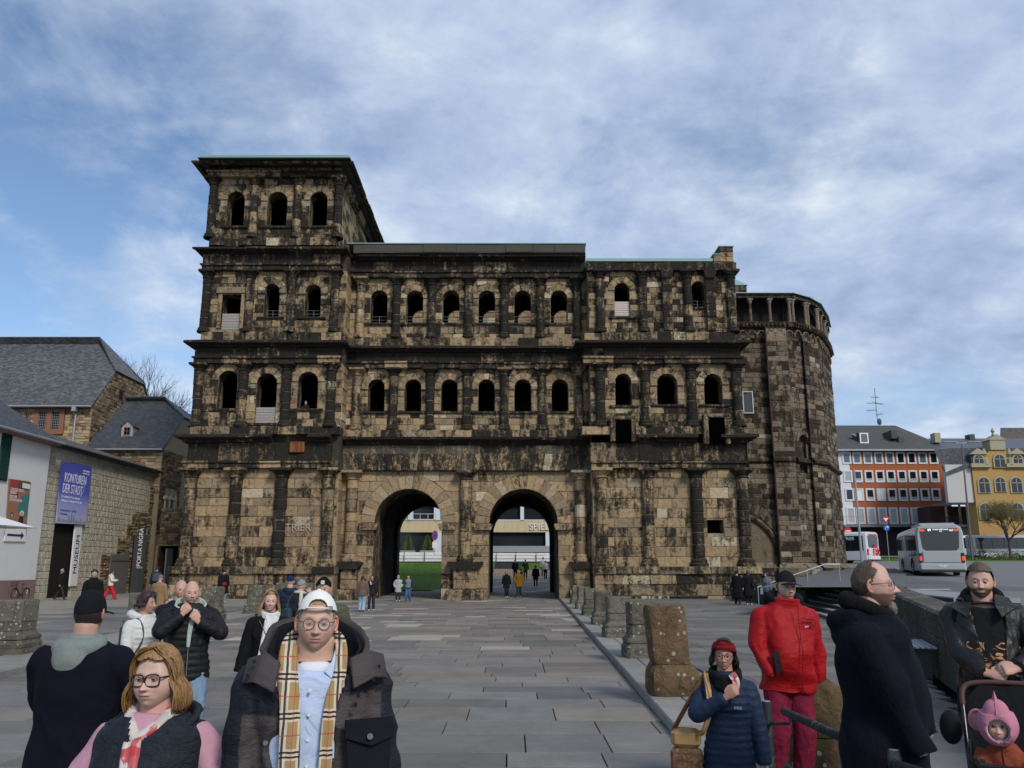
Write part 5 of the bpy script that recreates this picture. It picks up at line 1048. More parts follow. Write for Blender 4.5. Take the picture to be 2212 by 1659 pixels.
mb = MB(); mb.quad((-1.9, 73, zfar(73)+.02), (2.5, 73, zfar(73)+.02), (3.5, 80, zfar(80)+.03), (-1.9, 80, zfar(80)+.03)); mb.build('gravel_path', simple('gravel_brown', (.24, .18, .13), .95, .1, scale=20), kind='structure')
m_, n_, b2 = newmat('asphalt', .85, .25); c_ = mixc(n_, noise(n_, .35, 6, .65, .5, stretch=(.25, 1.6, 1)), (.135, .135, .135), (.215, .21, .205)); L(n_, mixc(n_, 1.0, c_, mathn(n_, 'ADD', mathn(n_, 'MULTIPLY', noise(n_, 45, 3, .7), .5), .75), 'MULTIPLY'), b2.inputs['Base Color']); bump(n_, b2, noise(n_, 90, 3, .7), .3, .008); M_ASPH = m_
rd = MB(); xb = lambda Y: 6.55+(Y-9.3)*.37 if Y < 26 else (12.8+(Y-26)*.75 if Y < 36 else 20.3+min(2.4, (Y-36)*.24))
yr = [3, 6, 9.3, 15, 21, 26, 30, 36, 41, 47, 60, 80, 100, 112, 128, 160]
for a, b in zip(yr, yr[1:]): rd.quad((xb(a), a, zroad(a)), (160, a, zroad(a)), (160, b, zroad(b)), (xb(b), b, zroad(b)))
rd.build('road', M_ASPH, kind='structure')
sw = MB(); kq = [gnd(1959, 1284, .95), gnd(1959, 1262, 1.1), gnd(1957, 1246, 1.35), gnd(1935, 1238.5, 1.5), gnd(1900, 1236, 1.6)]
ks = MB(); ks.quad((14.6, 26, zroad(26)-.01), (20.5, 26, zroad(26)-.01), (20.5, 34.2, zroad(34)+.04), (14.6, 34.2, zroad(34)+.04)); ks.quad((15.6, 34.2, zroad(34)+.05), (20.4, 34.2, zroad(34)+.05), (22.8, 46, zroad(46)+.05), (21.4, 46, zroad(46)+.05)); ks.quad((21.4, 46, zroad(46)+.05), (22.8, 46, zroad(46)+.05), (22.8, 80, zroad(80)+.05), (21.4, 80, zroad(80)+.05)); ks.quad((15.6, 34.2, 0), (15.6, 34.2, zroad(34)+.05), (21.4, 46, zroad(46)+.05), (21.4, 46, 0)); ks.quad((21.4, 46, 0), (21.4, 46, zroad(46)+.05), (21.4, 80, zroad(80)+.05), (21.4, 80, 0))
for a, b in zip(kq, kq[1:]): 
 ks.add([(a.x, a.y, zroad(a.y)), (a.x, a.y, zroad(a.y)+.12), (b.x, b.y, zroad(b.y)+.12), (b.x, b.y, zroad(b.y)), (a.x-.2, a.y, zroad(a.y)+.12), (b.x-.2, b.y, zroad(b.y)+.12), (a.x-5.5, a.y, zroad(a.y)+.11), (b.x-5.5, b.y, zroad(b.y)+.11)], [(0, 3, 2, 1), (1, 2, 5, 4), (4, 5, 7, 6)])
ks.build('pavement', simple('pavement_grey', (.12, .12, .12), .85, scale=3), kind='structure')
mb = MB(); yy = 41.5
for (u, v) in ((1999, 1262.5),): g_ = gnd(u, v, 1.3); mb.box(g_.x-.9, g_.x+.9, g_.y-.1, g_.y+.35, zroad(g_.y)-.1, zroad(g_.y)+.012)
mb.build('lane_dash', M_WHITE, kind='structure')
gb = MB(); 
for x0 in range(28, 150, 4): gb.quad((x0, 83, zroad(83)+.1), (x0+4, 83, zroad(83)+.1), (x0+4, 101, zroad(101)+.1), (x0, 101, zroad(101)+.1))
gb.box(28, 150, 82.8, 83, zroad(83)-.2, zroad(83)+.12); gr = gb; blades(44, 80, 83, 96, lambda x, y: zroad(y)+.1, 3500, .2)
gb.build('grass_verge', M_GRASS, label='strip of grass between road and parked bicycles', cat='grass', kind='stuff')
M_CONC, n_, b2 = newmat('exposed_aggregate', .95, .15); v_ = n_.nodes.new('ShaderNodeTexVoronoi'); v_.inputs['Scale'].default_value = 34; g2 = n_.nodes.get('GEO') or n_.nodes.new('ShaderNodeNewGeometry'); g2.name = 'GEO'; L(n_, g2.outputs['Position'], v_.inputs['Vector'])
s_ = n_.nodes.new('ShaderNodeSeparateColor'); L(n_, v_.outputs['Color'], s_.inputs[0]); c_ = ramp(n_, s_.outputs[0], [(0, (.045, .042, .036)), (.5, (.12, .11, .09)), (.85, (.19, .17, .14)), (.97, (.36, .33, .28))])
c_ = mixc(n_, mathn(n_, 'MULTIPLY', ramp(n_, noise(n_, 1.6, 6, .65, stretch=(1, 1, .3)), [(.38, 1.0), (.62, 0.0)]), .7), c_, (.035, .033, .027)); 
nz = n_.nodes.new('ShaderNodeSeparateXYZ'); L(n_, g2.outputs['Normal'], nz.inputs[0]); vm = mathn(n_, 'SUBTRACT', 1.0, ramp(n_, nz.outputs[2], [(.2, 0.0), (.6, 1.0)])); c_ = mixc(n_, mathn(n_, 'MULTIPLY', vm, .55), c_, (.04, .037, .03)); L(n_, c_, b2.inputs['Base Color']); bump(n_, b2, v_.outputs['Distance'], -.8, .02)  # upright faces mixed darker by normal, painting shade below the paler top
par = empty('parapet_wall', label='dark exposed-aggregate parapet wall running back beside the road', cat='wall')
pa = Vector((5.45, 8.4)); pd = Vector((.347, .938)); pn = Vector((pd.y, -pd.x)); s0 = -2.6
for k in range(4):
 s1 = s0+5.0; z1a = 1.02+.045*(s0+2.6)/2; z1b = 1.02+.045*(s1+2.6)/2; a = pa+pd*(s0+.01); b = pa+pd*(s1-.01)
 if s1 > 15.5: s1 = 15.5; b = pa+pd*s1
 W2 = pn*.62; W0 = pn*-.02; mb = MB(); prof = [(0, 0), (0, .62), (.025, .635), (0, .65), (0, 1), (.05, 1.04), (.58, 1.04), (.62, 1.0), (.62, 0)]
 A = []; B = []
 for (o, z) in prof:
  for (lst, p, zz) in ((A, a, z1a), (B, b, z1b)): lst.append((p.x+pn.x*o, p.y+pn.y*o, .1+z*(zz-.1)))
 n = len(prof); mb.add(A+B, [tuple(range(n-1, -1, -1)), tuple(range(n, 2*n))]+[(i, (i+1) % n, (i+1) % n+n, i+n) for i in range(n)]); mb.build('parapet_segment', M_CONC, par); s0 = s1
 if s1 >= 15.5: break
gb_ = gnd(1985, 1475, .13); bn = empty('metal_bench', label='grey slatted bench against the parapet behind the navy coat', cat='bench')
bp = pa+pd*4.6
for k in range(6): mb = MB(); q = bp-pn*(.1+k*.085); M4 = Matrix.Translation((q.x, q.y, .62)) @ Matrix.Rotation(math.atan2(pd.y, pd.x), 4, 'Z'); mb.bbox(0, 1.6, -.07, 0, 0, .03, .005, M=M4); mb.build('slat', M_ZINC, bn)
mb = MB(); q = bp-pn*.1; M4 = Matrix.Translation((q.x, q.y, .13)) @ Matrix.Rotation(math.atan2(pd.y, pd.x), 4, 'Z'); mb.box(.15, .2, .02, .4, 0, .49, M=M4); mb.build('leg', M_DKGREY, bn); mb = MB(); mb.box(1.4, 1.45, .02, .4, 0, .49, M=M4); mb.build('leg', M_DKGREY, bn)
def stump(x, y, w_, h, label, lean=0, mat=M_PILLAR, seed=0, group='square stone stumps lining the lane', z0=.137, rz=0.026):
 r = random.Random(seed); e = empty('stone_stump', (x, y, z0), rz, label, 'stone pillar', group); b = w_/2; hb = h*.42
 c1 = (r.uniform(.25, .6), r.random()*.85, 0); c2 = (r.uniform(.3, .6), r.random()*.85, 0)
 mb = MB()
 def sq(rings, col):
  vs = []; n = 0
  for (hw, z) in rings:
   k = hw*.14
   for (a, c) in ((-hw+k, -hw), (hw-k, -hw), (hw, -hw+k), (hw, hw-k), (hw-k, hw), (-hw+k, hw), (-hw, hw-k), (-hw, -hw+k)): vs.append((a+r.uniform(-.006, .006), c+r.uniform(-.006, .006), z))
  m = len(rings); fs = [tuple(range(7, -1, -1)), tuple((m-1)*8+i for i in range(8))]
  for q in range(m-1):
   for i in range(8): fs.append((q*8+i, q*8+(i+1) % 8, q*8+8+(i+1) % 8, q*8+8+i))
  mb.add(vs, fs, col)
 sq([(b, 0), (b, hb*.24), (b*.97, hb*.25), (b*.99, hb*.30), (b*1.0, hb*.44), (b*.94, hb*.52), (b*.90, hb*.60), (b*.95, hb*.66), (b*.94, hb*.76), (b*.80, hb*.88), (b*.76, hb)], c1); mb.build('moulded_base', mat, e)
 mb = MB(); sq([(b*.755, hb+.008), (b*.75, h*.58), (b*.745, h*.585)], c1); mb.build('shaft_block', mat, e)
 mb = MB(); sq([(b*.745, h*.595), (b*.75, h*.61), (b*.75+lean*.0, h-.03), (b*.72, h)], c2); o = mb.build('shaft_block', mat, e)
 if lean: o.rotation_euler = (0, lean, 0)
 return e
nm = ['second', 'third', 'fourth', 'fifth', 'sixth', 'farthest']
for i, (Y, hh) in enumerate(((15.6+.36, 1.10), (20.1+.35, 1.04), (24.55+.3, 1.03), (29.3+.3, 1.0), (34.0, .95), (38.6, .9))):
 stump(xr(Y)+.22+.42, Y+.1, .84 if i < 2 else .74, hh, ('grey square stump nearest behind the tall brown stone' if i == 0 else 'grey stone stump right of the lane, %s of the row counted from the brown one' % nm[i]), seed=i+3)
def rough(x, y, z0, parts, label, mat, seed):
 r = random.Random(seed); e = empty('rough_stone_pillar', (x, y, z0), .03, label, 'stone pillar')
 for nm_, rings in parts:
  mb = MB(); n = 24; vs = []
  for (hw, hd, z, ox) in rings:
   for k in range(n):
    a = 2*pi*k/n; ca, sa = math.cos(a), math.sin(a); q = (abs(ca)**7+abs(sa)**7)**(-1/7); nn = mnoise.noise(Vector((ca*1.6+seed, sa*1.6, z*2.5)))*.025
    vs.append((ox+ca*q*(hw+nn), sa*q*(hd+nn), z+mnoise.noise(Vector((ca*2, sa*2, z*5+seed)))*.012))
  m = len(rings); fs = [tuple(range(n-1, -1, -1)), tuple((m-1)*n+i for i in range(n))]
  for q in range(m-1):
   for i in range(n): fs.append((q*n+i, q*n+(i+1) % n, q*n+n+(i+1) % n, q*n+n+i))
  mb.add(vs, fs, (r.uniform(.25, .4), r.random()*.5, 0)); autosmooth(mb.build(nm_, mat, e), 50)
 return e
rough(2.36, 11.45, .137, [('base_block', [(.33, .33, 0, 0), (.36, .36, .06, 0), (.365, .36, .26, 0), (.36, .35, .33, 0), (.31, .31, .41, -.01), (.275, .28, .43, -.02)]), ('shaft_block', [(.272, .275, .436, -.028), (.28, .285, .5, -.035), (.285, .285, 1.18, -.085), (.265, .27, 1.255, -.09)])], 'tall leaning brown lichen-spotted stone beside the lane', M_PILLARB, 4)
rough(2.72, 7.05, .137, [('base_block', [(.31, .3, 0, 0), (.34, .33, .1, 0), (.34, .33, .25, 0), (.27, .27, .36, 0)]), ('shaft_block', [(.255, .27, .37, -.03), (.27, .27, .45, -.03), (.25, .26, .74, -.02), (.15, .2, .84, -.06)])], 'low broken brown stone behind the red trousers', M_PILLARB, 9)
for i, (Y, lab) in enumerate(((17.1, 'large grey stump at the left beside the man seen from behind'), (21.6, 'stone stump behind the woman in the white puffer jacket'), (26.3, 'moulded grey stump behind the bald man in black'), (30.6, 'stone stump behind the smiling woman with the white scarf'), (35.2, 'stump behind the photographer with grey beanie'), (39.8, 'stump farthest back on the left side of the lane'))):
 stump((-10.85, -10.5, -10.35, -10.3, -10.6, -10.7)[i], Y-(.4 if i == 0 else -.1), .92 if i == 0 else .78, (1.12, 1.1, 1.15, 1.1, 1.1, 1.0)[i], lab, seed=40+i, rz=-.03)
M_PIPE, n_, b2 = newmat('worn_black_pipe', .6, .2); L(n_, mixc(n_, ramp(n_, noise(n_, 9, 7, .7), [(.54, 0.0), (.68, .7)]), (.022, .024, .026), (.12, .15, .135)), b2.inputs['Base Color'])
bar = empty('pipe_barrier', label='worn dark pipe barrier in the bottom right foreground', cat='railing')
A = at(1655, 1515, 5.9); B = at(1929, 1618, 3.75)
for (p, r_) in ((A, .038), (B, .037)):
 mb = MB(); mb.tube([(p.x, p.y, 0), (p.x, p.y, p.z-.01), (p.x, p.y, p.z)], [r_, r_, r_*.85], 14); o = autosmooth(mb.build('post', M_PIPE, bar)); mb = MB(); mb.tube([(p.x, p.y, p.z-.012), (p.x, p.y, p.z+.004)], r_*.8, 12); mb.build('post_cap', M_ZINC, o)
T = at(1693, 1536, 5.55); E_ = at(1915, 1637, 3.8); F_ = at(2040, 1668, 3.1)
mb = MB(); mb.tube([T, E_, B-Vector((0, 0, .07)), F_+(F_-B)*1.2], .027, 12); autosmooth(mb.build('top_rail', M_PIPE, bar))
T2 = at(1700, 1658, 5.5); mb = MB(); mb.tube([T2, (B.x, B.y, .5), (B.x+1.5, B.y-1.5, .5)], .027, 10); mb.build('lower_rail', M_PIPE, bar)
g1 = at(1665, 1563, 5.85); g2_ = at(1708, 1563, 5.6); mb = MB(); mb.tube([g1, g2_, g2_+Vector((0, 0, .05))], .012, 8); mb.build('bracket', M_PIPE, bar)
ob = empty('orange_apartment_building', label='four-storey orange and white apartment building with grey hipped roof', cat='building')
YO = 117.0
M_ORG = simple('orange_render', (.38, .115, .045), .85, .2, var=.06, scale=.6); M_SHUT = simple('grey_shutter', (.38, .40, .40), .7); M_WH2 = simple('white_facade', (.66, .67, .69), .8, .2, var=.04, scale=.5); M_RFG = simple('grey_roof_tiles', (.085, .085, .08), .85, .2, var=.25, scale=.8)
def xo_(u, v, Y=YO): return at(u, v, Y).x
ex0 = xo_(1805, 1050); ex1 = xo_(2044, 985); exm = xo_(1838, 1050); ze_ = at(1900, 972, YO).z; zb_ = at(1900, 1135, YO).z; zg_ = zroad(YO)-.3
mb = MB(); mb.box(exm, ex1, YO, YO+14, zb_, ze_); mb.build('wall', M_ORG, ob); mb = MB(); mb.box(ex0-14, exm, YO-.12, YO+14, zb_, ze_); mb.build('white_wall', M_WH2, ob)
mb = MB(); mb.box(ex0-14, ex1+1, YO+.6, YO+14, zg_, zb_); mb.build('ground_floor_wall', simple('shop_dark', (.05, .045, .04), .6), ob); mb = MB(); mb.box(ex0-14, ex1+8, YO-2.2, YO+.6, zb_-.35, zb_); mb.build('balcony_slab', simple('slab_grey', (.16, .17, .17), .8), ob)
zr_ = at(1900, 919, YO+7).z; xr1 = xo_(1933.7, 919, YO+7)
mb = MB(); mb.add([(ex0-15, YO-.9, ze_-.1), (ex1+.8, YO-.9, ze_-.1), (xr1, YO+7, zr_), (ex0-15, YO+7, zr_), (ex1+.8, YO+15, ze_-.1)], [(0, 1, 2, 3), (1, 4, 2)]); mb.build('roof', M_RFG, ob)
mb = MB(); mb.box(ex0-15, ex1+.8, YO-1.0, YO-.8, ze_-.25, ze_-.02); mb.build('gutter', M_ZINC, ob)
rows = ((976.7, 1002.5), (1016, 1042), (1055, 1082), (1096, 1132))
F = Frame(0, YO)
for ri, (v0, v1) in enumerate(rows):
 for k in range(-1, 8):
  vm = (v0+v1)/2; uc = 1773+.1984*(390+119*k+(ri*17 if k >= 0 else 0)); uc = 1773+.1984*((390+ri*14)+119.3*k) if k >= 0 else 1773+.1984*(275+ri*16)
  xc = xo_(uc, vm); hw = .70; z0, z1 = at(1950, v1, YO).z, at(1950, v0, YO).z
  g_ = M_SHUT if (ri == 3 or (ri == 2 and k in (0, 2)) or (k == -1 and ri == 1)) else (M_GLASSD if (ri + k) % 3 or ri else M_GLASSB)
  if ri == 0 and k < 4: g_ = M_GLASSB
  Fk = Frame(0, YO-.03 if k >= 0 else YO-.15)
  o = vwin(Fk, xc-hw, xc+hw, z0, z1, ob, M_WH2, .24, M_WHITE if (ri == 2 and k in (0, 2)) else g_, 1, d=.08)
  if ri in (1, 2) and g_ is not M_SHUT: mb = MB(); mb.box(xc-.45, xc+.45, YO-.09, YO-.05, z0+.24, z0+.62); mb.build('window_parapet', M_SHUT, o)
x = ex0-2
zz = at(1950, 1118, YO).z
mb = MB(); mb.tube([(ex0-10, YO-2.1, zz), (ex1-2, YO-2.1, zz)], .03, 4)
for k in range(120): xx = ex0-10+k*(ex1-2-ex0+10)/119; mb.tube([(xx, YO-2.1, zb_), (xx, YO-2.1, zz)], .012, 3)
mb.build('balcony_railing', M_ZINC, ob)
for (u, v, w_, h_) in ((1860, 948, 1.5, 1.0), (1851, 945, .1, .1), (1925, 940, .9, .7), (1940, 952, .8, .6)):
 p_ = at(u, v, YO+2.2); mb = MB(); mb.box(p_.x-w_/2, p_.x+w_/2, YO+1.2, YO+4, p_.z-h_, p_.z+h_*.9); d_ = mb.build('dormer', M_RFG, ob); 
 if w_ > 1: vwin(Frame(0, YO+1.15), p_.x-.7, p_.x+.7, p_.z-.9, p_.z+.8, d_, M_WHITE, .2, M_GLASSB)
p_ = at(1848, 938, YO+3); mb = MB(); mb.add([at(1837, 937, YO+2.2), at(1848, 943, YO+1.6), at(1858, 942.5, YO+1.6), at(1849, 936, YO+2.3)], [(0, 1, 2, 3)]); mb.build('skylight', M_GLASSB, ob)
an = empty('roof_antenna', label='tall television antenna mast on the orange building ridge', cat='antenna'); ya_ = YO+6.9
b0 = at(1896, 918, ya_); t0 = at(1889, 838, ya_); mb = MB(); mb.tube([b0, t0], .05, 5); mb.build('mast', M_DKGREY, an)
for (u0, u1, v0, v1) in ((1882, 1898, 858, 858.5), (1873, 1907, 871, 872), (1884, 1905, 868, 874), (1872, 1893, 887, 885.5), (1893, 1906, 897, 893.5)):
 mb = MB(); mb.tube([at(u0, v0, ya_), at(u1, v1, ya_)], .03, 4)
 for k in range(6): q = at(u0+(u1-u0)*k/5, v0+(v1-v0)*k/5, ya_); mb.tube([q-Vector((0, .5, .25)), q+Vector((0, .5, .25))], .018, 3)
 mb.build('antenna_element', M_DKGREY, an)
mb = MB(); q = at(1900, 911, ya_); mb.sphere(q, (.35, .1, .6)); mb.build('satellite_dish', M_DKGREY, an)
yh = empty('yellow_villa', label='ornate yellow house with dark mansard roof behind the budding tree', cat='house'); YY = 104.0
M_YEL = simple('yellow_render', (.42, .26, .095), .85, .2, var=.08, scale=.8); M_TRIM = simple('beige_trim', (.36, .32, .22), .8); M_PALE = simple('pale_side_wall', (.50, .48, .46), .85)
def xy(u, v=1050): return at(u, v, YY).x
def zy(v): return at(2130, v, YY).z
zc_ = zy(1010); zg2 = zroad(YY)-.5
mb = MB(); mb.box(xy(2104), xy(2300), YY, YY+2.5, zg2, zc_); mb.build('wall', M_YEL, yh)
mb = MB(); mb.box(xy(2048), xy(2104)-.02, YY+.25, YY+.9, zy(1085), zy(1003)); mb.build('side_wall', M_PALE, yh)
mb = MB(); mb.box(xy(2100), xy(2142), YY-.45, YY+.2, zc_, zc_+.55); mb.build('cornice', M_TRIM, yh); mb = MB(); mb.box(xy(2176), xy(2300), YY-.45, YY+.2, zc_, zc_+.55); mb.build('cornice', M_TRIM, yh)
za_, zb2 = zc_+.5, zy(963); zt2 = zy(938)
mb = MB(); mb.add([(xy(2046), YY, zy(1027)), (xy(2104), YY-.1, zc_+.3), (xy(2300), YY-.1, zc_+.3), (xy(2300), YY+2, zb2), (xy(2083), YY+2, zb2), (xy(2036, 965), YY+2.2, zy(967))], [(0, 1, 4, 5), (1, 2, 3, 4)]); mb.build('mansard', M_SLATED, yh)
mb = MB(); mb.add([(xy(2036, 965), YY+2.2, zy(967)), (xy(2083), YY+2, zb2), (xy(2300), YY+2, zb2), (xy(2300), YY+7, zt2+.6), (xy(2065, 940), YY+7, zt2+.6), (xy(2046, 945), YY+5, zt2)], [(0, 1, 4, 5), (1, 2, 3, 4)]); mb.build('upper_roof', simple('bluish_slate', (.085, .092, .11), .5, .5, var=.15), yh)
def archwin(c, hw, z0, z1, y, parent, fr=M_TRIM):
 N_ = 10; mb = MB(); o_ = [(c-hw-.22, z0-.1), (c+hw+.22, z0-.1)]+[(c+(hw+.22)*math.cos(pi*k/N_), z1-hw+(hw+.22)*math.sin(pi*k/N_)) for k in range(N_+1)]; mb.prism(o_, y-.14, y+.1); w_ = mb.build('window', fr, parent)
 mb = MB(); i_ = [(c-hw, z0), (c+hw, z0)]+[(c+hw*math.cos(pi*k/N_), z1-hw+hw*math.sin(pi*k/N_)) for k in range(N_+1)]; mb.prism(i_, y-.17, y-.15); mb.build('pane', M_GLASSD, w_)
 mb = MB(); mb.box(c-.05, c+.05, y-.2, y-.172, z0, z1-.1); mb.box(c-hw, c+hw, y-.2, y-.172, z0+(z1-z0)*.62, z0+(z1-z0)*.62+.09); mb.build('mullion', M_TRIM, w_)
for (u, v0, v1, hw) in ((2125, 1064, 1032, .95), (2160, 1062, 1032, .85), (2195, 1064, 1032, .95), (2128, 1122, 1088, .95), (2163, 1120, 1088, .9), (2198, 1122, 1088, .95)): archwin(xy(u, (v0+v1)/2), hw*.75, zy(v0), zy(v1), YY, yh)
gx = xy(2156, 1000); mb = MB(); mb.prism([(gx-2.4, zc_), (gx+2.7, zc_), (gx+2.1, zc_+1.5), (gx+1.1, zy(972)), (gx-.95, zy(972)), (gx-1.9, zc_+1.5)], YY-.1, YY+1.5); mb.build('gable', M_YEL, yh); archwin(gx+.1, .7, zy(1009), zy(983), YY-.12, yh)
mb = MB(); mb.box(gx-1.0, gx+1.15, YY-.3, YY+1.5, zy(972), zy(951)); mb.build('gable_block', M_TRIM, yh); mb = MB(); mb.prism([(gx-1.2, zy(951)), (gx+1.35, zy(951)), (gx+.1, zy(939))], YY-.4, YY+1.5); mb.build('pediment', M_TRIM, yh); mb = MB(); mb.lathe([(.25, zy(939)), (.12, zy(934)), (.28, zy(930)), (.05, zy(923))], gx+.1, YY+.5, 8); mb.build('finial', M_TRIM, yh)
for u in (2112, 2196):
 c = xy(u, 1000); mb = MB(); mb.prism([(c-1.0, zc_+.4), (c+1.0, zc_+.4), (c+1.0, zy(982)), (c, zy(970)), (c-1.0, zy(982))], YY-.2, YY+2.5); d_ = mb.build('dormer', M_SLATED, yh); archwin(c, .6, zy(1006), zy(984), YY-.22, d_); mb = MB(); mb.prism([(c-1.25, zy(982)), (c+1.25, zy(982)), (c, zy(969))], YY-.5, YY-.2); mb.build('dormer_gable', M_TRIM, d_)
for u in (2127, 2181): c = xy(u, 1000); mb = MB(); mb.lathe([(.45, zc_+.4), (.4, zc_+1.2), (.15, zc_+1.4), (.4, zc_+1.9), (.1, zc_+2.7)], c, YY-.1, 8); mb.build('urn', M_TRIM, yh)
mb = MB(); mb.box(xy(2053, 930), xy(2066, 930), YY+4, YY+5.2, zt2-.5, zy(924)); mb.build('chimney', M_TRIM, yh); mb = MB(); mb.box(xy(2150, 930), xy(2162, 930), YY+6, YY+7.2, zt2, zy(922)); mb.build('chimney', M_DKGREY, yh)
nb = empty('brown_roofed_house', label='brown tiled roof rising behind the yellow house', cat='house'); mb = MB(); mb.add([(at(2155, 965, 118).x, 118, at(2155, 990, 118).z), (at(2300, 965, 118).x, 118, at(2155, 990, 118).z), (at(2300, 925, 124).x, 124, at(2200, 924, 124).z), (at(2161, 925, 124).x, 124, at(2200, 924, 124).z)], [(0, 1, 2, 3)]); mb.build('roof', M_SLATEB, nb)
mb = MB(); mb.box(at(2160, 965, 118).x, at(2300, 965, 118).x, 118.3, 124, zg2, at(2155, 990, 118).z); mb.build('wall', M_PALE, nb)
pv = empty('corner_pavilion', label='roofed balcony pavilion joining the orange and yellow houses', cat='pavilion'); YP = 110
def xp_(u, v=1110): return at(u, v, YP).x
mb = MB(); mb.add([at(2009, 1092, YP-1.5), at(2104, 1090, YP-1.5), at(2097, 1075, YP+3), at(2090, 1073, YP+3)], [(0, 1, 2, 3)]); mb.build('roof', M_SLATED, pv)
for u in (2036, 2065, 2094): mb = MB(); mb.tube([(xp_(u), YP-1, at(2050, 1134, YP).z), (xp_(u), YP-1, at(2050, 1090, YP).z)], .16, 6); mb.build('post', M_TRIM, pv)
mb = MB(); mb.box(xp_(2020), xp_(2104), YP-1.5, YP+5, at(2050, 1140, YP).z, at(2050, 1134, YP).z); mb.build('floor_slab', M_PALE, pv)
mb = MB(); mb.box(xp_(2020), xp_(2104), YP+1.5, YP+5, zg2, at(2050, 1134, YP).z); mb.box(xp_(2022), xp_(2104), YP+1.5, YP+5, at(2050, 1134, YP).z, at(2050, 1092, YP).z); mb.build('back_wall', simple('brown_shade', (.06, .03, .025), .9), pv)
mb = MB(); mb.box(xp_(2065), xp_(2104), YP-.8, YP+1.4, zg2, at(2050, 1141, YP).z); mb.build('base_wall', M_PALE, pv)
mb = MB(); zq0, zq1 = at(2050, 1134, YP).z, at(2050, 1118, YP).z
for k in range(40): xx = xp_(2022)+k*(xp_(2104)-xp_(2022))/39; mb.tube([(xx, YP-1.2, zq0), (xx, YP-1.2, zq1)], .02, 3)
mb.tube([(xp_(2022), YP-1.2, zq1), (xp_(2104), YP-1.2, zq1)], .04, 4); mb.build('railing', M_DKGREY, pv)
M_BUSG = simple('silver_bus_paint', (.36, .38, .38), .3, .5, var=.03); M_BUSW = simple('white_bus_paint', (.62, .63, .63), .35, .5, var=.03); M_RED = simple('red_print', (.5, .02, .02), .5); M_TAIL = emis('tail_light', (.9, .03, .01), 1.4); M_DISP = emis('display_amber_white', (.9, .9, .9), .9)
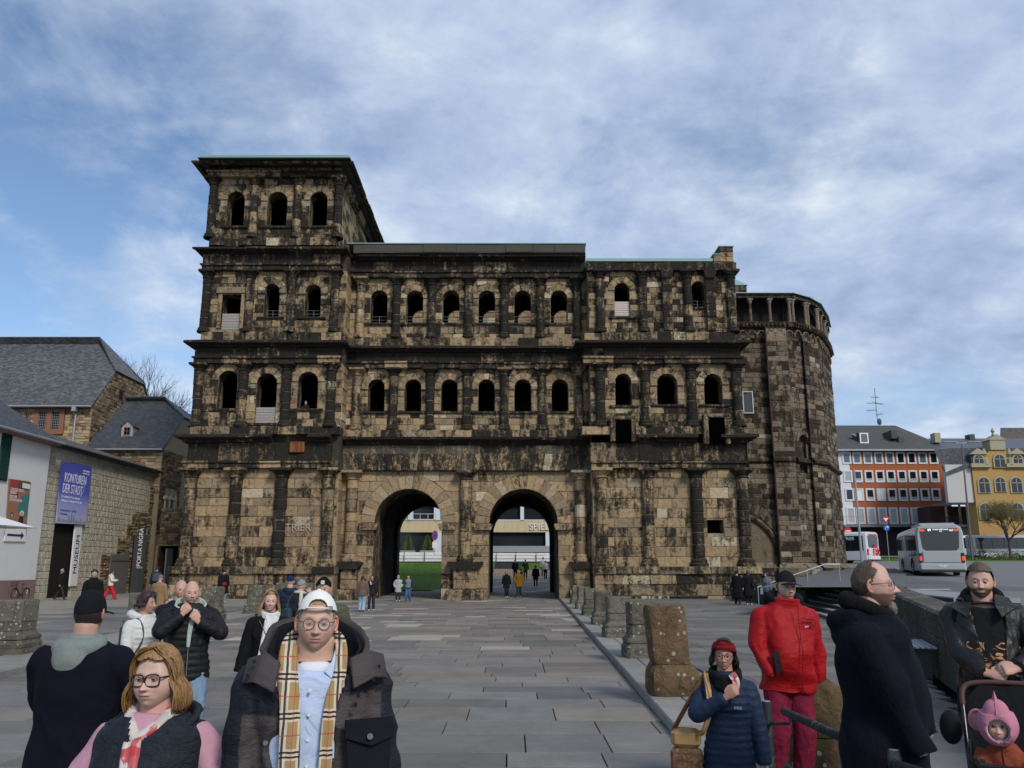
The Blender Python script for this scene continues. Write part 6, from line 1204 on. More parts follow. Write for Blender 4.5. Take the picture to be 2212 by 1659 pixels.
def bus(loc, rz, label, paint, L_=12.0, detail=True, ad=False):
 """origin at the middle of the rear bumper on the road, bus points to +Y"""
 b = empty('bus', loc, rz, label, 'bus'); W = 1.275; H_ = 3.05
 prof = [(-W, .32), (-W, 2.55), (-W+.10, 2.85), (-W+.35, 3.0), (W-.35, 3.0), (W-.10, 2.85), (W, 2.55), (W, .32)]
 mb = MB(); rows_ = [(0.0, .93, .0), (.12, 1.0, 0), (L_-.2, 1.0, 0), (L_, .93, 0)]; vs = []
 for (y, s_, _) in rows_:
  for (x, z) in prof: vs.append((x*s_, y, .32+(z-.32)*(.985 if s_ < 1 else 1)))
 n = 8; fs = [tuple(range(n)), tuple(range(4*n-1, 3*n-1, -1))]
 for r_ in range(3):
  for i in range(n): fs.append((r_*n+i, r_*n+n+i, r_*n+n+(i+1) % n, r_*n+(i+1) % n))
 mb.add(vs, fs); autosmooth(mb.build('body', paint, b), 30)
 for s_ in (-1, 1):
  mb = MB(); x = s_*(W+.006); mb.add([(x, .35, 1.18), (x, L_-.3, 1.18), (x, L_-.3, 2.62), (x, .35, 2.62)], [(0, 1, 2, 3)]); w_ = mb.build('side_window', M_GLASSD, b)
  for k in range(7): mb = MB(); y = 1.6+k*1.5; mb.box(min(x, x+s_*.006), max(x, x+s_*.006), y-.03, y+.03, 1.2, 2.6); mb.build('window_bar', M_BLACK, w_)
  for yw in (3.1, 9.0):
   mb = MB(); mb.tube([(s_*(W-.28), yw, .48), (s_*(W+.012), yw, .48)], .48, 20); wh_ = mb.build('wheel', M_TYRE, b); mb = MB(); mb.tube([(s_*(W+.01), yw, .48), (s_*(W+.03), yw, .48)], .28, 14); mb.build('rim', M_ZINC, wh_)
   mb = MB(); mb.tube([(x, yw+.58*math.cos(t), .5+.58*math.sin(t)) for t in [pi*k/10 for k in range(11)]], .05, 5); mb.build('wheel_arch', M_BLACK, b)
 mb = MB(); mb.add([(-.98, -.012, 1.62), (-.82, -.012, 1.48), (.82, -.012, 1.48), (.98, -.012, 1.62), (1.06, -.012, 2.6), (.98, -.012, 2.78), (-.98, -.012, 2.78), (-1.06, -.012, 2.6)], [tuple(range(8))]); mb.build('rear_window', M_GLASSD, b)
 mb = MB(); mb.bbox(-1.0, 1.0, -.05, .05, .78, 1.46, .03); mb.build('engine_cover', paint, b); mb = MB(); mb.bbox(-1.2, 1.2, -.12, .1, .34, .72, .06); mb.build('bumper', paint, b)
 mb = MB(); mb.box(-1.22, 1.22, -.06, .3, .22, .34); mb.build('bumper_underside', M_BLACK, b)
 for s_ in (-1, 1):
  mb = MB(); mb.bbox(s_*1.13-.09, s_*1.13+.09, -.06, .1, .78, 1.34, .02); h_ = mb.build('lamp_housing', M_BLACK, b); mb = MB(); mb.bbox(s_*1.13-.06, s_*1.13+.06, -.075, 0, .9, 1.14, .02); mb.build('tail_light', M_TAIL, h_)
  mb = MB(); mb.bbox(s_*.9-.1, s_*.9+.1, -.03, 0, 2.62, 2.72, .01); mb.build('high_tail_light', M_TAIL, b)
 if detail:
  mb = MB(); mb.bbox(-.26, .26, -.135, -.1, .5, .62, .01); mb.build('number_plate', M_WHITE, b); text('TR-LO 161', 'lettering', M_INKD, b, (0, -.14, .56), (pi/2, 0, 0), .12, .002)
  text('89', 'lettering', M_DISP, b, (-.52, -.02, 2.68), (pi/2, 0, 0), .19, .002); text('161', 'lettering', M_DISP, b, (.65, -.02, 2.66), (pi/2, 0, 0), .17, .002)
  text('KONZ KARTHAUS', 'lettering', M_DISP, b, (.08, -.02, 2.71), (pi/2, 0, 0), .10, .002); text('ZOB', 'lettering', M_DISP, b, (.08, -.02, 2.61), (pi/2, 0, 0), .08, .002)
  mb = MB(); mb.box(-.95, .95, .6, 5.0, 3.0, 3.12); mb.build('roof_pod', paint, b)
 if ad:
  mb = MB(); N_ = 20; mb.add([(.35+.62*math.cos(2*pi*k/N_), -.058, 1.1+.62*math.sin(2*pi*k/N_)*(1.0 if math.sin(2*pi*k/N_) < .6 else 1.15)) for k in range(N_)], [tuple(range(N_))]); mb.build('red_drop_print', M_RED, b)
  for i, s_ in enumerate(('Heilung', 'liegt', 'uns im', 'Blut.')): text(s_, 'lettering', M_INKW, b, (-.05, -.064, 1.42-i*.2), (pi/2, 0, 0), .22, .002, 'LEFT')
  text('IN TRIER', 'lettering', M_INKW, b, (-W-.012, 2.0, 2.35), (pi/2, 0, -pi/2), .42, .002, 'CENTER'); text('WILLKOMMEN', 'lettering', M_RED, b, (-W-.012, 4.6, 2.35), (pi/2, 0, -pi/2), .42, .002, 'CENTER')
 return b
bus((25.4, 44.6, zroad(44.6)+.02), math.radians(-19), 'silver city bus seen from behind showing line 89', M_BUSG)
q = at(1889, 1215, 73); bus((q.x, 73, zroad(73)+.02), math.radians(42), 'white bus with red advert partly hidden behind the silver bus', M_BUSW, ad=True, detail=False)
q = at(2172, 1200, 106); bus((q.x, 106, zroad(106)), math.radians(88), 'white bus parked sideways below the yellow house', M_BUSW, detail=False)
q = at(2245, 1200, 102); bus((q.x, 100, zroad(100)), math.radians(84), 'dark windowed bus cut by the right picture edge', M_BUSG, L_=10, detail=False)
M_CARP = simple('dark_car_paint', (.03, .035, .04), .3, .6); q = at(2046, 1203, 100); car = empty('parked_car', (q.x, 100, zroad(100)+.1), math.radians(8), 'small dark hatchback parked in front of the white bus', 'car')
mb = MB(); mb.prism([(-1.9, .25), (1.9, .25), (1.95, .75), (1.3, .95), (.75, 1.45), (-1.0, 1.5), (-1.7, 1.0), (-1.95, .8)], -.85, .85); mb.build('body', M_CARP, car); mb = MB(); mb.prism([(1.1, .98), (.68, 1.38), (-.9, 1.42), (-1.4, 1.0)], -.87, .87); mb.build('windows', M_GLASSD, car)
for x in (-1.2, 1.25):
 for s_ in (-1, 1): mb = MB(); mb.tube([(x, s_*.62, .32), (x, s_*.88, .32)], .32, 14); wh_ = mb.build('wheel', M_TYRE, car); mb = MB(); mb.tube([(x, s_*.87, .32), (x, s_*.9, .32)], .19, 10); mb.build('rim', M_ZINC, wh_)
for s_ in (-1, 1): mb = MB(); mb.bbox(1.8, 1.97, s_*.62-.15, s_*.62+.15, .62, .76, .02); mb.build('headlight', M_WHITE, car)
lab = ['white bicycle first in the row at the bicycle stand', 'black bicycle second in the row at the stand', 'dark bicycle third in the row at the stand', 'dark bicycle at the right picture edge of the stand']
for k in range(4): q = at(2128+k*25, 1210, 84); bicycle((q.x, 83.6+k*.3, zroad(84)+.1), math.radians(10-12*k), lab[k], 'bicycles at the road side stand', basket=False, col=M_FRAME if k else M_WHITE)
st = empty('bicycle_stand', label='dark metal hoop stand holding the bicycles by the road', cat='bike stand')
for k in range(5): q = at(2108+k*24, 1210, 84); mb = MB(); z = zroad(84)+.1; mb.tube([(q.x, 84.4, z), (q.x, 84.4, z+.9), (q.x+1.1, 84.4, z+.9), (q.x+1.1, 84.4, z)], .035, 6); mb.build('hoop', M_DKGREY, st)
fe = empty('street_fence', label='thin dark post fence along the grass verge', cat='fence')
for k in range(9): q = at(2054+k*9, 1205, 90); mb = MB(); mb.tube([(q.x, 90, zroad(90)), (q.x, 90, zroad(90)+1.5)], .035, 5); mb.build('post', M_DKGREY, fe)
def lampm(u0, v0, u1, v1, Y, label, arm):
 a = at(u0, v0, Y); b = at(u1, v1, Y); e = empty('street_lamp', (b.x, Y, zroad(Y)), 0, label, 'street lamp', None); mb = MB(); mb.tube([(0, 0, 0), (a.x-b.x, 0, a.z-zroad(Y))], [.13, .07], 8); mb.build('pole', M_ZINC if not arm else simple('grey_pole', (.12, .12, .13), .6), e)
 if arm:
  for d in (-1, 1): mb = MB(); mb.tube([(a.x-b.x, 0, a.z-zroad(Y)), (a.x-b.x+d*1.0, 0, a.z-zroad(Y)+.12)], .05, 6); mb.bbox(a.x-b.x+d*1.4-.75, a.x-b.x+d*1.4+.75, -.25, .25, a.z-zroad(Y)+.1, a.z-zroad(Y)+.2, .03); mb.build('lamp_head', M_ZINC, e)
lampm(2077, 958, 2100, 1203, 84, 'tall double-armed street lamp before the yellow house', True); lampm(1845, 1012, 1862, 1212, 66, 'plain pale metal mast in front of the orange building', False)
Y = 76; q = at(1922.5, 1220, Y); e = empty('give_way_sign', (q.x, Y, zroad(Y)), 0, 'red and white give-way triangle above a round blue arrow sign', 'road sign')
mb = MB(); mb.tube([(0, .06, 0), (0, .06, at(1922, 1118, Y).z-zroad(Y))], .035, 6); mb.build('pole', M_ZINC, e)
z1, z0 = at(1922, 1116.5, Y).z-zroad(Y), at(1922, 1131.5, Y).z-zroad(Y); w_ = .42
mb = MB(); mb.prism([(-w_, z1), (w_, z1), (0, z0)], -.01, .02); mb.build('red_border', M_RED, e); mb = MB(); mb.prism([(-w_*.62, z1-.12), (w_*.62, z1-.12), (0, z0+.22)], -.018, -.011); mb.build('white_field', M_WHITE, e)
M_BLUE = simple('blue_sign', (.01, .09, .36), .5); zc = at(1922, 1140, Y).z-zroad(Y); mb = MB(); N_ = 20; mb.prism([(.33*math.cos(2*pi*k/N_), zc+.33*math.sin(2*pi*k/N_)) for k in range(N_)], -.01, .02); mb.build('blue_disc', M_BLUE, e)
mb = MB(); mb.tube([(-.1, -.02, zc-.22), (-.1, -.02, zc+.02), (-.04, -.02, zc+.08), (.1, -.02, zc+.08)], .035, 4); mb.add([(.08, -.03, zc-.06), (.24, -.03, zc+.08), (.08, -.03, zc+.22)], [(0, 1, 2)]); mb.build('arrow', M_WHITE, e)
Y = 80; q = at(1831.5, 1147, Y); e = empty('no_entry_sign', (q.x, Y, zroad(Y)), 0, 'round red no-entry sign beside the apse', 'road sign'); zc = q.z-zroad(Y); mb = MB(); mb.prism([(.42*math.cos(2*pi*k/N_), zc+.42*math.sin(2*pi*k/N_)) for k in range(N_)], -.01, .02); mb.build('red_disc', M_RED, e); mb = MB(); mb.box(-.28, .28, -.02, -.011, zc-.07, zc+.07); mb.build('white_bar', M_WHITE, e); mb = MB(); mb.tube([(0, .05, 0), (0, .05, zc+.3)], .035, 6); mb.build('pole', M_ZINC, e)
tb = at(2185, 1210, 96); tree((tb.x, 96, zroad(96)), 11.5, .95, 'spreading budding tree in front of the yellow house', 21, mat_c=M_TWIGO, lev=6, trunk=.2, first=.2, buds=3, up=.12)
th = empty('theatre_building', label='modern cream-clad building with SPIEL lettering seen through the arches', cat='building'); YS = 106
M_CREAM = simple('cream_panel', (.56, .46, .28), .75, .2, var=.05, scale=1); M_ALU = simple('white_aluminium', (.62, .66, .70), .5)
def xs_(u, v=1150): return at(u, v, YS).x
def zs_(v): return at(1000, v, YS).z
zg3 = zfar(YS)-.2
mb = MB(); mb.box(xs_(700), xs_(1420), YS+.5, YS+12, zg3, zs_(1040)); mb.build('dark_interior', simple('theatre_glass', (.018, .022, .025), .15, .7), th)
for (v0, v1, nm_) in ((1088, 1060, 'upper_cladding'), (1150, 1124.5, 'cladding')):
 n_p = 46; xa_, xb_ = xs_(720), xs_(1400)
 bd_ = MB(); bd_.box(xa_, xb_, YS+.02, YS+.5, zs_(v0), zs_(v1)); pr_ = bd_.build(nm_, M_CREAM, th)
 for k in range(n_p): mb = MB(); a = xa_+(xb_-xa_)*k/n_p; mb.bbox(a+.012, a+(xb_-xa_)/n_p-.012, YS-.02+RND.uniform(-.004, .004), YS+.02, zs_(v0)+.02, zs_(v1)-.02, .01); mb.build('panel', M_CREAM, pr_)
mb = MB(); mb.box(xs_(720), xs_(1400), YS-.06, YS+.1, zs_(1090.5), zs_(1089)); mb.build('white_trim', M_WHITE, th); mb = MB(); mb.box(xs_(720), xs_(1400), YS-.06, YS+.1, zs_(1124.4), zs_(1122.5)); mb.build('white_trim', M_WHITE, th)
for (u, w_) in ((886, 1.4), (943.5, 1.6), (1128, .9), (1186, 2.2), (1245, 1)): mb = MB(); x = xs_(u); mb.box(x-w_*.28, x+w_*.28, YS-.15, YS+.1, zs_(1124), zs_(1090)); mb.build('column', M_ALU, th)
for u in (945, 1187): mb = MB(); x = xs_(u, 1170); mb.box(x-.55, x+.55, YS-.1, YS+.5, zg3, zs_(1150)); mb.build('column', M_ALU, th)
for (p, q) in ((874, 885), (890, 941), (952, 960)):
 mb = MB()
 for v in (1123, 1111.5): mb.tube([(xs_(p), YS-.2, zs_(v-1)), (xs_(q), YS-.2, zs_(v-1))], .035, 4)
 for k in range(4): x = xs_(p)+(xs_(q)-xs_(p))*k/3; mb.tube([(x, YS-.2, zs_(1122)), (x, YS-.2, zs_(1110.5))], .03, 4)
 mb.build('balcony_rail', M_WHITE, th)
text('SPIELBANK', 'lettering', M_WHITE, th, (xs_(1143), YS-.12, zs_(1138.5)), (pi/2, 0, 0), 1.28, .07, 'LEFT')
mb = MB(); mb.box(xs_(820), xs_(965), YS-3, YS-1.0, zfar(103)-.1, zs_(1199)); mb.build('terrace', simple('brown_terrace', (.12, .06, .045), .8), th)
for i, u in enumerate((881, 923)):
 q = at(u, 1201.5, 101); e = empty('planter', (q.x, 101, zfar(101)), 0, ('left' if i == 0 else 'right')+' one of the two small conifers in stone planters', 'planter', 'potted conifers before the theatre')
 zb_p = q.z-zfar(101); mb = MB(); mb.add([(-.8, -.4, zb_p), (.8, -.4, zb_p), (.8, .4, zb_p), (-.8, .4, zb_p), (-1, -.5, zb_p+.75), (1, -.5, zb_p+.75), (1, .5, zb_p+.75), (-1, .5, zb_p+.75)], [(3, 2, 1, 0), (4, 5, 6, 7), (0, 1, 5, 4), (1, 2, 6, 5), (2, 3, 7, 6), (3, 0, 4, 7)]); mb.build('trough', M_TRIM, e)
 mb = MB(); r = random.Random(i)
 for _ in range(700): z = r.random()**.8; rad = (1-z)*.75*r.uniform(.3, 1)+.08; a = r.uniform(0, 2*pi); p = Vector((rad*math.cos(a), rad*math.sin(a), zb_p+.75+z*2.0)); d = Vector((math.cos(a), math.sin(a), .5))*.16; s_ = d.orthogonal().normalized()*.035; mb.add([p-s_, p+s_, p+d], [(0, 1, 2)])
 mb.build('foliage', simple('conifer_green', (.10, .14, .02), .8), e)
gd = empty('guard_rail', label='low white and grey road barriers behind the lawn', cat='barrier')
for (v, h, m_) in ((1187, .9, M_ZINC), (1196, .35, M_WHITE), (1203, .35, M_WHITE), (1211, .3, M_WHITE)):
 for (u0, u1) in ((800, 965), (1060, 1215)):
  if v == 1187 and u0 == 800: continue
  Y = 98 if v < 1200 else 90; a, b = at(u0, v, Y), at(u1, v, Y); mb = MB(); mb.box(a.x, b.x, Y, Y+.08, a.z-h/2, a.z+h/2); mb.build('beam', m_, gd)
for u in (873, 917, 958, 1072, 1114, 1158, 1200): a = at(u, 1205, 90); mb = MB(); mb.tube([(a.x, 89.9, zfar(89.9)), (a.x, 89.9, a.z+.7)], .05, 5); mb.build('post', M_DKGREY, gd)
mb = MB(); mb.box(-60, 60, 88, 108, 0, zfar(88)); 
rd2 = MB(); rd2.quad((-60, 88, zfar(88)+.02), (60, 88, zfar(88)+.02), (60, 104, zfar(104)+.02), (-60, 104, zfar(104)+.02)); rd2.build('far_road', M_ASPH, kind='structure')
Y = 95; q = at(938.6, 1200, Y); e = empty('no_parking_sign', (q.x, Y, zfar(Y)), 0, 'blue and red no-parking disc on a thin pole by the lawn', 'road sign'); zt = at(938.6, 1154, Y).z-zfar(Y); mb = MB(); mb.tube([(0, .05, 0), (0, .05, zt+.4)], .04, 6); mb.build('pole', M_ZINC, e); mb = MB(); mb.prism([(.4*math.cos(2*pi*k/N_), zt-.15+.6*math.sin(2*pi*k/N_)) for k in range(N_)], -.01, .02); mb.build('red_ring', M_RED, e); mb = MB(); mb.prism([(.28*math.cos(2*pi*k/N_), zt-.15+.45*math.sin(2*pi*k/N_)) for k in range(N_)], -.02, -.011); mb.build('blue_disc', M_BLUE, e); mb = MB(); mb.box(-.3, .3, -.02, 0, zt-1.7, zt-.95); mb.build('plate', M_WHITE, e)
q = at(1198, 1245, 72); e = empty('litter_bin', (q.x, 72, zfar(72)), 0, 'dark round litter bin beyond the right arch', 'litter bin'); mb = MB(); mb.lathe([(.3, 0), (.32, 1.0), (.3, 1.1), (.22, 1.15)], 0, 0, 14); mb.build('body', M_DKGREY, e); mb = MB(); mb.lathe([(.34, .98), (.34, 1.05)], 0, 0, 14); mb.build('rim', M_BLACK, e)
PLAN[0] = False
def superell(a, b, n, e=2.3):
 t = np.linspace(0, 2*pi, n, endpoint=False); c, s = np.cos(t), np.sin(t)
 return np.sign(c)*np.abs(c)**(2/e)*a, np.sign(s)*np.abs(s)**(2/e)*b
class PM:
 def __init__(s): s.v = []; s.f = []
 def rings(s, R, cap=True):
  n = len(R[0]); k = len(s.v)
  for r in R: s.v += [tuple(p) for p in r]
  for i in range(len(R)-1):
   for j in range(n): s.f.append((k+i*n+j, k+i*n+(j+1) % n, k+(i+1)*n+(j+1) % n, k+(i+1)*n+j))
  if cap: s.f += [tuple(k+j for j in range(n-1, -1, -1)), tuple(k+(len(R)-1)*n+j for j in range(n))]
 def loft(s, secs, n=28):
  R = []
  for q in secs:
   z, a, b, ox, oy = q[:5]; x, y = superell(a, b, n, q[5] if len(q) > 5 else 2.3); R.append([(ox+x[i], oy+y[i], z) for i in range(n)])
  s.rings(R)
 def limb(s, pts, rad, n=14, step=.02, puff=0, per=.06, flat=1.0):
  pts = [Vector(p) for p in pts]
  P = []; Rr = []; tot = 0
  for i in range(len(pts)-1):
   L_ = (pts[i+1]-pts[i]).length; m = max(1, int(L_/step))
   for k in range(m):
    t = k/m; P.append(pts[i].lerp(pts[i+1], t)); Rr.append(rad[i]*(1-t)+rad[i+1]*t)
  P.append(pts[-1]); Rr.append(rad[-1])
  for _ in range(4): P = [P[0]]+[(P[i-1]+P[i]*2+P[i+1])/4 for i in range(1, len(P)-1)]+[P[-1]]
  R = []; prev = None; d = 0
  for i, p in enumerate(P):
   t = P[min(i+1, len(P)-1)]-P[max(i-1, 0)]; t.normalize()
   if i: d += (P[i]-P[i-1]).length
   x = (prev-t*prev.dot(t)).normalized() if prev is not None else t.orthogonal().normalized(); prev = x; y = t.cross(x)
   r = Rr[i]*(1+puff*(abs(math.sin(pi*d/per))-.6)); R.append([p+x*math.cos(2*pi*k/n)*r+y*math.sin(2*pi*k/n)*r*flat for k in range(n)])
  s.rings(R)
 def blob(s, c, r, n=14, m=10):
  R = []
  for i in range(1, m): th = pi*i/m; R.append([(c[0]+r[0]*math.sin(th)*math.cos(2*pi*k/n), c[1]+r[1]*math.sin(th)*math.sin(2*pi*k/n), c[2]+r[2]*math.cos(th)) for k in range(n)])
  s.rings(R)
JOBS = []
def job(o, pm, vox, post=None, smooth=2):
 me = bpy.data.meshes.new(o.name); me.from_pydata(pm.v, [], pm.f); me.update(); o.data = me
 m = o.modifiers.new('r', 'REMESH'); m.mode = 'VOXEL'; m.voxel_size = vox
 if smooth: q = o.modifiers.new('s', 'SMOOTH'); q.iterations = smooth; q.factor = .6
 JOBS.append((o, post))
def finish_jobs():
 bpy.context.view_layer.update(); dg = bpy.context.evaluated_depsgraph_get(); out = []
 for o, post in JOBS: out.append((o, post, bpy.data.meshes.new_from_object(o.evaluated_get(dg)), list(o['_mats']) if '_mats' in o else None))
 for o, post, me, _ in out:
  o.modifiers.clear(); old = o.data; mats = MATS.get(o.name, []); o.data = me; me.name = o.name; bpy.data.meshes.remove(old)
  me.materials.clear()
  for m in mats: me.materials.append(m)
  n = len(me.vertices); co = np.empty(n*3, dtype=np.float32); me.vertices.foreach_get('co', co); co = co.reshape(-1, 3)
  nr = np.empty(n*3, dtype=np.float32); me.vertices.foreach_get('normal', nr); nr = nr.reshape(-1, 3)
  if post:
   r = post(o, me, co, nr)
   if r is not None: me.vertices.foreach_set('co', r.astype(np.float32).ravel())
  me.polygons.foreach_set('use_smooth', [True]*len(me.polygons)); me.update()
 JOBS.clear()
MATS = {}
def setcol(me, c):
 a = me.color_attributes.get('Col') or me.color_attributes.new('Col', 'FLOAT_COLOR', 'POINT'); q = np.ones((len(c), 4), dtype=np.float32); q[:, :3] = c; a.data.foreach_set('color', q.ravel())
def delfaces(me, mask):
 bm = bmesh.new(); bm.from_mesh(me); bm.verts.ensure_lookup_table(); bmesh.ops.delete(bm, geom=[v for v, k in zip(bm.verts, mask) if k], context='VERTS'); bm.to_mesh(me); bm.free()
M_SKIN, _nt, _b = newmat('skin', .48, .35); L(_nt, mixc(_nt, 1.0, attr(_nt), mathn(_nt, 'ADD', mathn(_nt, 'MULTIPLY', noise(_nt, 60, 4, .6), .24), .88), 'MULTIPLY'), _b.inputs['Base Color'])
_b.inputs['Subsurface Weight'].default_value = .12; _b.inputs['Subsurface Radius'].default_value = (.012, .004, .002); _b.inputs['Subsurface Scale'].default_value = 1.0
bump(_nt, _b, noise(_nt, 140, 4, .6), .12, .002)
def hair_mat(name, c0, c1):
 m, nt, b = newmat(name, .5, .4); vec = objvec(nt); n = noise(nt, 1, 5, .6, .4, vec=vec, stretch=(110, 110, 9)); L(nt, mixc(nt, ramp(nt, n, [(.3, 0.0), (.7, 1.0)]), c0, c1), b.inputs['Base Color']); bump(nt, b, n, .7, .004); return m
_mc = {}
def cloth(col, kind='cloth', wr=.35):
 key = (tuple(round(c, 3) for c in col), kind, wr)
 if key in _mc: return _mc[key]
 m, nt, b = newmat('cloth_'+kind, {'nylon': .58, 'leather': .42, 'cloth': .9, 'wool': .97, 'denim': .9, 'knit': .95}[kind], {'nylon': .22, 'leather': .4}.get(kind, .15)); vec = objvec(nt)
 n1 = noise(nt, 5, 6, .6, .8, vec=vec); n2 = noise(nt, 1, 5, .6, .5, vec=vec, stretch=(9, 9, 22) if kind == 'nylon' else (16, 16, 7)); n3 = noise(nt, 260 if kind != 'wool' else 120, 3, .7, vec=vec)
 f = mathn(nt, 'ADD', mathn(nt, 'MULTIPLY', n1, .35), .83)
 if kind == 'denim': f = mathn(nt, 'ADD', mathn(nt, 'MULTIPLY', n2, .9), .58)
 L(nt, mixc(nt, 1.0, tuple(col), f, 'MULTIPLY'), b.inputs['Base Color'])
 h = mathn(nt, 'ADD', mathn(nt, 'MULTIPLY', n2, 1.0), mathn(nt, 'ADD', mathn(nt, 'MULTIPLY', n1, .8), mathn(nt, 'MULTIPLY', n3, .05))); bump(nt, b, h, wr, .035)
 _mc[key] = m; return m
M_EYEW = None
def eye_mat():
 m, nt, b = newmat('eye_surface', .15, .6); L(nt, attr(nt), b.inputs['Base Color']); return m
M_EYE = eye_mat(); M_LENS, _nt, _b = newmat('spectacle_lens', .03, .5); _b.inputs['Transmission Weight'].default_value = 1.0; _b.inputs['IOR'].default_value = 1.02
G = lambda x, c, s: np.exp(-((x-c)/s)**2)
def headshape(X, Yd, Zd, o):
 """unit direction arrays -> head surface (local, chin to crown .235 m, face towards -y)"""
 w_ = o.get('w', 1.0); px = .0755*w_*X; py = .096*Yd; pz = .1175*Zd
 low = np.clip(-Zd, 0, 1); front = np.clip(-Yd, 0, 1); sT = np.sqrt(X*X+Yd*Yd)+1e-4; q_ = np.clip(low/.35, 0, 1)
 py = py*np.where(Yd < 0, sT**(-.52*q_), 1); px = px*np.where(Yd < .2, sT**(-.30*q_), 1)
 px = px*(1-.26*low**1.7*(1-.25*o.get('jaw', 0)))
 py = np.where(Yd > 0, py*(1-.35*low), py*(1-.03*low))
 py = py-.010*G(Zd, -.55, .5)*front
 pz = pz-.008*np.clip(-Zd-.6, 0, 1)*front
 fl = 1-.25*np.clip(front-.75, 0, 1)*2*G(Zd, .25, .6); py = np.where(Yd < 0, py*fl, py)
 x, z = px, pz+.008; f = front**.5*(Yd < 0.1)
 d = np.zeros_like(x)
 d += .0055*G(z, .026, .012)*G(x, 0, .05)
 for s in (-1, 1):
  d -= .0135*G(x, s*.031, .015)*G(z, .007, .011); d += .007*G(x, s*.043, .02)*G(z, -.022, .02); d += .0095*G(x, s*.0125, .006)*G(z, -.030, .0065); d -= .003*G(x, s*.032, .012)*G(z, -.052, .014)
 t = np.clip((.017-z)/.045, 0, 1); nose = np.where(z > -.037, (.006+.022*t**1.25)*np.clip((z+.042)/.008, 0, 1), 0)*np.clip((.032-z)/.02, 0, 1)
 d += nose*G(x, 0, .0075+.004*t)*o.get('nose', 1)
 d += .0055*G(z, -.0545, .0042)*G(x, 0, .019); d += .0065*G(z, -.0655, .0050)*G(x, 0, .017); d -= .0055*G(z, -.0598, .0024)*G(x, 0, .022); d -= .004*G(z, -.077, .006)*G(x, 0, .02)
 d += .009*G(z, -.097, .012)*G(x, 0, .02)
 if o.get('smile'): d += .004*(G(x, .036, .012)+G(x, -.036, .012))*G(z, -.035, .016)
 if o.get('fat'): d += .008*o['fat']*G(z, -.07, .04); px = px*(1+.13*o['fat']*G(z, -.05, .05))
 py = py-d*f
 return px, py, pz
def head_mesh(o, res):
 nu, nv = res; V = []; u = np.linspace(0, 2*pi, nu, endpoint=False); v = np.linspace(.02, pi-.02, nv)
 uu = u+.38*np.sin(u)*-1*0+0; ang = uu-.42*np.sin(uu)
 A, T = np.meshgrid(ang, v); X = np.sin(T)*np.sin(A); Yd = -np.sin(T)*np.cos(A); Zd = np.cos(T)
 px, py, pz = headshape(X, Yd, Zd, o); P = np.stack([px, py, pz], -1).reshape(-1, 3); faces = []
 for j in range(nv-1):
  for i in range(nu): faces.append((j*nu+i, (j+1)*nu+i, (j+1)*nu+(i+1) % nu, j*nu+(i+1) % nu))
 faces.append(tuple(range(nu))); faces.append(tuple((nv-1)*nu+i for i in range(nu-1, -1, -1)))
 return P, faces
def face_colour(P, o):
 sk = np.array(o.get('skin', (.50, .32, .24))); c = np.tile(sk, (len(P), 1)); x, y, z = P[:, 0], P[:, 1], P[:, 2]+.008; fr = np.clip(-y/.05, 0, 1)
 def blend(m, col, k=1.0):
  nonlocal c; m = np.clip(m*k, 0, 1)[:, None]*fr[:, None]; c = c*(1-m)+np.array(col)*m
 red = sk*np.array((1.12, .72, .68)); blend(G(x, .04, .018)*G(z, -.022, .02)+G(x, -.04, .018)*G(z, -.022, .02)+G(x, 0, .012)*G(z, -.026, .012), red, .38)
 n_ = np.array([mnoise.noise(Vector((a*40, b*40, d*40))) for a, b, d in P]) if o.get('beard') or o.get('stubble') or o.get('brow') else 0
 if o.get('brow', 1): bc = o.get('browc', (.10, .06, .035)); arch = .0245+.004*np.cos(np.clip((np.abs(x)-.03)/.02, -1.5, 1.5)); blend(G(z, arch, .0036)*G(np.abs(x), .031, .0155)*1.5, bc, o.get('browk', .85))
 ew = .0125; blend(G(z, .0145, .0028)*G(np.abs(x), .031, .014), sk*.5, .6); blend(G(z, -.0035, .004)*G(np.abs(x), .031, .013), sk*np.array((.75, .62, .62)), .6)
 if o.get('stubble'): blend((G(z, -.085, .034)*(z < -.045)+G(z, -.047, .007)*G(x, 0, .028))*(1-G(z, -.06, .008)*G(x, 0, .022)), np.array(o.get('stubc', (.16, .10, .06))), o['stubble'])
 if o.get('beard'):
  ss = lambda a, b, q: np.clip((q-a)/(b-a), 0, 1)
  low = 1-ss(-.052, -.042, z+.35*np.maximum(np.abs(x)-.03, 0)*-1)
  bd = np.maximum(low, G(z, -.046, .007)*(np.abs(x) < .034)); bd = bd*(1-.95*G(z, -.0605, .0075)*G(x, 0, .020)); bd = np.clip(bd*1.3+n_*.5*(bd > .05), 0, 1)
  if o.get('beard') == 'goatee': bd = bd*np.clip(G(x, 0, .034)*1.6, 0, 1)
  c = c*(1-bd[:, None]*.92)+np.array(o['beardc'])*(bd[:, None]*.92)
 lc = np.array(o.get('lip', (.42, .17, .145))); wl = .023 if not o.get('smile') else .027; cz = -.0598+(np.abs(x)**2*9 if o.get('smile') else 0); hh = o.get('liph', .0058)
 m = np.clip(1.6*np.exp(-((z-cz)/hh)**4)*np.exp(-(x/wl)**6), 0, 1)*fr; c = c*(1-m[:, None]*.85)+lc*(m[:, None]*.85)
 m = np.exp(-((z-cz)/(.0017 if o.get('smile') != 2 else .0034))**4)*np.exp(-(x/(wl*.88))**6)*fr
 c = c*(1-m[:, None]*.9)+np.array((.62, .58, .5) if o.get('smile') == 2 else ((.12, .03, .03) if not o.get('smile') else (.45, .35, .3)))*(m[:, None]*.9)
 for s in (-1, 1): blend(G(x, s*.008, .0035)*G(z, -.0385, .003), (.08, .02, .015), .9)
 return c
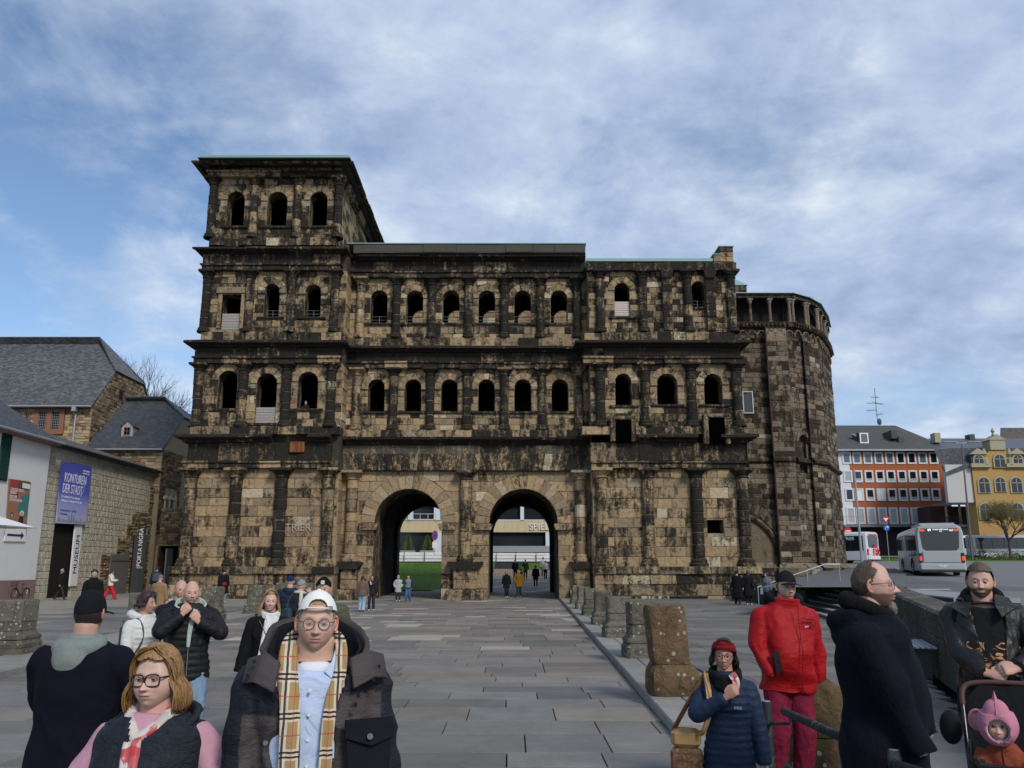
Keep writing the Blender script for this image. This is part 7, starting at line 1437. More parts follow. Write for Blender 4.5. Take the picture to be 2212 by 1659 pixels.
def make_hand(pm, w, d, side, curl=.5, up=None, sc=1.0, thumb=True, fist=False):
 """hand rooted at wrist w pointing along d; four fingers and a thumb with bent knuckles"""
 d = Vector(d).normalized(); u = Vector(up if up else (0, 1, 0)); u = (u-d*u.dot(d)).normalized(); a = d.cross(u)*side   # a: towards the thumb side, u: back-of-hand normal
 w = Vector(w); k = sc
 R = []
 for t, hw, hd in ((-.02, .026, .02), (.02, .03, .016), (.05, .040, .015), (.085, .042, .014), (.098, .038, .011)):
  R.append([w+d*t*k+a*math.cos(q)*hw*k+u*math.sin(q)*hd*k for q in [2*pi*i/14 for i in range(14)]])
 pm.rings(R)
 for i, (off, ln) in enumerate(((.031, .072), (.011, .081), (-.010, .076), (-.030, .060))):
  b = w+(d*.085+a*off)*k; c = curl*(1+.12*i); p = [b]; dd = d.copy(); 
  for seg, fr in ((.45, .9), (.32, 1.1), (.23, .8)):
   ax = d.cross(u).normalized(); dd = (Matrix.Rotation(c*fr, 3, ax) @ dd) if True else dd; 
   p.append(p[-1]+dd*ln*seg*k)
  q = [b]; ang = 0
  for seg, fr in ((.45, .9), (.32, 1.1), (.23, .8)): ang += c*fr; q.append(q[-1]+(d*math.cos(ang)-u*math.sin(ang))*ln*seg*k)
  pm.limb(q, [.0098*k, .0092*k, .0085*k, .0068*k], 8, .006); pm.blob(q[-1], (.0068*k,)*3, 8, 6)
 b = w+(d*.025+a*.028)*k; q = [b, b+(d*.028+a*.022-u*.006)*k, b+(d*.055+a*.026-u*.014)*k, b+(d*.075+a*.018-u*.022)*k]; pm.limb(q, [.015*k, .012*k, .0105*k, .008*k], 8, .006); pm.blob(q[-1], (.008*k,)*3, 8, 6)
def ik(a, b, l1, l2, hint):
 a, b = Vector(a), Vector(b); d = b-a; D = min(d.length, (l1+l2)*.999)
 if d.length > D: b = a+d.normalized()*D; d = b-a
 x = (l1*l1-l2*l2+D*D)/(2*D); h = math.sqrt(max(l1*l1-x*x, 0)); n = d.normalized(); hv = Vector(hint); hv = (hv-n*hv.dot(n)).normalized(); return a+n*x+hv*h, b
def person(label, u, vtop, Y, gz=0.0, rot=0.0, H=None, vox=.02, hat=0.0, group=None, build=1.0, head={}, hair=None, arms=None, feet=None, top={}, legs={}, shoes=(.03, .03, .03), hands=True, headrot=(0, 0, 0), lean=0.0, extra=None, x=None, roll=0.0, belly=0.0, female=False, shoev=1.0):
 """rot: heading, 0 = facing the camera (-y), positive turns towards the picture's right"""
 p = at(u, vtop, Y); base = Vector((p.x if x is None else x, Y*KY, gz)); Ht = (p.z-gz)-hat if H is None else H; s = Ht/1.80
 e = empty('person', base, rot, label, 'person', group); near = vox < .012
 if roll: e.rotation_euler = (0, roll, rot); e.location.x -= 1.7*math.sin(roll)
 sh = .178*build**.8*(.92 if female else 1); hipw = .155*build*(1.05 if female else 1)
 hdz = head.get('drop', .028); s = Ht/(1.80-hdz)
 S = lambda q: Vector(q)*s
 lx, ly = math.sin(lean)*0, -math.tan(lean)
 chest_y = lambda z: -max(0, z-.95)*math.tan(lean)
 J = {}
 for sd, n in ((-1, 'R'), (1, 'L')): J['sh'+n] = S((sd*sh, chest_y(1.45)+.01, 1.425)); J['hip'+n] = S((sd*.095*build**.5, 0, .93))
 arms = arms or {}; 
 for sd, n in ((-1, 'R'), (1, 'L')):
  t = arms.get(n, ((sd*.30*build**.6, -.03, .83), (sd*.5, .9, 0))); J['el'+n], J['wr'+n] = ik(J['sh'+n], S(t[0]), .29*s, .26*s, (t[1]))
 feet = feet or {'R': (-.11, 0, .09), 'L': (.11, 0, .09)}
 for sd, n in ((-1, 'R'), (1, 'L')): J['kn'+n], J['an'+n] = ik(J['hip'+n], S(feet[n]), .44*s, .43*s, (0, -1, 0))
 hc = S((0, chest_y(1.68)-.018, 1.6825-hdz)); hs = s*head.get('size', .96)
 pm = PM(); b = build
 pm.loft([(.86*s, .15*b*s, .10*s, 0, 0), (.95*s, .16*b*s, .105*s, 0, 0), (1.08*s, .13*b*s, .095*s, 0, chest_y(1.08)*s), (1.28*s, .155*b*s, .105*s, 0, chest_y(1.28)*s), (1.42*s, .16*b*s, .09*s, 0, chest_y(1.42)*s), (1.48*s, .10*s, .065*s, 0, chest_y(1.48)*s), (1.52*s, .062*s, .06*s, 0, chest_y(1.5)*s+.005)], 20)
 nk = hc+Vector((0, .022*s, -.05*s)); pm.limb([S((0, chest_y(1.44)+.012, 1.43)), nk], [.070*s*b**.5, .061*s*b**.4*(1+.25*head.get('fat', 0))], 16, .02)
 for n, sd in (('R', -1), ('L', 1)):
  pm.limb([J['sh'+n], J['el'+n], J['wr'+n]], [.052*s*b, .040*s, .026*s], 12); pm.limb([J['hip'+n], J['kn'+n], J['an'+n]], [.085*s*b, .055*s, .038*s], 12)
  pm.limb([J['an'+n]-S((0, -.02, .03)), J['an'+n]+S((0, -.14, -.05))], [.038*s, .03*s], 10)
 o = bpy.data.objects.new('body', bpy.data.meshes.new('body')); COL.objects.link(o); o.parent = e
 hm = Matrix.Translation(hc) @ Matrix.Rotation(headrot[2], 4, 'Z') @ Matrix.Rotation(headrot[0], 4, 'X') @ Matrix.Rotation(headrot[1], 4, 'Y') @ Matrix.Scale(hs, 4)
 res = (96, 84) if near else ((56, 48) if vox < .018 else (32, 28)); HP, HF = head_mesh(head, res); HC = face_colour(HP, head) if vox < .03 else np.tile(np.array(head.get('skin', (.50, .32, .24))), (len(HP), 1))
 ears = MB()
 for sd in (-1, 1):
  ce = Vector((sd*.074*head.get('w', 1), .012, -.004)); ww = .004 if head.get('noears') else 1
  if ww == 1:
   ears.tube([ce+Vector((sd*(.004+.010*math.sin(t)), -.010+.016*math.sin(t*1.0)*1.1-.004, .03*math.cos(t))) for t in [pi*k/10 for k in range(11)]], [.006]*5+[.0055]*3+[.007]*3, 7); ears.sphere(tuple(ce+Vector((sd*.004, 0, 0))), (.007, .012, .024), 8, 6)
 hv = MB()
 if hands:
  pmh = PM()
  for n, sd in (('R', -1), ('L', 1)):
   if arms.get(n, (0, 0, 0))[-1] == 'hide': continue
   spec = arms.get(n, None); hd = (J['wr'+n]-J['el'+n]).normalized(); cu = .35; up = (sd*.9, .3, .1)
   if spec and len(spec) > 2 and isinstance(spec[2], dict): hd = Vector(spec[2].get('d', hd)); cu = spec[2].get('curl', .4); up = spec[2].get('up', up)
   make_hand(pmh, J['wr'+n], hd, spec[2].get('side', sd) if spec and len(spec) > 2 and isinstance(spec[2], dict) else sd, cu, up, s*.97)
  if pmh.v:
   oh = bpy.data.objects.new('tmp_hands', bpy.data.meshes.new('t')); COL.objects.link(oh); job(oh, pmh, max(.0045, vox*.42), None, 1); HANDS[o.name] = oh
 MATS[o.name] = [M_SKIN]; sk = np.array(head.get('skin', (.50, .32, .24)))
 def post(ob, me, co, nr):
  vs = [tuple(c) for c in co]; fs = [tuple(p.vertices) for p in me.polygons]; cols = [tuple(sk*np.array((1., .93, .92)))]*len(vs)
  k = len(vs); vs += [tuple(hm @ Vector(p)) for p in HP]; fs += [tuple(i+k for i in f) for f in HF]; cols += [tuple(c) for c in HC]
  if ears.v: k = len(vs); vs += [tuple(hm @ Vector(p)) for p in ears.v]; fs += [tuple(i+k for i in f) for f in ears.f]; cols += [tuple(sk*np.array((1.05, .78, .72)))]*len(ears.v)
  oh = HANDS.get(ob.name)
  if oh is not None:
   k = len(vs); vs += [tuple(v.co) for v in oh.data.vertices]; fs += [tuple(i+k for i in p.vertices) for p in oh.data.polygons]; cols += [tuple(sk*np.array((1., .93, .9)))]*len(oh.data.vertices)
  me2 = bpy.data.meshes.new('body'); me2.from_pydata(vs, [], fs); me2.materials.append(M_SKIN); setcol(me2, np.array(cols)); me2.polygons.foreach_set('use_smooth', [True]*len(me2.polygons)); me2.update(); ob.data = me2
  if oh is not None: bpy.data.objects.remove(oh)
  return None
 job(o, pm, max(vox*1.5, .014), post)
 J['body'] = o; J['e'] = e; J['hm'] = hm; J['s'] = s
 if vox < .022 and head.get('eyes', 1):
  for sd in (-1, 1):
   mb = MB(); R_ = .0122; cen = Vector((sd*.031, -.0785, -.002)); vs = []; cs = []
   dv = Vector((head.get('look', 0), -1, 0)).normalized()
   for i in range(13):
    th = pi*i/12
    for k in range(16):
     a = 2*pi*k/16; q = Vector((math.sin(th)*math.cos(a), -math.cos(th), math.sin(th)*math.sin(a))); vs.append(cen+q*R_); dt = q.angle(dv)
     cs.append((.01, .01, .01) if dt < .30 else (head.get('iris', (.05, .06, .065)) if dt < .60 else (.40, .37, .35)))
   fs = []
   for i in range(12):
    for k in range(16): fs.append((i*16+k, (i+1)*16+k, (i+1)*16+(k+1) % 16, i*16+(k+1) % 16))
   mb.add([tuple(hm @ v) for v in vs], fs, cs); eo = mb.build('eye', M_EYE, e, smooth=True)
   mb = MB(); vs = []; n = 14; op = max(.45, head.get('open', .55))
   for rng in ((op*.62, 1.5), (-1.4, -op*.85)):
    k0 = len(vs); 
    for j in range(5):
     el = rng[0]+(rng[1]-rng[0])*j/4
     for i in range(n):
      az = -1.25+2.5*i/(n-1); e2 = el*(math.cos(az*.85)**.6 if j == (0 if rng[0] > 0 else 4) else 1); vs.append(cen+Vector((math.sin(az)*math.cos(e2), -math.cos(az)*math.cos(e2), math.sin(e2)))*R_*1.13)
   fs = []
   for blk in (0, 1):
    for j in range(4):
     for i in range(n-1): a = blk*5*n+j*n+i; fs.append((a, a+1, a+n+1, a+n))
   mb.add([tuple(hm @ v) for v in vs], fs, tuple(sk*np.array((.86, .7, .68)))); mb.build('eyelid', M_SKIN, eo, smooth=True)
 if hair: build_hair(e, hm, head, hair, near, vox)
 T = dict(col=(.02, .02, .02), kind='cloth', hem=.80, ease=.028, puff=0, per=.06, sleeve=1.0, collar=None, name='jacket', flare=1.0, open=None); T.update(top)
 pm = PM(); ez = T['ease']; zs = []
 def tw(z):
  K = [(.40, .19, .13), (.70, .18, .13), (.86, .168, .118), (.95, .165, .116), (1.08, .142, .108), (1.28, .17, .118), (1.40, .178, .108), (1.445, .165, .095), (1.49, .118, .08), (1.54, .076, .07)]
  for (a, w1, d1), (c, w2, d2) in zip(K, K[1:]):
   if z <= c: t = (z-a)/(c-a); t = max(0, t); return w1+(w2-w1)*t, d1+(d2-d1)*t
  return K[-1][1:]
 z = T['hem']; secs = []; ztop = T.get('ztop', 1.535)
 if female: pass
 while z < ztop+.001:
  w1, d1 = tw(z); fl = 1+(T['flare']-1)*max(0, (1.1-z))/max(.01, 1.1-T['hem']); e_ = ez*(1 if z < 1.44 else max(.3, 1-(z-1.44)*8))
  a_ = (w1*b*(.93 if female and z > 1.1 else 1)*fl+e_)*s; d_ = (d1*(b**.7)*fl+e_)*s; bl = belly*math.exp(-((z-1.08)/.17)**2)*s; bu = (.03 if female else 0)*math.exp(-((z-1.3)/.06)**2)*s
  pf = 1+T['puff']*(abs(math.sin(pi*z/T['per']))-.6)
  secs.append((z*s, a_*pf, (d_+bl*.5+bu*.5)*pf, 0, chest_y(z)*s-bl*.5-bu*.5, 2.4)); z += .012
 pm.loft(secs, 36)
 r0, r1, r2 = (.054*b+ez*.75)*s, (.046*b+ez*.7)*s, (.034+ez*.5)*s
 for n, sd in (('R', -1), ('L', 1)):
  if T['sleeve'] <= 0:
   pm.blob(tuple(J['sh'+n]+Vector((-sd*.01, 0, -.01))*s), (r0*1.0, r0*1.15, r0*1.05)); continue
  ew = J['el'+n]; wr = J['wr'+n]; end = ew.lerp(wr, min(1, T['sleeve']) if T['sleeve'] < 1 else 1.0)
  pm.limb([J['sh'+n]+Vector((-sd*.03*s, 0, -.015*s)), J['sh'+n]+Vector((sd*.012*s, 0, -.02*s)), ew, end], [r0*.9, r0, r1, r2*T.get('cuff', 1)], 18, .01, T['puff'], T['per'])
 if T['collar']:
  ch, cr = T['collar']; cyk = chest_y(1.5)*s
  pm.loft([(1.47*s, (.10+cr)*s, (.085+cr)*s, 0, cyk+.005*s), ((1.50+ch*.5)*s, (.075+cr)*s, (.075+cr)*s, 0, cyk), ((1.50+ch)*s, (.072+cr)*s, (.074+cr)*s, 0, cyk-.004*s)], 28)
 if T.get('hood'):
  k = T['hood']; cy0 = chest_y(1.5)*s
  pm.limb([Vector((-.085, -.02, 1.50))*s, Vector((-.135*k, .06, 1.50))*s, Vector((-.07*k, .15*k, 1.47))*s, Vector((.07*k, .15*k, 1.47))*s, Vector((.135*k, .06, 1.50))*s, Vector((.085, -.02, 1.50))*s], [.03*s, .05*k*s, .062*k*s, .062*k*s, .05*k*s, .03*s], 14)
  pm.blob((0, (.14*k)*s, 1.42*s), (.13*k*s, .06*s, .09*s))
 if extra and 'top' in extra: extra['top'](pm, J, s)
 o = bpy.data.objects.new(T['name'], bpy.data.meshes.new('j')); COL.objects.link(o); o.parent = e; MATS[o.name] = [cloth(T['col'], T['kind'], T.get('wr', .35))]+T.get('mats', [])
 neck_hole = T.get('neckhole', True)
 def post2(ob, me, co, nr, T=T):
  if near or vox < .018:
   fr = T.get('foldf', 9); am = T.get('fold', .008)*s
   d = np.array([mnoise.ridged_multi_fractal(Vector((c[0]*fr, c[1]*fr+3, c[2]*fr*.55)), 1, 2, 2, 1, 2) if False else mnoise.noise(Vector((c[0]*fr+mnoise.noise(Vector(c)*6), c[1]*fr, c[2]*fr*.8))) for c in co])
   d = (.4+d*1.6) if T.get('soft') else 1-np.abs(d)*2.4; co = co+nr*(d[:, None]*am-am*.6)
   me.vertices.foreach_set('co', co.astype(np.float32).ravel())
  if T.get('colf'):
   setcol(me, T['colf'](co/s)); 
  if T.get('open'):
   m = T['open'](co[:, 0]/s, co[:, 1]/s, co[:, 2]/s); delfaces(me, m)
   md = ob.modifiers.new('t', 'SOLIDIFY'); md.thickness = .012*s; md.offset = -1
  return None
 job(o, pm, vox*T.get('voxk', 1), post2); J['top'] = o
 if legs is not None:
  Lg = dict(col=(.03, .03, .04), kind='denim', ease=.018, wide=1.0, name='trousers', ankle=1.0); Lg.update(legs); pm = PM(); ez = Lg['ease']
  pm.loft([(.84*s, (.155*b+ez)*s, (.105*b**.6+ez)*s, 0, 0), (.92*s, (.162*b+ez)*s, (.112*b**.6+ez)*s, 0, 0), (1.02*s, (.145*b+ez)*s, (.10*b**.6+ez)*s, 0, 0)], 24)
  for n in 'RL':
   w_ = Lg['wide']; pm.limb([J['hip'+n]+S((0, 0, -.02)), J['kn'+n], J['an'+n]+S((0, 0, -.03))], [(.088*b+ez)*s, (.058*b**.5+ez)*s*w_, (.046+ez)*s*w_*Lg['ankle']], 16, .02)
  o = bpy.data.objects.new(Lg['name'], bpy.data.meshes.new('t')); COL.objects.link(o); o.parent = e; MATS[o.name] = [cloth(Lg['col'], Lg['kind'], .6)]
  def post3(ob, me, co, nr):
   if vox < .018: d = np.array([mnoise.noise(Vector((c[0]*11, c[1]*11, c[2]*14))) for c in co]); return co+nr*((1-np.abs(d)*2.2)[:, None]*.006*s)
  job(o, pm, max(vox, .01), post3)
 if shoes is not None:
  for n in 'RL':
   pm = PM(); a = J['an'+n]; g0 = a.z-.055*s; pm.limb([a+S((0, .045, -.045)), a+S((0, -.05, -.05)), a+S((0, -.15, -.058))], [.038*s*shoev, .042*s*shoev, .033*s*shoev], 12, .02); pm.limb([a+S((0, .015, .02)), a+S((0, .01, -.04))], [.045*s, .045*s], 12)
   o = bpy.data.objects.new('shoe', bpy.data.meshes.new('t')); COL.objects.link(o); o.parent = e; MATS[o.name] = [cloth(shoes, 'leather', .1)]; job(o, pm, max(vox, .012), None)
 return J
HANDS = {}
def shell(hm, head, res, offf, keep, name, mat, e, flip=False, smooth=True, th=0.0):
 """garment or hair shell over the head: offf(x,y,z dirs/pos)->offset, keep(P)->mask"""
 nu, nv = res; u = np.linspace(0, 2*pi, nu, endpoint=False); v = np.linspace(.01, pi-.01, nv); A, T = np.meshgrid(u-.2*np.sin(u), v); X = np.sin(T)*np.sin(A); Yd = -np.sin(T)*np.cos(A); Zd = np.cos(T)
 hh = dict(head); px, py, pz = headshape(X, Yd, Zd, hh); 
 n = np.stack([X*1.2, Yd, Zd*.9], -1); n /= np.linalg.norm(n, axis=-1, keepdims=True); P = np.stack([px, py, pz], -1); off = offf(X, Yd, Zd, P); P = P+n*off[..., None]; P = P.reshape(-1, 3); k = keep(P).reshape(-1) if callable(keep) else keep
 idx = -np.ones(len(P), int); idx[k] = np.arange(k.sum()); F_ = []
 for j in range(nv-1):
  for i in range(nu):
   q = (j*nu+i, (j+1)*nu+i, (j+1)*nu+(i+1) % nu, j*nu+(i+1) % nu)
   if all(k[a] for a in q): F_.append(tuple(idx[a] for a in q))
 if k[:nu].all(): F_.append(tuple(idx[i] for i in range(nu)))
 mb = MB(); mb.add([tuple(hm @ Vector(p)) for p in P[k]], F_); o = mb.build(name, mat, e, smooth=smooth)
 if th: md = o.modifiers.new('t', 'SOLIDIFY'); md.thickness = th; md.offset = -1
 return o
def ns(P, f, a): return a*np.array([mnoise.noise(Vector(p)*f) for p in P.reshape(-1, 3)]).reshape(P.shape[:-1])
def build_hair(e, hm, head, hr, near, vox):
 k = hr['kind']; res = (80, 64) if near else ((48, 40) if vox < .018 else (28, 24)); mat = hr['mat']
 if k in ('short', 'balding', 'fringe', 'long', 'bob', 'buzz', 'bun'):
  fl = hr.get('line', .074); thk = hr.get('th', .012); rec = hr.get('recede', 0)
  def keep(P):
   x, y, z = P[:, 0], P[:, 1], P[:, 2]; fr = fl+rec*np.exp(-((np.abs(x)-.035)/.02)**2); side = np.where(y < -.045, fr, np.where(y < .012, .015+(-y-0)*.55*(1 if True else 0)+np.clip(-y, 0, 1)*.4, -.035-np.clip(y, 0, .1)*.45))
   side = np.where((y >= -.045) & (y < -.012), np.minimum(fr, .012+(fr-.012)*np.clip((-y-.012)/.033, 0, 1)), side); side = np.where((y >= -.012) & (y < .012), .005, side)
   m = z > side+.0015*np.sin(x*310)+.003*np.sin(x*70)
   if k == 'balding': m = m & ~((z > .045-.9*np.minimum(y+.02, 0)*0) & (y < hr.get('bald', .045)) & (np.abs(x) < hr.get('baldw', .06)))
   return m
  def off(X, Yd, Zd, P): return thk*(1+.5*np.clip(Zd, 0, 1))+ns(P, 45, .003)+ns(P, 16, .004)
  shell(hm, head, res, off, keep, 'hair', mat, e)
 if k in ('long', 'bob', 'bun'):
  r = random.Random(hr.get('seed', 1)); n = hr.get('n', 150 if near else 60); ln = hr.get('len', .30); mb = MB(); part = hr.get('part', 0); sp = hr.get('spread', 1.0); rr = hr.get('rr', .0055)
  for i in range(n):
   a = r.uniform(-pi, pi); 
   if abs(a) < hr.get('face', .95): a = math.copysign(r.uniform(hr.get('face', .95), 1.6), r.random()-.5 if True else a)
   sx = math.sin(a); sy = -math.cos(a); wv = r.uniform(.7, 1.15); L0 = ln*r.uniform(.85, 1.08); pts = []
   for t in range(11):
    q = t/10
    if q < .4: th = (.25+q/.4*1.35); R1 = .088+r.uniform(0, .004); pts.append(Vector((sx*math.sin(th)*R1*.98+part*(1-q*2.5), sy*math.sin(th)*R1*1.15+.004, .004+math.cos(th)*.122+.006)))
    else:
     f = (q-.4)/.6; z = .0-f*L0; out = (.092+.022*math.sin(f*2.2)*sp-.01*f*f); pts.append(Vector((sx*out*1.0+.006*math.sin(f*5+i), sy*out*1.05+.004+.012*f, z)))
   mb.tube([hm @ p for p in pts], [rr*wv*(1-.5*max(0, t-7)/3) for t in range(11)], 5, flat=.5)
  for i in range(hr.get('nf', n//3)):
   sd = -1 if r.random() < .55 else 1; q0 = Vector((part*2+r.gauss(0, .01), r.uniform(-.075, .0), .128)); tx = sd*r.uniform(.078, .094); yy = r.uniform(-.06, .01); drop = r.uniform(.4, 1.0)
   P_h = smoothpts([q0, Vector((sd*.045, q0.y-.018, .112+r.uniform(-.012, .008))), Vector((tx, yy-.012, .055)), Vector((tx*1.1, yy+.012, -.01)), Vector((tx*(1.05+.15*sp*r.random()), yy+.02, -ln*drop*.55)), Vector((tx*(1.0+.2*sp*r.random()), yy+.022, -ln*drop))], 2)
   mb.tube([hm @ p for p in P_h], [rr*.8*(1-.6*t/len(P_h)) for t in range(len(P_h))], 4, flat=.5)
  o = mb.build('hair_locks', mat, e, smooth=True, kind='stuff')
 if k == 'beanie':
  def keep(P): return P[:, 2] > hr.get('z', .038)-P[:, 1]*hr.get('tilt', .25)
  def off(X, Yd, Zd, P): return .010+.016*np.clip(Zd, 0, 1)+.004*(P[..., 2] < hr.get('z', .038)+.05-P[..., 1]*.25)+.0012*np.sin(np.arctan2(X, Yd)*60)
  shell(hm, head, (120, 48) if near or vox < .018 else res, off, keep, 'beanie', mat, e, th=.004)
  if hr.get('pom'): mb = MB(); mb.sphere(tuple(hm @ Vector((0, .01, .16))), .035*hm.to_scale().x); mb.build('pompom', hr['pom'], e, smooth=True)
 if k == 'band':
  def keep(P): z0 = .016-P[:, 1]*.30; return (P[:, 2] > z0) & (P[:, 2] < z0+.078)
  shell(hm, head, (96, 90), lambda X, Yd, Zd, P: .028+.003*np.sin(P[..., 2]*260)+0*X, keep, 'headband', mat, e, th=.005)
 if k == 'cap':
  back = hr.get('back', False); zc = hr.get('z', .045)
  def keep(P):
   m = P[:, 2] > zc-P[:, 1]*.12
   if back: m = m & ~((P[:, 1] < -.02) & (((P[:, 0]/.041)**2+((P[:, 2]-(zc+.018))/.036)**2) < 1) & (P[:, 2] > zc+.016))
   return m
  def off(X, Yd, Zd, P): return .009+.012*np.clip(Zd, 0, 1)+.0012*(np.abs(X) < .03)*0+0*X
  shell(hm, head, (140, 110) if near else res, off, keep, 'cap_crown', mat, e, th=.003)
  for sd in (1,):
   n = 20; s_ = -1 if not back else 1; vs = []; sc = hm.to_scale().x
   for i in range(n+1):
    a = (-1.15+2.3*i/n)*(.55 if back else .78)
    for rr_, dz in ((.086, .0), (.115, -.002), (.142+.012*math.cos(a*1.2), -.012)): vs.append(Vector((math.sin(a)*rr_*.86, s_*math.cos(a)*rr_*1.12, zc+.006+dz-.022*abs(math.sin(a))**2*1.0-(.006 if back else 0))))
   fs = [(i*3+j, i*3+j+1, (i+1)*3+j+1, (i+1)*3+j) for i in range(n) for j in range(2)]; mb = MB(); mb.add([tuple(hm @ v) for v in vs], fs); o = mb.build('cap_visor', hr.get('visor', mat), e, smooth=True); md = o.modifiers.new('t', 'SOLIDIFY'); md.thickness = .004
  if back:
   mb = MB(); pts = [Vector((math.sin(a)*.083, -math.cos(a)*.104, zc+.017)) for a in [-.62+1.24*i/16 for i in range(17)]]; mb.tube([hm @ p for p in pts], .0085*hm.to_scale().x, 8, flat=.35, up=(0, 0, 1)); mb.build('cap_strap', hr.get('strap', mat), e, smooth=True)
   mb = MB(); q = hm @ Vector((.052, -.090, zc+.017)); mb.bbox(q.x-.011, q.x+.011, q.y-.004, q.y+.006, q.z-.009, q.z+.009, .002); mb.build('buckle', M_CHROME, e)
  mb = MB(); q = hm @ Vector((0, .005, .1175+.0215)); mb.sphere(tuple(q), (.008, .008, .004)); mb.build('cap_button', mat, e)
 if k == 'hood':
  def keep(P): return ~((P[:, 1] < -.055) & ((P[:, 0]/.062)**2+((P[:, 2]+.01)/.085)**2 < 1)) & (P[:, 2] > -.13)
  shell(hm, head, res, lambda X, Yd, Zd, P: .03+.01*np.clip(Zd, 0, 1), keep, 'hood', mat, e, th=.01)
  if hr.get('fur'):
   mb = MB(); pts = [Vector((.07*math.sin(t), -.10, -.005+.095*math.cos(t))) for t in [2*pi*i/20 for i in range(21)]]; mb.tube([hm @ p for p in pts], .022, 8, cap=False); mb.build('fur_trim', hr['fur'], e, smooth=True)
def glasses(J, col, style='round', lens=True, r=.0225, th=.0016, tilt=0):
 hm, e = J['hm'], J['e']; mat = M_BLACKPL if col is None else col; mb = MB(); ln = []
 for sd in (-1, 1):
  pts = []
  for i in range(29):
   t = 2*pi*i/28; c, s_ = math.cos(t), math.sin(t)
   if style == 'round': x, z = r*c, r*.93*s_
   else: q = (abs(c)**3+abs(s_)**3)**(-1/3); x, z = r*1.12*c*q, r*.84*s_*q-(.002 if s_ < 0 else 0)
   X = sd*.0325+x; pts.append(Vector((X, -.104+abs(X)*.16, z-.005)))
  mb.tube([hm @ p for p in pts], th*hm.to_scale().x, 6, cap=False); ln.append(pts)
 mb.tube([hm @ Vector(p) for p in ((-.0325+r*.86, -.103, .004), (0, -.107, .006), (.0325-r*.86, -.103, .004))], th*hm.to_scale().x, 6)
 for sd in (-1, 1): mb.tube([hm @ Vector(p) for p in ((sd*(.0325+r*(1.0 if style == 'round' else 1.12)), -.094, .004), (sd*.070, -.085, .006), (sd*.0785, -.01, .006), (sd*.078, .02, -.008))], th*1.1*hm.to_scale().x, 6)
 g_ = mb.build('glasses', mat, e, smooth=True)
 if lens:
  for pts in ln: m2 = MB(); m2.add([tuple(hm @ p) for p in pts[:-1]], [tuple(range(28))]); m2.build('lens', M_LENS2, g_)
M_BLACKPL = simple('black_plastic', (.012, .01, .012), .25, .6)
M_LENS2 = bpy.data.materials.new('lens_glass'); M_LENS2.use_nodes = True; _nt = M_LENS2.node_tree; _nt.nodes.clear(); _t = _nt.nodes.new('ShaderNodeBsdfTransparent'); _g = _nt.nodes.new('ShaderNodeBsdfGlossy'); _g.inputs[1].default_value = .02; _m = _nt.nodes.new('ShaderNodeMixShader'); _m.inputs[0].default_value = .12; _o = _nt.nodes.new('ShaderNodeOutputMaterial'); L(_nt, _t.outputs[0], _m.inputs[1]); L(_nt, _g.outputs[0], _m.inputs[2]); L(_nt, _m.outputs[0], _o.inputs[0])
H_BROWN = hair_mat('brown_hair', (.045, .027, .016), (.12, .075, .045)); H_DARK = hair_mat('dark_hair', (.012, .009, .008), (.04, .028, .022)); H_BLOND = hair_mat('blond_hair', (.20, .115, .045), (.46, .30, .14)); H_GING = hair_mat('ginger_blond_hair', (.16, .075, .025), (.42, .24, .09)); H_GREY = hair_mat('grey_hair', (.2, .19, .18), (.4, .38, .36)); H_PURP = hair_mat('dark_red_hair', (.02, .008, .01), (.06, .022, .022)); H_STRAW = hair_mat('fair_hair', (.22, .15, .08), (.40, .29, .17))
def ribbon(pts, w, th, name, mat, e, up=(0, -1, 0), **tg):
 mb = MB(); P = [Vector(p) for p in pts]; vs = []
 for i, p in enumerate(P):
  t = (P[min(i+1, len(P)-1)]-P[max(i-1, 0)]).normalized(); wv = w[i] if isinstance(w, (list, tuple)) else w; n = Vector(up); n = (n-t*n.dot(t)).normalized(); sd = t.cross(n)
  for k in range(7): q = -1+2*k/6; vs.append(p+sd*wv*q+n*(th+.006*math.cos(q*5+i*.35)))
  for k in range(6, -1, -1): q = -1+2*k/6; vs.append(p+sd*wv*q-n*th)
 n = 14; fs = [(i*n+k, i*n+(k+1) % n, (i+1)*n+(k+1) % n, (i+1)*n+k) for i in range(len(P)-1) for k in range(n)]+[tuple(range(n)), tuple((len(P)-1)*n+k for k in range(n-1, -1, -1))]
 mb.add(vs, fs); return mb.build(name, mat, e, smooth=True, **tg)
def smoothpts(P, k=3):
 P = [Vector(p) for p in P]
 for _ in range(k):
  Q = [P[0]]
  for a, b in zip(P, P[1:]): Q += [a.lerp(b, .25), a.lerp(b, .75)]
  P = Q+[P[-1]]
 return P
def plate(pts, th, name, mat, e, **tg): mb = MB(); mb.prism([(a, b) for a, _, b in pts], pts[0][1]-th, pts[0][1]); return mb.build(name, mat, e, **tg)
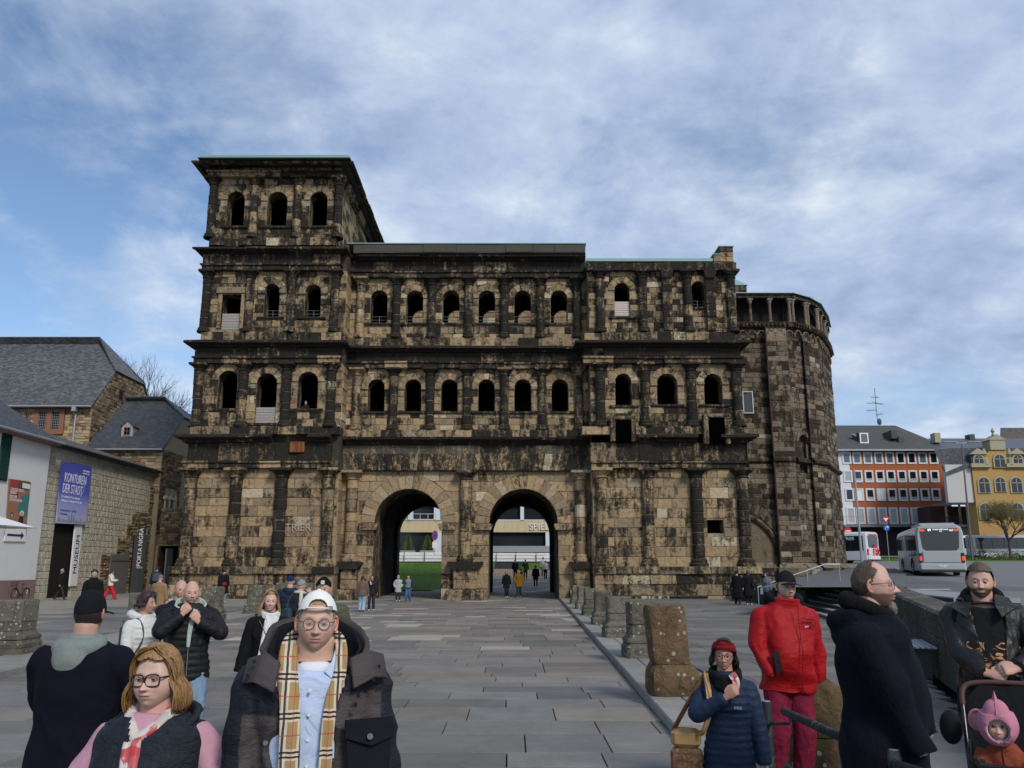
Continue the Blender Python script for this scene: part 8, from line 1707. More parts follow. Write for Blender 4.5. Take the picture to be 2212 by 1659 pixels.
def torso(J, name, mat, ease, hem, ztop=1.535, build=1.0, belly=0, puff=0, per=.06, female=False, vox=.01, caps=0, open=None, post=None, flare=1.0, solid=True):
 s = J['s']; K = [(.40, .19, .13), (.70, .18, .13), (.86, .168, .118), (.95, .165, .116), (1.08, .142, .108), (1.28, .17, .118), (1.40, .178, .108), (1.445, .165, .095), (1.49, .118, .08), (1.54, .076, .07), (1.6, .066, .064)]
 pm = PM(); z = hem; secs = []
 while z < ztop:
  for (a, w1, d1), (c, w2, d2) in zip(K, K[1:]):
   if z <= c: t = max(0, (z-a)/(c-a)); w_, d_ = w1+(w2-w1)*t, d1+(d2-d1)*t; break
  e_ = ease*(1 if z < 1.44 else max(.3, 1-(z-1.44)*8)); bl = belly*math.exp(-((z-1.08)/.17)**2)*s; bu = (.03 if female else 0)*math.exp(-((z-1.3)/.06)**2)*s; pf = 1+puff*(abs(math.sin(pi*z/per))-.6)
  fl = 1+(flare-1)*max(0, 1.1-z)/max(.01, 1.1-hem)
  secs.append((z*s, (w_*build*(.93 if female and z > 1.1 else 1)*fl+e_)*s*pf, ((d_*build**.7*fl+e_)*s+bl*.5+bu*.5)*pf, 0, -bl*.5-bu*.5, 2.4)); z += .012
 pm.loft(secs, 36)
 if caps:
  for n, sd in (('R', -1), ('L', 1)): pm.blob(tuple(J['sh'+n]+Vector((-sd*.015, 0, -.02))*s), ((.075+caps)*s, (.08+caps)*s, (.07+caps)*s))
 o = bpy.data.objects.new(name, bpy.data.meshes.new('j')); COL.objects.link(o); o.parent = J['e']; MATS[o.name] = [mat]
 def p_(ob, me, co, nr):
  d = np.array([mnoise.noise(Vector((c[0]*9, c[1]*9, c[2]*8))) for c in co]); co = co+nr*((1-np.abs(d)*2.4)[:, None]*.005*s)
  me.vertices.foreach_set('co', co.astype(np.float32).ravel())
  if post: post(me, co/s)
  if open: 
   delfaces(me, open(co[:, 0]/s, co[:, 1]/s, co[:, 2]/s)); md = ob.modifiers.new('t', 'SOLIDIFY'); md.thickness = .012*s; md.offset = -1
 job(o, pm, vox, p_); return o
def collar_sheet(J, name, mat, r0, r1, z0, z1, zf, a0=.75, n=30, cy=.0, th=.012, flare=0, wob=.006):
 """stand-up collar wrapping the neck from behind, open in front"""
 s = J['s']; vs = []; m = 8
 for i in range(n+1):
  a = a0+(2*pi-2*a0)*i/n; back = (1-math.cos(a))/2
  for j in range(m+1):
   t = j/m; r = r0+(r1-r0)*t+wob*math.sin(a*7+t*5); z = z0+(zf+(z1-zf)*back-z0)*t; vs.append(Vector((math.sin(a)*r*1.12, -math.cos(a)*r*.95+cy, z+wob*math.sin(a*5)))*s)
 mb = MB(); mb.add(vs, [(i*(m+1)+j, i*(m+1)+j+1, (i+1)*(m+1)+j+1, (i+1)*(m+1)+j) for i in range(n) for j in range(m)]); o = mb.build(name, mat, J['e'], smooth=True); md = o.modifiers.new('t', 'SOLIDIFY'); md.thickness = th; return o
def zipper(J, x, y0, z0, z1, mat=None, curve=0, pull=True):
 s = J['s']; mb = MB(); mb.tube([Vector((x, y0-curve*math.sin(pi*t/12), z0+(z1-z0)*t/12))*s for t in range(13)], .0045*s, 5); mb.build('zip', mat or M_BLACKPL, J['e'])
def dots(J, pts, r, mat, name='press_stud'):
 s = J['s']
 for p in pts: mb = MB(); p = Vector(p)*s; mb.tube([p+Vector((0, .004, 0)), p-Vector((0, .006, 0))], r*s, 10); mb.build(name, mat, J['e'])
def plaid():
 m, nt, b = newmat('plaid_wool', .95, .1); tc = nt.nodes.new('ShaderNodeTexCoord'); sp = nt.nodes.new('ShaderNodeSeparateXYZ'); L(nt, tc.outputs['Object'], sp.inputs[0])
 def stripes(v, per, offs, w_):
  x = mathn(nt, 'FRACT', mathn(nt, 'DIVIDE', v, per)); r = None
  for o in offs: d = mathn(nt, 'LESS_THAN', mathn(nt, 'ABSOLUTE', mathn(nt, 'SUBTRACT', x, o)), w_); r = d if r is None else mathn(nt, 'MAXIMUM', r, d)
  return r
 xs = mathn(nt, 'ADD', sp.outputs[0], mathn(nt, 'MULTIPLY', noise(nt, 8, 2, .5, vec=tc.outputs['Object']), .012)); zs = mathn(nt, 'ADD', sp.outputs[2], mathn(nt, 'MULTIPLY', noise(nt, 7, 2, .5, vec=tc.outputs['Object']), .014))
 c = mixc(nt, mathn(nt, 'MULTIPLY', stripes(xs, .066, (.38, .62), .09), .85), (.36, .24, .11), (.62, .56, .44)); c = mixc(nt, mathn(nt, 'MULTIPLY', stripes(zs, .135, (.30, .42, .54), .030), .8), c, (.62, .56, .44))
 c = mixc(nt, mathn(nt, 'MULTIPLY', stripes(zs, .135, (.36, .48), .026), .93), c, (.02, .014, .02)); c = mixc(nt, mathn(nt, 'MULTIPLY', stripes(xs, .066, (.5,), .07), .9), c, (.03, .02, .025)); c = mixc(nt, mathn(nt, 'MULTIPLY', stripes(zs, .135, (.92,), .015), .8), c, (.42, .05, .02)); c = mixc(nt, mathn(nt, 'MULTIPLY', stripes(xs, .066, (.02,), .03), .6), c, (.42, .05, .02))
 L(nt, c, b.inputs['Base Color']); bump(nt, b, noise(nt, 200, 3, .6), .3, .003); return m
M_PLAID = plaid()
def vcloth(kind):
 m, nt, b = newmat('two_tone_'+kind, .6 if kind == 'nylon' else .9, .25); n1 = noise(nt, 6, 6, .6, .6, vec=objvec(nt)); n2 = noise(nt, 1, 5, .6, .5, vec=objvec(nt), stretch=(9, 9, 18)); L(nt, mixc(nt, 1.0, attr(nt), mathn(nt, 'ADD', mathn(nt, 'MULTIPLY', n1, .4), .8), 'MULTIPLY'), b.inputs['Base Color']); bump(nt, b, mathn(nt, 'ADD', n1, n2), .55, .03); return m
SKN = (.52, .30, .225)
J = person('man in a white backwards cap with plaid scarf and dark parka walking towards the camera', 688, 1260, 3.15, 0, rot=.22, hat=.03, vox=.0085, build=1.10,
 head=dict(skin=(.56, .36, .27), w=1.03, browc=(.22, .13, .07), browk=.9, stubble=.35, stubc=(.26, .15, .085), lip=(.50, .17, .15), fat=.6, drop=.055, size=.875, open=.3, look=.1, iris=(.05, .06, .06)), headrot=(-.02, .03, .0),
 hair=dict(kind='cap', mat=simple('white_cotton', (.80, .78, .72), .9, .15, var=.05, scale=8, bmp=.3, bscale=30), back=True, z=.046), arms={'R': ((-.27, -.10, .86), (-.8, .5, 0)), 'L': ((.29, -.07, .86), (.8, .6, 0))},
 top=dict(col=(.02, .02, .02), kind='nylon', hem=.70, ease=.043, name='parka', puff=.035, per=.15, fold=.012, foldf=6, open=lambda x, y, z: (y < -.06) & (np.abs(x+.012) < .088+.055*np.clip((z-1.30)/.2, 0, 1)) & (z < 1.56), ztop=1.50,
    colf=lambda c: np.where(((np.abs(c[:, 0]) > .25) | ((c[:, 2] > 1.31) & (c[:, 0] < -.02)) | ((c[:, 2] > 1.38)))[:, None], np.array([[.011, .012, .018]]), np.array([[.062, .050, .048]]))), legs=dict(col=(.05, .07, .12)), shoes=(.1, .08, .06))
MATS[J['top'].name] = [vcloth('nylon')]
e, s = J['e'], J['s']
M_SHIRT, _nt, _b = newmat('pale_blue_shirt', .85, .2); _v = objvec(_nt); _sp = _nt.nodes.new('ShaderNodeSeparateXYZ'); L(_nt, _v, _sp.inputs[0]); _w = mathn(_nt, 'LESS_THAN', mathn(_nt, 'FRACT', mathn(_nt, 'MULTIPLY', _sp.outputs[0], 160)), .35); L(_nt, mixc(_nt, _w, (.50, .58, .74), (.42, .52, .72)), _b.inputs['Base Color']); bump(_nt, _b, noise(_nt, 6, 6, .6, 1.0, vec=_v), .8, .03)
torso(J, 'shirt', M_SHIRT, .012, .75, 1.462, build=1.16, vox=.009, belly=.03)
mb = MB(); mb.lathe([(.066*s, 1.43*s), (.094*s, 1.455*s), (.086*s, 1.475*s), (.074*s, 1.487*s)], 0, -.002, 24); mb.build('undershirt_neck', simple('white_tee', (.68, .70, .74), .9), e, smooth=True)
for sd in (-1, 1):
 mb = MB(); mb.add([Vector(p)*s for p in ((sd*.076, -.035, 1.535), (sd*.10, -.06, 1.50), (sd*.080, -.122, 1.415), (sd*.036, -.118, 1.455), (sd*.062, -.085, 1.49))], [(0, 1, 2, 3, 4)]); o = mb.build('shirt_collar', M_SHIRT, e); md = o.modifiers.new('t', 'SOLIDIFY'); md.thickness = .006
for k in range(6): dots(J, [(-.012, -.158-(.012 if k > 2 else 0), 1.40-k*.085)], .006, M_WHITE, 'shirt_button')
for sd, zb, xo in ((-1, .74, -.070), (1, .80, .052)):
 P = smoothpts([(sd*.02, .085, 1.575), (sd*.080, .05, 1.575), (sd*.10, -.05, 1.535), (sd*.095, -.118, 1.45), (xo+sd*.008, -.170, 1.35), (xo, -.198, 1.15), (xo-.005, -.202, .95), (xo-.012, -.19, zb)], 2); ribbon([p*s for p in P], [.026+.012*min(1, i/12) for i in range(len(P))] if sd < 0 else [.024]*len(P), .006, 'plaid_scarf', M_PLAID, e)
M_PARB = cloth((.055, .045, .044), 'nylon'); M_PARK = cloth((.010, .011, .016), 'wool')
collar_sheet(J, 'storm_collar', M_PARB, .125, .168, 1.42, 1.655, 1.46, a0=.72, th=.018, cy=.015); collar_sheet(J, 'collar_lining', M_PARK, .115, .145, 1.43, 1.64, 1.46, a0=.70, th=.01, cy=.012)
for sd in (-1, 1):
 mb = MB(); P = [(sd*.125, -.125, 1.50), (sd*.19, -.10, 1.525), (sd*.245, -.055, 1.505), (sd*.26, -.09, 1.42), (sd*.215, -.14, 1.43), (sd*.14, -.17, 1.395)]; mb.add([Vector(p)*s for p in P], [(0, 1, 4, 5), (1, 2, 3, 4)]); o = mb.build('collar_flap', M_PARB, e, smooth=True); md = o.modifiers.new('t', 'SOLIDIFY'); md.thickness = .02; b_ = o.modifiers.new('b', 'BEVEL'); b_.width = .006; b_.segments = 2
dots(J, [(.235, -.115, 1.47), (.215, -.165, 1.43), (.16, -.19, 1.38), (.15, -.2, 1.35), (-.235, -.125, 1.45), (-.215, -.13, 1.50)], .0075, M_BLACKPL)
dots(J, [(-.155, -.205, 1.235), (-.185, -.20, 1.03), (-.175, -.2, .88)], .0085, M_CHROME)
mb = MB(); P = [(.115, -.205, 1.30), (.285, -.165, 1.30), (.29, -.175, 1.235), (.21, -.205, 1.21), (.115, -.212, 1.24)]; mb.add([Vector(p)*s for p in P], [tuple(range(5))]); o = mb.build('pocket_flap', M_PARK, e); md = o.modifiers.new('t', 'SOLIDIFY'); md.thickness = .012
mb = MB(); P = [(.12, -.203, 1.24), (.285, -.172, 1.235), (.275, -.18, 1.12), (.25, -.19, 1.10), (.16, -.21, 1.105), (.13, -.208, 1.14)]; mb.add([Vector(p)*s for p in P], [tuple(range(6))]); o = mb.build('pocket', M_PARK, e); md = o.modifiers.new('t', 'SOLIDIFY'); md.thickness = .01
dots(J, [(.205, -.222, 1.245)], .011, M_CHROME, 'pocket_button')
glasses(J, simple('tortoise_frame', (.05, .018, .014), .25, .6), 'round', r=.0235, th=.0017)
mb = MB(); hm = J['hm']
mb.tube([Vector(p)*s for p in ((-.075, -.19, 1.10), (-.03, -.198, 1.075), (.0, -.198, 1.085), (.035, -.2, 1.06))], .006*s, 6); mb.add([Vector(p)*s for p in ((-.072, -.2, 1.10), (-.03, -.205, 1.085), (-.028, -.205, 1.045), (-.06, -.2, 1.05))], [(0, 1, 2, 3)]); mb.add([Vector(p)*s for p in ((.0, -.205, 1.085), (.045, -.205, 1.06), (.04, -.205, 1.02), (.01, -.205, 1.035))], [(0, 1, 2, 3)]); sgo = mb.build('hanging_sunglasses', simple('smoky_plastic', (.03, .04, .05), .2, .6), e)
shell(hm, dict(w=1.03), (96, 80), lambda X, Yd, Zd, P: .0028+0*X+ns(P, 90, .0012), lambda P: ((P[:, 1] < -.02) & (np.abs(P[:, 0]) < .024) & (P[:, 2] > .074) & (P[:, 2] < .105)) | ((np.abs(P[:, 0]) > .058) & (P[:, 2] > .012) & (P[:, 2] < .06) & (P[:, 1] < .03) & (P[:, 1] > -.045)), 'hair', H_STRAW, e)
J = person('woman with strawberry blond bob, black glasses and dark vest over pink sleeves', 350, 1403, 3.22, 0, rot=-.08, vox=.0085, build=1.22, female=True, belly=.09,
 head=dict(skin=(.62, .41, .32), w=1.10, fat=1.0, size=1.09, drop=.012, browc=(.3, .17, .09), browk=.5, lip=(.45, .16, .16), open=.42, iris=(.05, .055, .05), nose=.95), headrot=(-.02, -.03, -.05),
 hair=dict(kind='bob', mat=H_GING, len=.135, th=.016, line=.078, recede=-.01, n=420, rr=.0038, spread=2.0, part=.012, face=1.02), arms={'R': ((-.40, -.12, .95), (-.8, .6, .2)), 'L': ((.42, -.10, .95), (.8, .6, .2))},
 top=dict(col=(.52, .27, .34), kind='cloth', hem=.84, ease=.02, name='pink_pullover', fold=.008), legs=dict(col=(.03, .04, .07)))
M_VEST = cloth((.014, .018, .026), 'nylon', .9); torso(J, 'vest', M_VEST, .052, .80, 1.52, build=1.22, female=True, belly=.10, puff=.012, per=.16, vox=.009, caps=.012, open=lambda x, y, z: (y < -.05) & (np.abs(x) < (z-1.38)*.5) & (z > 1.38))
collar_sheet(J, 'vest_collar', M_VEST, .115, .155, 1.42, 1.56, 1.46, a0=.62, th=.03, cy=.0); zipper(J, .0, -.305, .85, 1.30, M_DKGREY, .01)
M_SILK, _nt, _b = newmat('patterned_silk', .5, .3); _v = _nt.nodes.new('ShaderNodeTexVoronoi'); _v.inputs['Scale'].default_value = 22; L(_nt, objvec(_nt), _v.inputs['Vector']); _w = noise(_nt, 9, 4, .6, 1.5, vec=objvec(_nt))
_s2 = _nt.nodes.new('ShaderNodeSeparateColor'); L(_nt, _v.outputs['Color'], _s2.inputs[0]); _c = ramp(_nt, _s2.outputs[0], [(0, (.58, .54, .48)), (.38, (.62, .57, .5)), (.42, (.45, .04, .05)), (.6, (.5, .12, .12)), (.66, (.12, .12, .16)), (.8, (.6, .55, .5))])
L(_nt, mixc(_nt, ramp(_nt, _w, [(.52, 0.0), (.56, .8)]), _c, (.55, .38, .36)), _b.inputs['Base Color']); e, s = J['e'], J['s']
for k in range(4):
 P = smoothpts([(-.07+.01*k, .07, 1.57-.02*k), (-.105, .0, 1.545-.022*k), (-.085, -.085, 1.50-.025*k), (-.02, -.150, 1.425-.03*k), (.04, -.145, 1.455-.03*k), (.09, -.07, 1.515-.022*k), (.09, .02, 1.56-.02*k), (0, .085, 1.575-.02*k)], 2); mb = MB(); mb.tube([p*s for p in P], .031*s, 8, flat=.6); mb.build('silk_scarf', M_SILK, e, smooth=True)
P = smoothpts([(-.01, -.165, 1.42), (.0, -.20, 1.36), (.012, -.235, 1.28)], 2); ribbon([p*s for p in P], .034, .012, 'silk_scarf', M_SILK, e)
glasses(J, M_BLACKPL, 'square', r=.0262, th=.0031)
mb = MB(); mb.tube([J['hm'] @ Vector((.083+.008*math.sin(t), .008, -.048+.011*math.cos(t))) for t in [2*pi*k/12 for k in range(13)]], .0025, 5, cap=False); mb.build('earring', simple('gold', (.6, .4, .15), .3, .5, metal=.9), J['e'])
J = person('man seen from behind in black cap, navy wool coat and grey hood', 196, 1272, 4.45, 0, rot=pi-.12, hat=.02, vox=.011, build=1.20, head=dict(skin=(.46, .28, .21), drop=.008, eyes=0), headrot=(0, 0, .1),
 hair=dict(kind='cap', mat=cloth((.009, .009, .011), 'cloth'), z=.01), arms={'R': ((-.19, -.30, 1.02), (-.9, .3, -.3)), 'L': ((.19, -.30, 1.02), (.9, .3, -.3))},
 top=dict(col=(.006, .006, .013), kind='wool', hem=.84, ease=.048, name='wool_coat', fold=.009, foldf=5, flare=1.04), legs=dict(col=(.27, .19, .115), kind='cloth', wide=1.15), shoes=(.05, .03, .02))
s, e = J['s'], J['e']; shell(J['hm'], {}, (60, 50), lambda X, Yd, Zd, P: .008+ns(P, 50, .003), lambda P: (P[:, 1] > .0) & (P[:, 2] > -.062) & (P[:, 2] < .02), 'hair', H_DARK, e)
pm = PM(); k = .80
pm.limb([S_*s for S_ in map(Vector, ((-.07, -.05, 1.52), (-.135*k, .03, 1.515), (-.10*k, .13*k, 1.485), (.10*k, .13*k, 1.485), (.135*k, .03, 1.515), (.07, -.05, 1.52)))], [.03*s, .048*s, .056*s, .056*s, .048*s, .03*s], 16, .015); pm.blob((0, .13*s, 1.43*s), (.11*s, .055*s, .10*s), 18, 12); pm.loft([(1.47*s, .10*s, .085*s, 0, .02*s), (1.53*s, .085*s, .08*s, 0, .015*s), (1.565*s, .078*s, .076*s, 0, .012*s)], 24)
o = bpy.data.objects.new('grey_hood', bpy.data.meshes.new('h')); COL.objects.link(o); o.parent = e; MATS[o.name] = [cloth((.20, .225, .205), 'knit')]; job(o, pm, .01, lambda ob, me, co, nr: co+nr*(np.array([mnoise.noise(Vector(c)*12) for c in co])[:, None]*.008), 3)
M_WPUF = (.60, .60, .57)
J = person('dark-haired woman in white puffer jacket and wide grey trousers', 316, 1279, 8.2, 0, rot=1.15, vox=.011, female=True, build=1.0, head=dict(skin=(.48, .28, .21), lip=(.4, .14, .12)), headrot=(0, 0, .35), hair=dict(kind='bob', mat=H_PURP, len=.045, n=140, th=.02, face=1.1, spread=1.4),
 arms={'R': ((-.26, -.06, .84), (-.8, .6, 0)), 'L': ((.27, -.03, .86), (.8, .6, 0))}, feet={'R': (-.09, -.22, .09), 'L': (.10, .2, .11)},
 top=dict(col=M_WPUF, kind='nylon', hem=.93, ease=.032, puff=.07, per=.055, name='puffer_jacket', collar=(.03, .02), fold=.003), legs=dict(col=(.40, .42, .43), kind='cloth', wide=1.45, ankle=1.5), shoes=(.5, .5, .5))
s, e = J['s'], J['e']; pm = PM(); pm.limb([Vector(p)*s for p in ((-.08, -.06, 1.50), (-.13, .05, 1.53), (-.07, .13, 1.53), (.07, .13, 1.53), (.13, .05, 1.53), (.08, -.06, 1.50))], [.03*s, .05*s, .055*s, .055*s, .05*s, .03*s], 12); o = bpy.data.objects.new('hood', bpy.data.meshes.new('h')); COL.objects.link(o); o.parent = e; MATS[o.name] = [cloth(M_WPUF, 'nylon')]; job(o, pm, .013)
for sd in (-1, 1): mb = MB(); P = smoothpts([(sd*.10, .15, 1.2), (sd*.12, .12, 1.45), (sd*.125, 0, 1.515), (sd*.12, -.13, 1.42), (sd*.125, -.15, 1.25), (sd*.17, -.05, 1.08)], 2); mb.tube([p*s for p in P], .016*s, 6, flat=.4); mb.build('backpack_strap', M_DKGREY, e, smooth=True)
mb = MB(); mb.bbox(-.13*s, .13*s, .13*s, .25*s, 1.05*s, 1.42*s, .04); mb.build('backpack', M_DKGREY, e)
J = person('bald man in black puffer jacket with mint hoodie adjusting his collar', 416, 1254, 8.0, 0, rot=.40, vox=.0095, build=1.12, head=dict(drop=.045, skin=(.56, .33, .25), w=1.02, fat=.4, stubble=.35, stubc=(.35, .27, .22), browk=.3, open=.3, lip=(.42, .17, .14)), headrot=(.02, 0, .05),
 arms={'R': ((-.085, -.215, 1.43), (-1, -.1, -.9), dict(d=(.55, -.1, .75), curl=.75, up=(-.3, -.9, .1))), 'L': ((.075, -.225, 1.36), (1, -.1, -.7), dict(d=(-.55, -.1, .7), curl=.8, up=(.3, -.9, .1)))}, feet={'R': (-.10, .05, .09), 'L': (.12, -.12, .09)},
 top=dict(col=(.010, .010, .011), kind='nylon', hem=.80, ease=.036, puff=.06, per=.062, name='puffer_jacket', fold=.006), legs=dict(col=(.17, .25, .34), wide=1.1), shoes=(.3, .3, .3))
s, e = J['s'], J['e']; M_MINT = cloth((.38, .46, .40), 'knit'); collar_sheet(J, 'hoodie_collar', M_MINT, .088, .125, 1.47, 1.60, 1.47, a0=.45, th=.018, wob=.004); P = smoothpts([(.055, -.125, 1.47), (.02, -.165, 1.40), (.0, -.172, 1.25), (-.003, -.175, 1.12)], 2); ribbon([p*s for p in P], [.034-.02*i/len(P) for i in range(len(P))], .005, 'hoodie_front', M_MINT, e)
zipper(J, 0, -.172, .84, 1.15, M_CHROME); collar_sheet(J, 'jacket_collar', cloth((.010, .010, .011), 'nylon'), .125, .145, 1.45, 1.57, 1.44, a0=.8, th=.025)
J = person('older balding man in dark jacket behind the bald man', 392, 1252, 9.4, 0, rot=.6, vox=.015, build=1.05, head=dict(skin=(.52, .30, .22), browk=.4, browc=(.3, .25, .2)), hair=dict(kind='balding', mat=H_GREY, th=.005, bald=.08, baldw=.07), top=dict(col=(.012, .013, .018), kind='cloth', hem=.75, ease=.035, name='dark_jacket', collar=(.02, .015)), legs=dict(col=(.03, .03, .04)))
collar_sheet(J, 'light_scarf', cloth((.45, .46, .48), 'knit'), .085, .10, 1.47, 1.56, 1.46, a0=.4, th=.02)
J = person('smiling long-haired woman in black coat and long white scarf', 586, 1275, 8.35, 0, rot=.28, vox=.0095, female=True, build=.98, head=dict(skin=(.60, .37, .29), smile=1, browc=(.25, .15, .08), browk=.5, lip=(.50, .18, .16), open=.38), headrot=(0, .05, .02), hair=dict(kind='long', mat=H_BLOND, len=.27, th=.012, line=.082, n=260, nf=36, rr=.0038, spread=1.7, face=1.0),
 arms={'R': ((-.30, -.02, .84), (-.8, .6, 0)), 'L': ((.30, -.02, .84), (.8, .6, 0))}, feet={'R': (-.08, -.15, .09), 'L': (.08, .15, .1)}, top=dict(col=(.009, .009, .010), kind='wool', hem=.50, ease=.042, flare=1.16, name='black_coat', fold=.008, foldf=6, cuff=1.25), legs=dict(col=(.02, .02, .02), kind='cloth'), shoes=(.02, .02, .02))
s, e = J['s'], J['e']; M_SCW = cloth((.66, .65, .62), 'knit', .8); pm = PM()
for k in range(3): pm.limb([Vector(p)*s for p in ((-.09, -.02, 1.53-.02*k), (-.06, -.10, 1.515-.02*k), (.02, -.125, 1.50-.012*k), (.09, -.07, 1.52-.015*k), (.10, .02, 1.54-.02*k), (0, .10, 1.55-.02*k), (-.09, .04, 1.54-.02*k), (-.09, -.02, 1.53-.02*k))], [.024*s]*8, 10)
o = bpy.data.objects.new('white_scarf', bpy.data.meshes.new('h')); COL.objects.link(o); o.parent = e; MATS[o.name] = [M_SCW]; job(o, pm, .008, None, 2)
P = smoothpts([(.03, -.13, 1.50), (.01, -.16, 1.40), (-.02, -.19, 1.20), (-.07, -.20, .95), (-.11, -.19, .72)], 3); ribbon([p*s for p in P], [.075-.03*i/len(P) for i in range(len(P))], .006, 'scarf_tail', M_SCW, e)
mb = MB()
for k in range(14): x = -.155+.0065*k; mb.tube([Vector((x, -.19, .73))*s, Vector((x-.01, -.192, .62))*s], .0022*s, 4)
mb.build('fringe', M_SCW, e, kind='stuff'); mb = MB(); mb.bbox(.0, .13*s, -.245*s, -.20*s, 1.13*s, 1.20*s, .015); mb.build('camera_pouch', M_BLACKPL, e); mb = MB(); mb.tube([Vector(p)*s for p in ((-.11, -.14, 1.45), (-.02, -.20, 1.28), (.03, -.225, 1.2))], .005*s, 5); mb.build('strap', M_BLACKPL, e)
def simplep(label, u, v, Y, gz, **k): k.setdefault('vox', .02); return person(label, u, v, Y, gz, **k)
BEAN = lambda c: dict(kind='beanie', mat=cloth(c, 'knit'))
J = simplep('man from behind in navy puffer jacket and blue beanie', 628, 1242.5, 16.3, 0, rot=pi+.25, hat=.02, build=1.15, vox=.016, head=dict(eyes=0), hair=BEAN((.012, .025, .08)), top=dict(col=(.010, .016, .034), kind='nylon', hem=.78, ease=.05, puff=.05, per=.1, hood=.9, collar=(.03, .02), name='navy_puffer'), arms={'R': ((-.15, -.25, 1.1), (-.9, .3, -.3)), 'L': ((.2, -.2, 1.1), (.9, .3, -.3))}, legs=dict(col=(.03, .05, .08)))
J = simplep('photographer from behind in grey beanie with pale scarf and dark backpack', 651, 1251.5, 15.2, 0, rot=pi-.45, hat=.02, build=1.08, vox=.014, head=dict(eyes=0), hair=BEAN((.24, .24, .25)), top=dict(col=(.022, .02, .022), kind='nylon', hem=.82, ease=.04, name='dark_jacket'), arms={'R': ((-.08, -.25, 1.52), (-.9, 0, -.6)), 'L': ((.10, -.27, 1.55), (.9, 0, -.6))}, legs=dict(col=(.03, .03, .04)))
s, e = J['s'], J['e']; M_BEI = cloth((.52, .48, .40), 'knit'); pm = PM(); pm.limb([Vector(p)*s for p in ((-.09, -.05, 1.5), (-.11, .06, 1.53), (0, .12, 1.54), (.11, .06, 1.53), (.09, -.05, 1.5))], [.035*s]*5, 12); pm.limb([Vector(p)*s for p in ((-.08, .08, 1.54), (-.14, .15, 1.42), (-.13, .17, 1.25))], [.04*s, .04*s, .03*s], 10); o = bpy.data.objects.new('pale_scarf', bpy.data.meshes.new('h')); COL.objects.link(o); o.parent = e; MATS[o.name] = [M_BEI]; job(o, pm, .015)
M_TEAL = simple('petrol_bag', (.02, .045, .06), .6); mb = MB(); mb.bbox(.02*s, .24*s, .16*s, .30*s, .92*s, 1.22*s, .05); bg = mb.build('shoulder_backpack', M_TEAL, e); mb = MB(); mb.tube([Vector(p)*s for p in ((.13, .25, 1.18), (.14, .2, 1.35), (.12, .08, 1.52))], .022*s, 6, flat=.4); mb.build('strap', M_TEAL, e)
J = simplep('young man in black beanie and olive padded jacket behind the white cap', 701, 1245, 9.0, 0, rot=.0, hat=.025, build=1.15, vox=.0115, head=dict(skin=(.55, .33, .25), browc=(.08, .05, .03), open=.4), hair=dict(kind='beanie', mat=cloth((.008, .008, .009), 'knit'), z=.030), top=dict(col=(.075, .08, .045), kind='nylon', hem=.78, ease=.04, puff=.05, per=.06, name='olive_jacket', collar=(.02, .02)), legs=dict(col=(.05, .05, .05)))
hm = J['hm']; mb = MB(); q = hm @ Vector((.012, -.117, .078)); mb.bbox(q.x-.021, q.x+.021, q.y-.004, q.y+.002, q.z-.02, q.z+.022, .004); o = mb.build('beanie_patch', M_WHITE, J['e']); mb = MB(); mb.tube([(q.x-.009, q.y-.006, q.z-.004), (q.x-.003, q.y-.006, q.z+.009), (q.x+.009, q.y-.006, q.z+.008), (q.x+.003, q.y-.006, q.z-.002), (q.x+.006, q.y-.006, q.z-.008)], .003, 5); mb.build('patch_mark', simple('patch_gold', (.45, .27, .07), .8), o)
simplep('man with dark curly hair and black coat in front of the museum', 205, 1231, 22, .13, rot=.4, build=.95, vox=.016, head=dict(skin=(.5, .3, .22), browk=1), hair=dict(kind='short', mat=H_DARK, th=.025), top=dict(col=(.010, .010, .012), kind='wool', hem=.70, ease=.04, name='black_coat', collar=(.05, .04)), legs=dict(col=(.02, .02, .02)))
simplep('woman in cream puffer and bright red striped trousers passing the timber door', 243, 1223, 43, .13, rot=pi/2+.4, vox=.024, female=True, head=dict(eyes=0), hair=dict(kind='bun', mat=H_DARK, len=.02, n=30), top=dict(col=(.60, .57, .47), kind='nylon', hem=.85, ease=.05, puff=.06, per=.08, name='cream_puffer', hood=.8), arms={'R': ((-.15, -.3, 1.15), (-.5, .5, -.6)), 'L': ((.15, -.3, 1.2), (.5, .5, -.6))}, feet={'R': (-.08, -.32, .09), 'L': (.08, .34, .13)}, legs=dict(col=(.55, .02, .03), kind='cloth', wide=1.3, ankle=1.4), shoes=(.12, .08, .05), H=1.64)
J = simplep('man with dark blue jacket and grey backpack near the open doorway', 341, 1213, 41, .13, rot=pi+.3, vox=.024, H=1.85, head=dict(eyes=0, skin=(.45, .25, .18)), hair=dict(kind='beanie', mat=cloth((.02, .03, .06), 'knit'), z=-.02), top=dict(col=(.012, .018, .04), kind='nylon', hem=.85, ease=.04, name='blue_jacket'), legs=dict(col=(.04, .07, .12)))
mb = MB(); mb.bbox(-.18, .18, .14, .32, 1.05, 1.5, .05); mb.build('backpack', simple('slate_bag', (.05, .06, .075), .7), J['e'])
simplep('person in grey beanie and camel coat with patterned shawl from behind', 347, 1241, 24, .13, rot=pi-.2, vox=.018, hat=.02, build=1.15, female=True, head=dict(eyes=0), hair=BEAN((.14, .15, .16)), top=dict(col=(.26, .16, .085), kind='wool', hem=.55, ease=.045, name='camel_coat'), legs=dict(col=(.03, .03, .03)))
J_ = bpy.context  # noqa
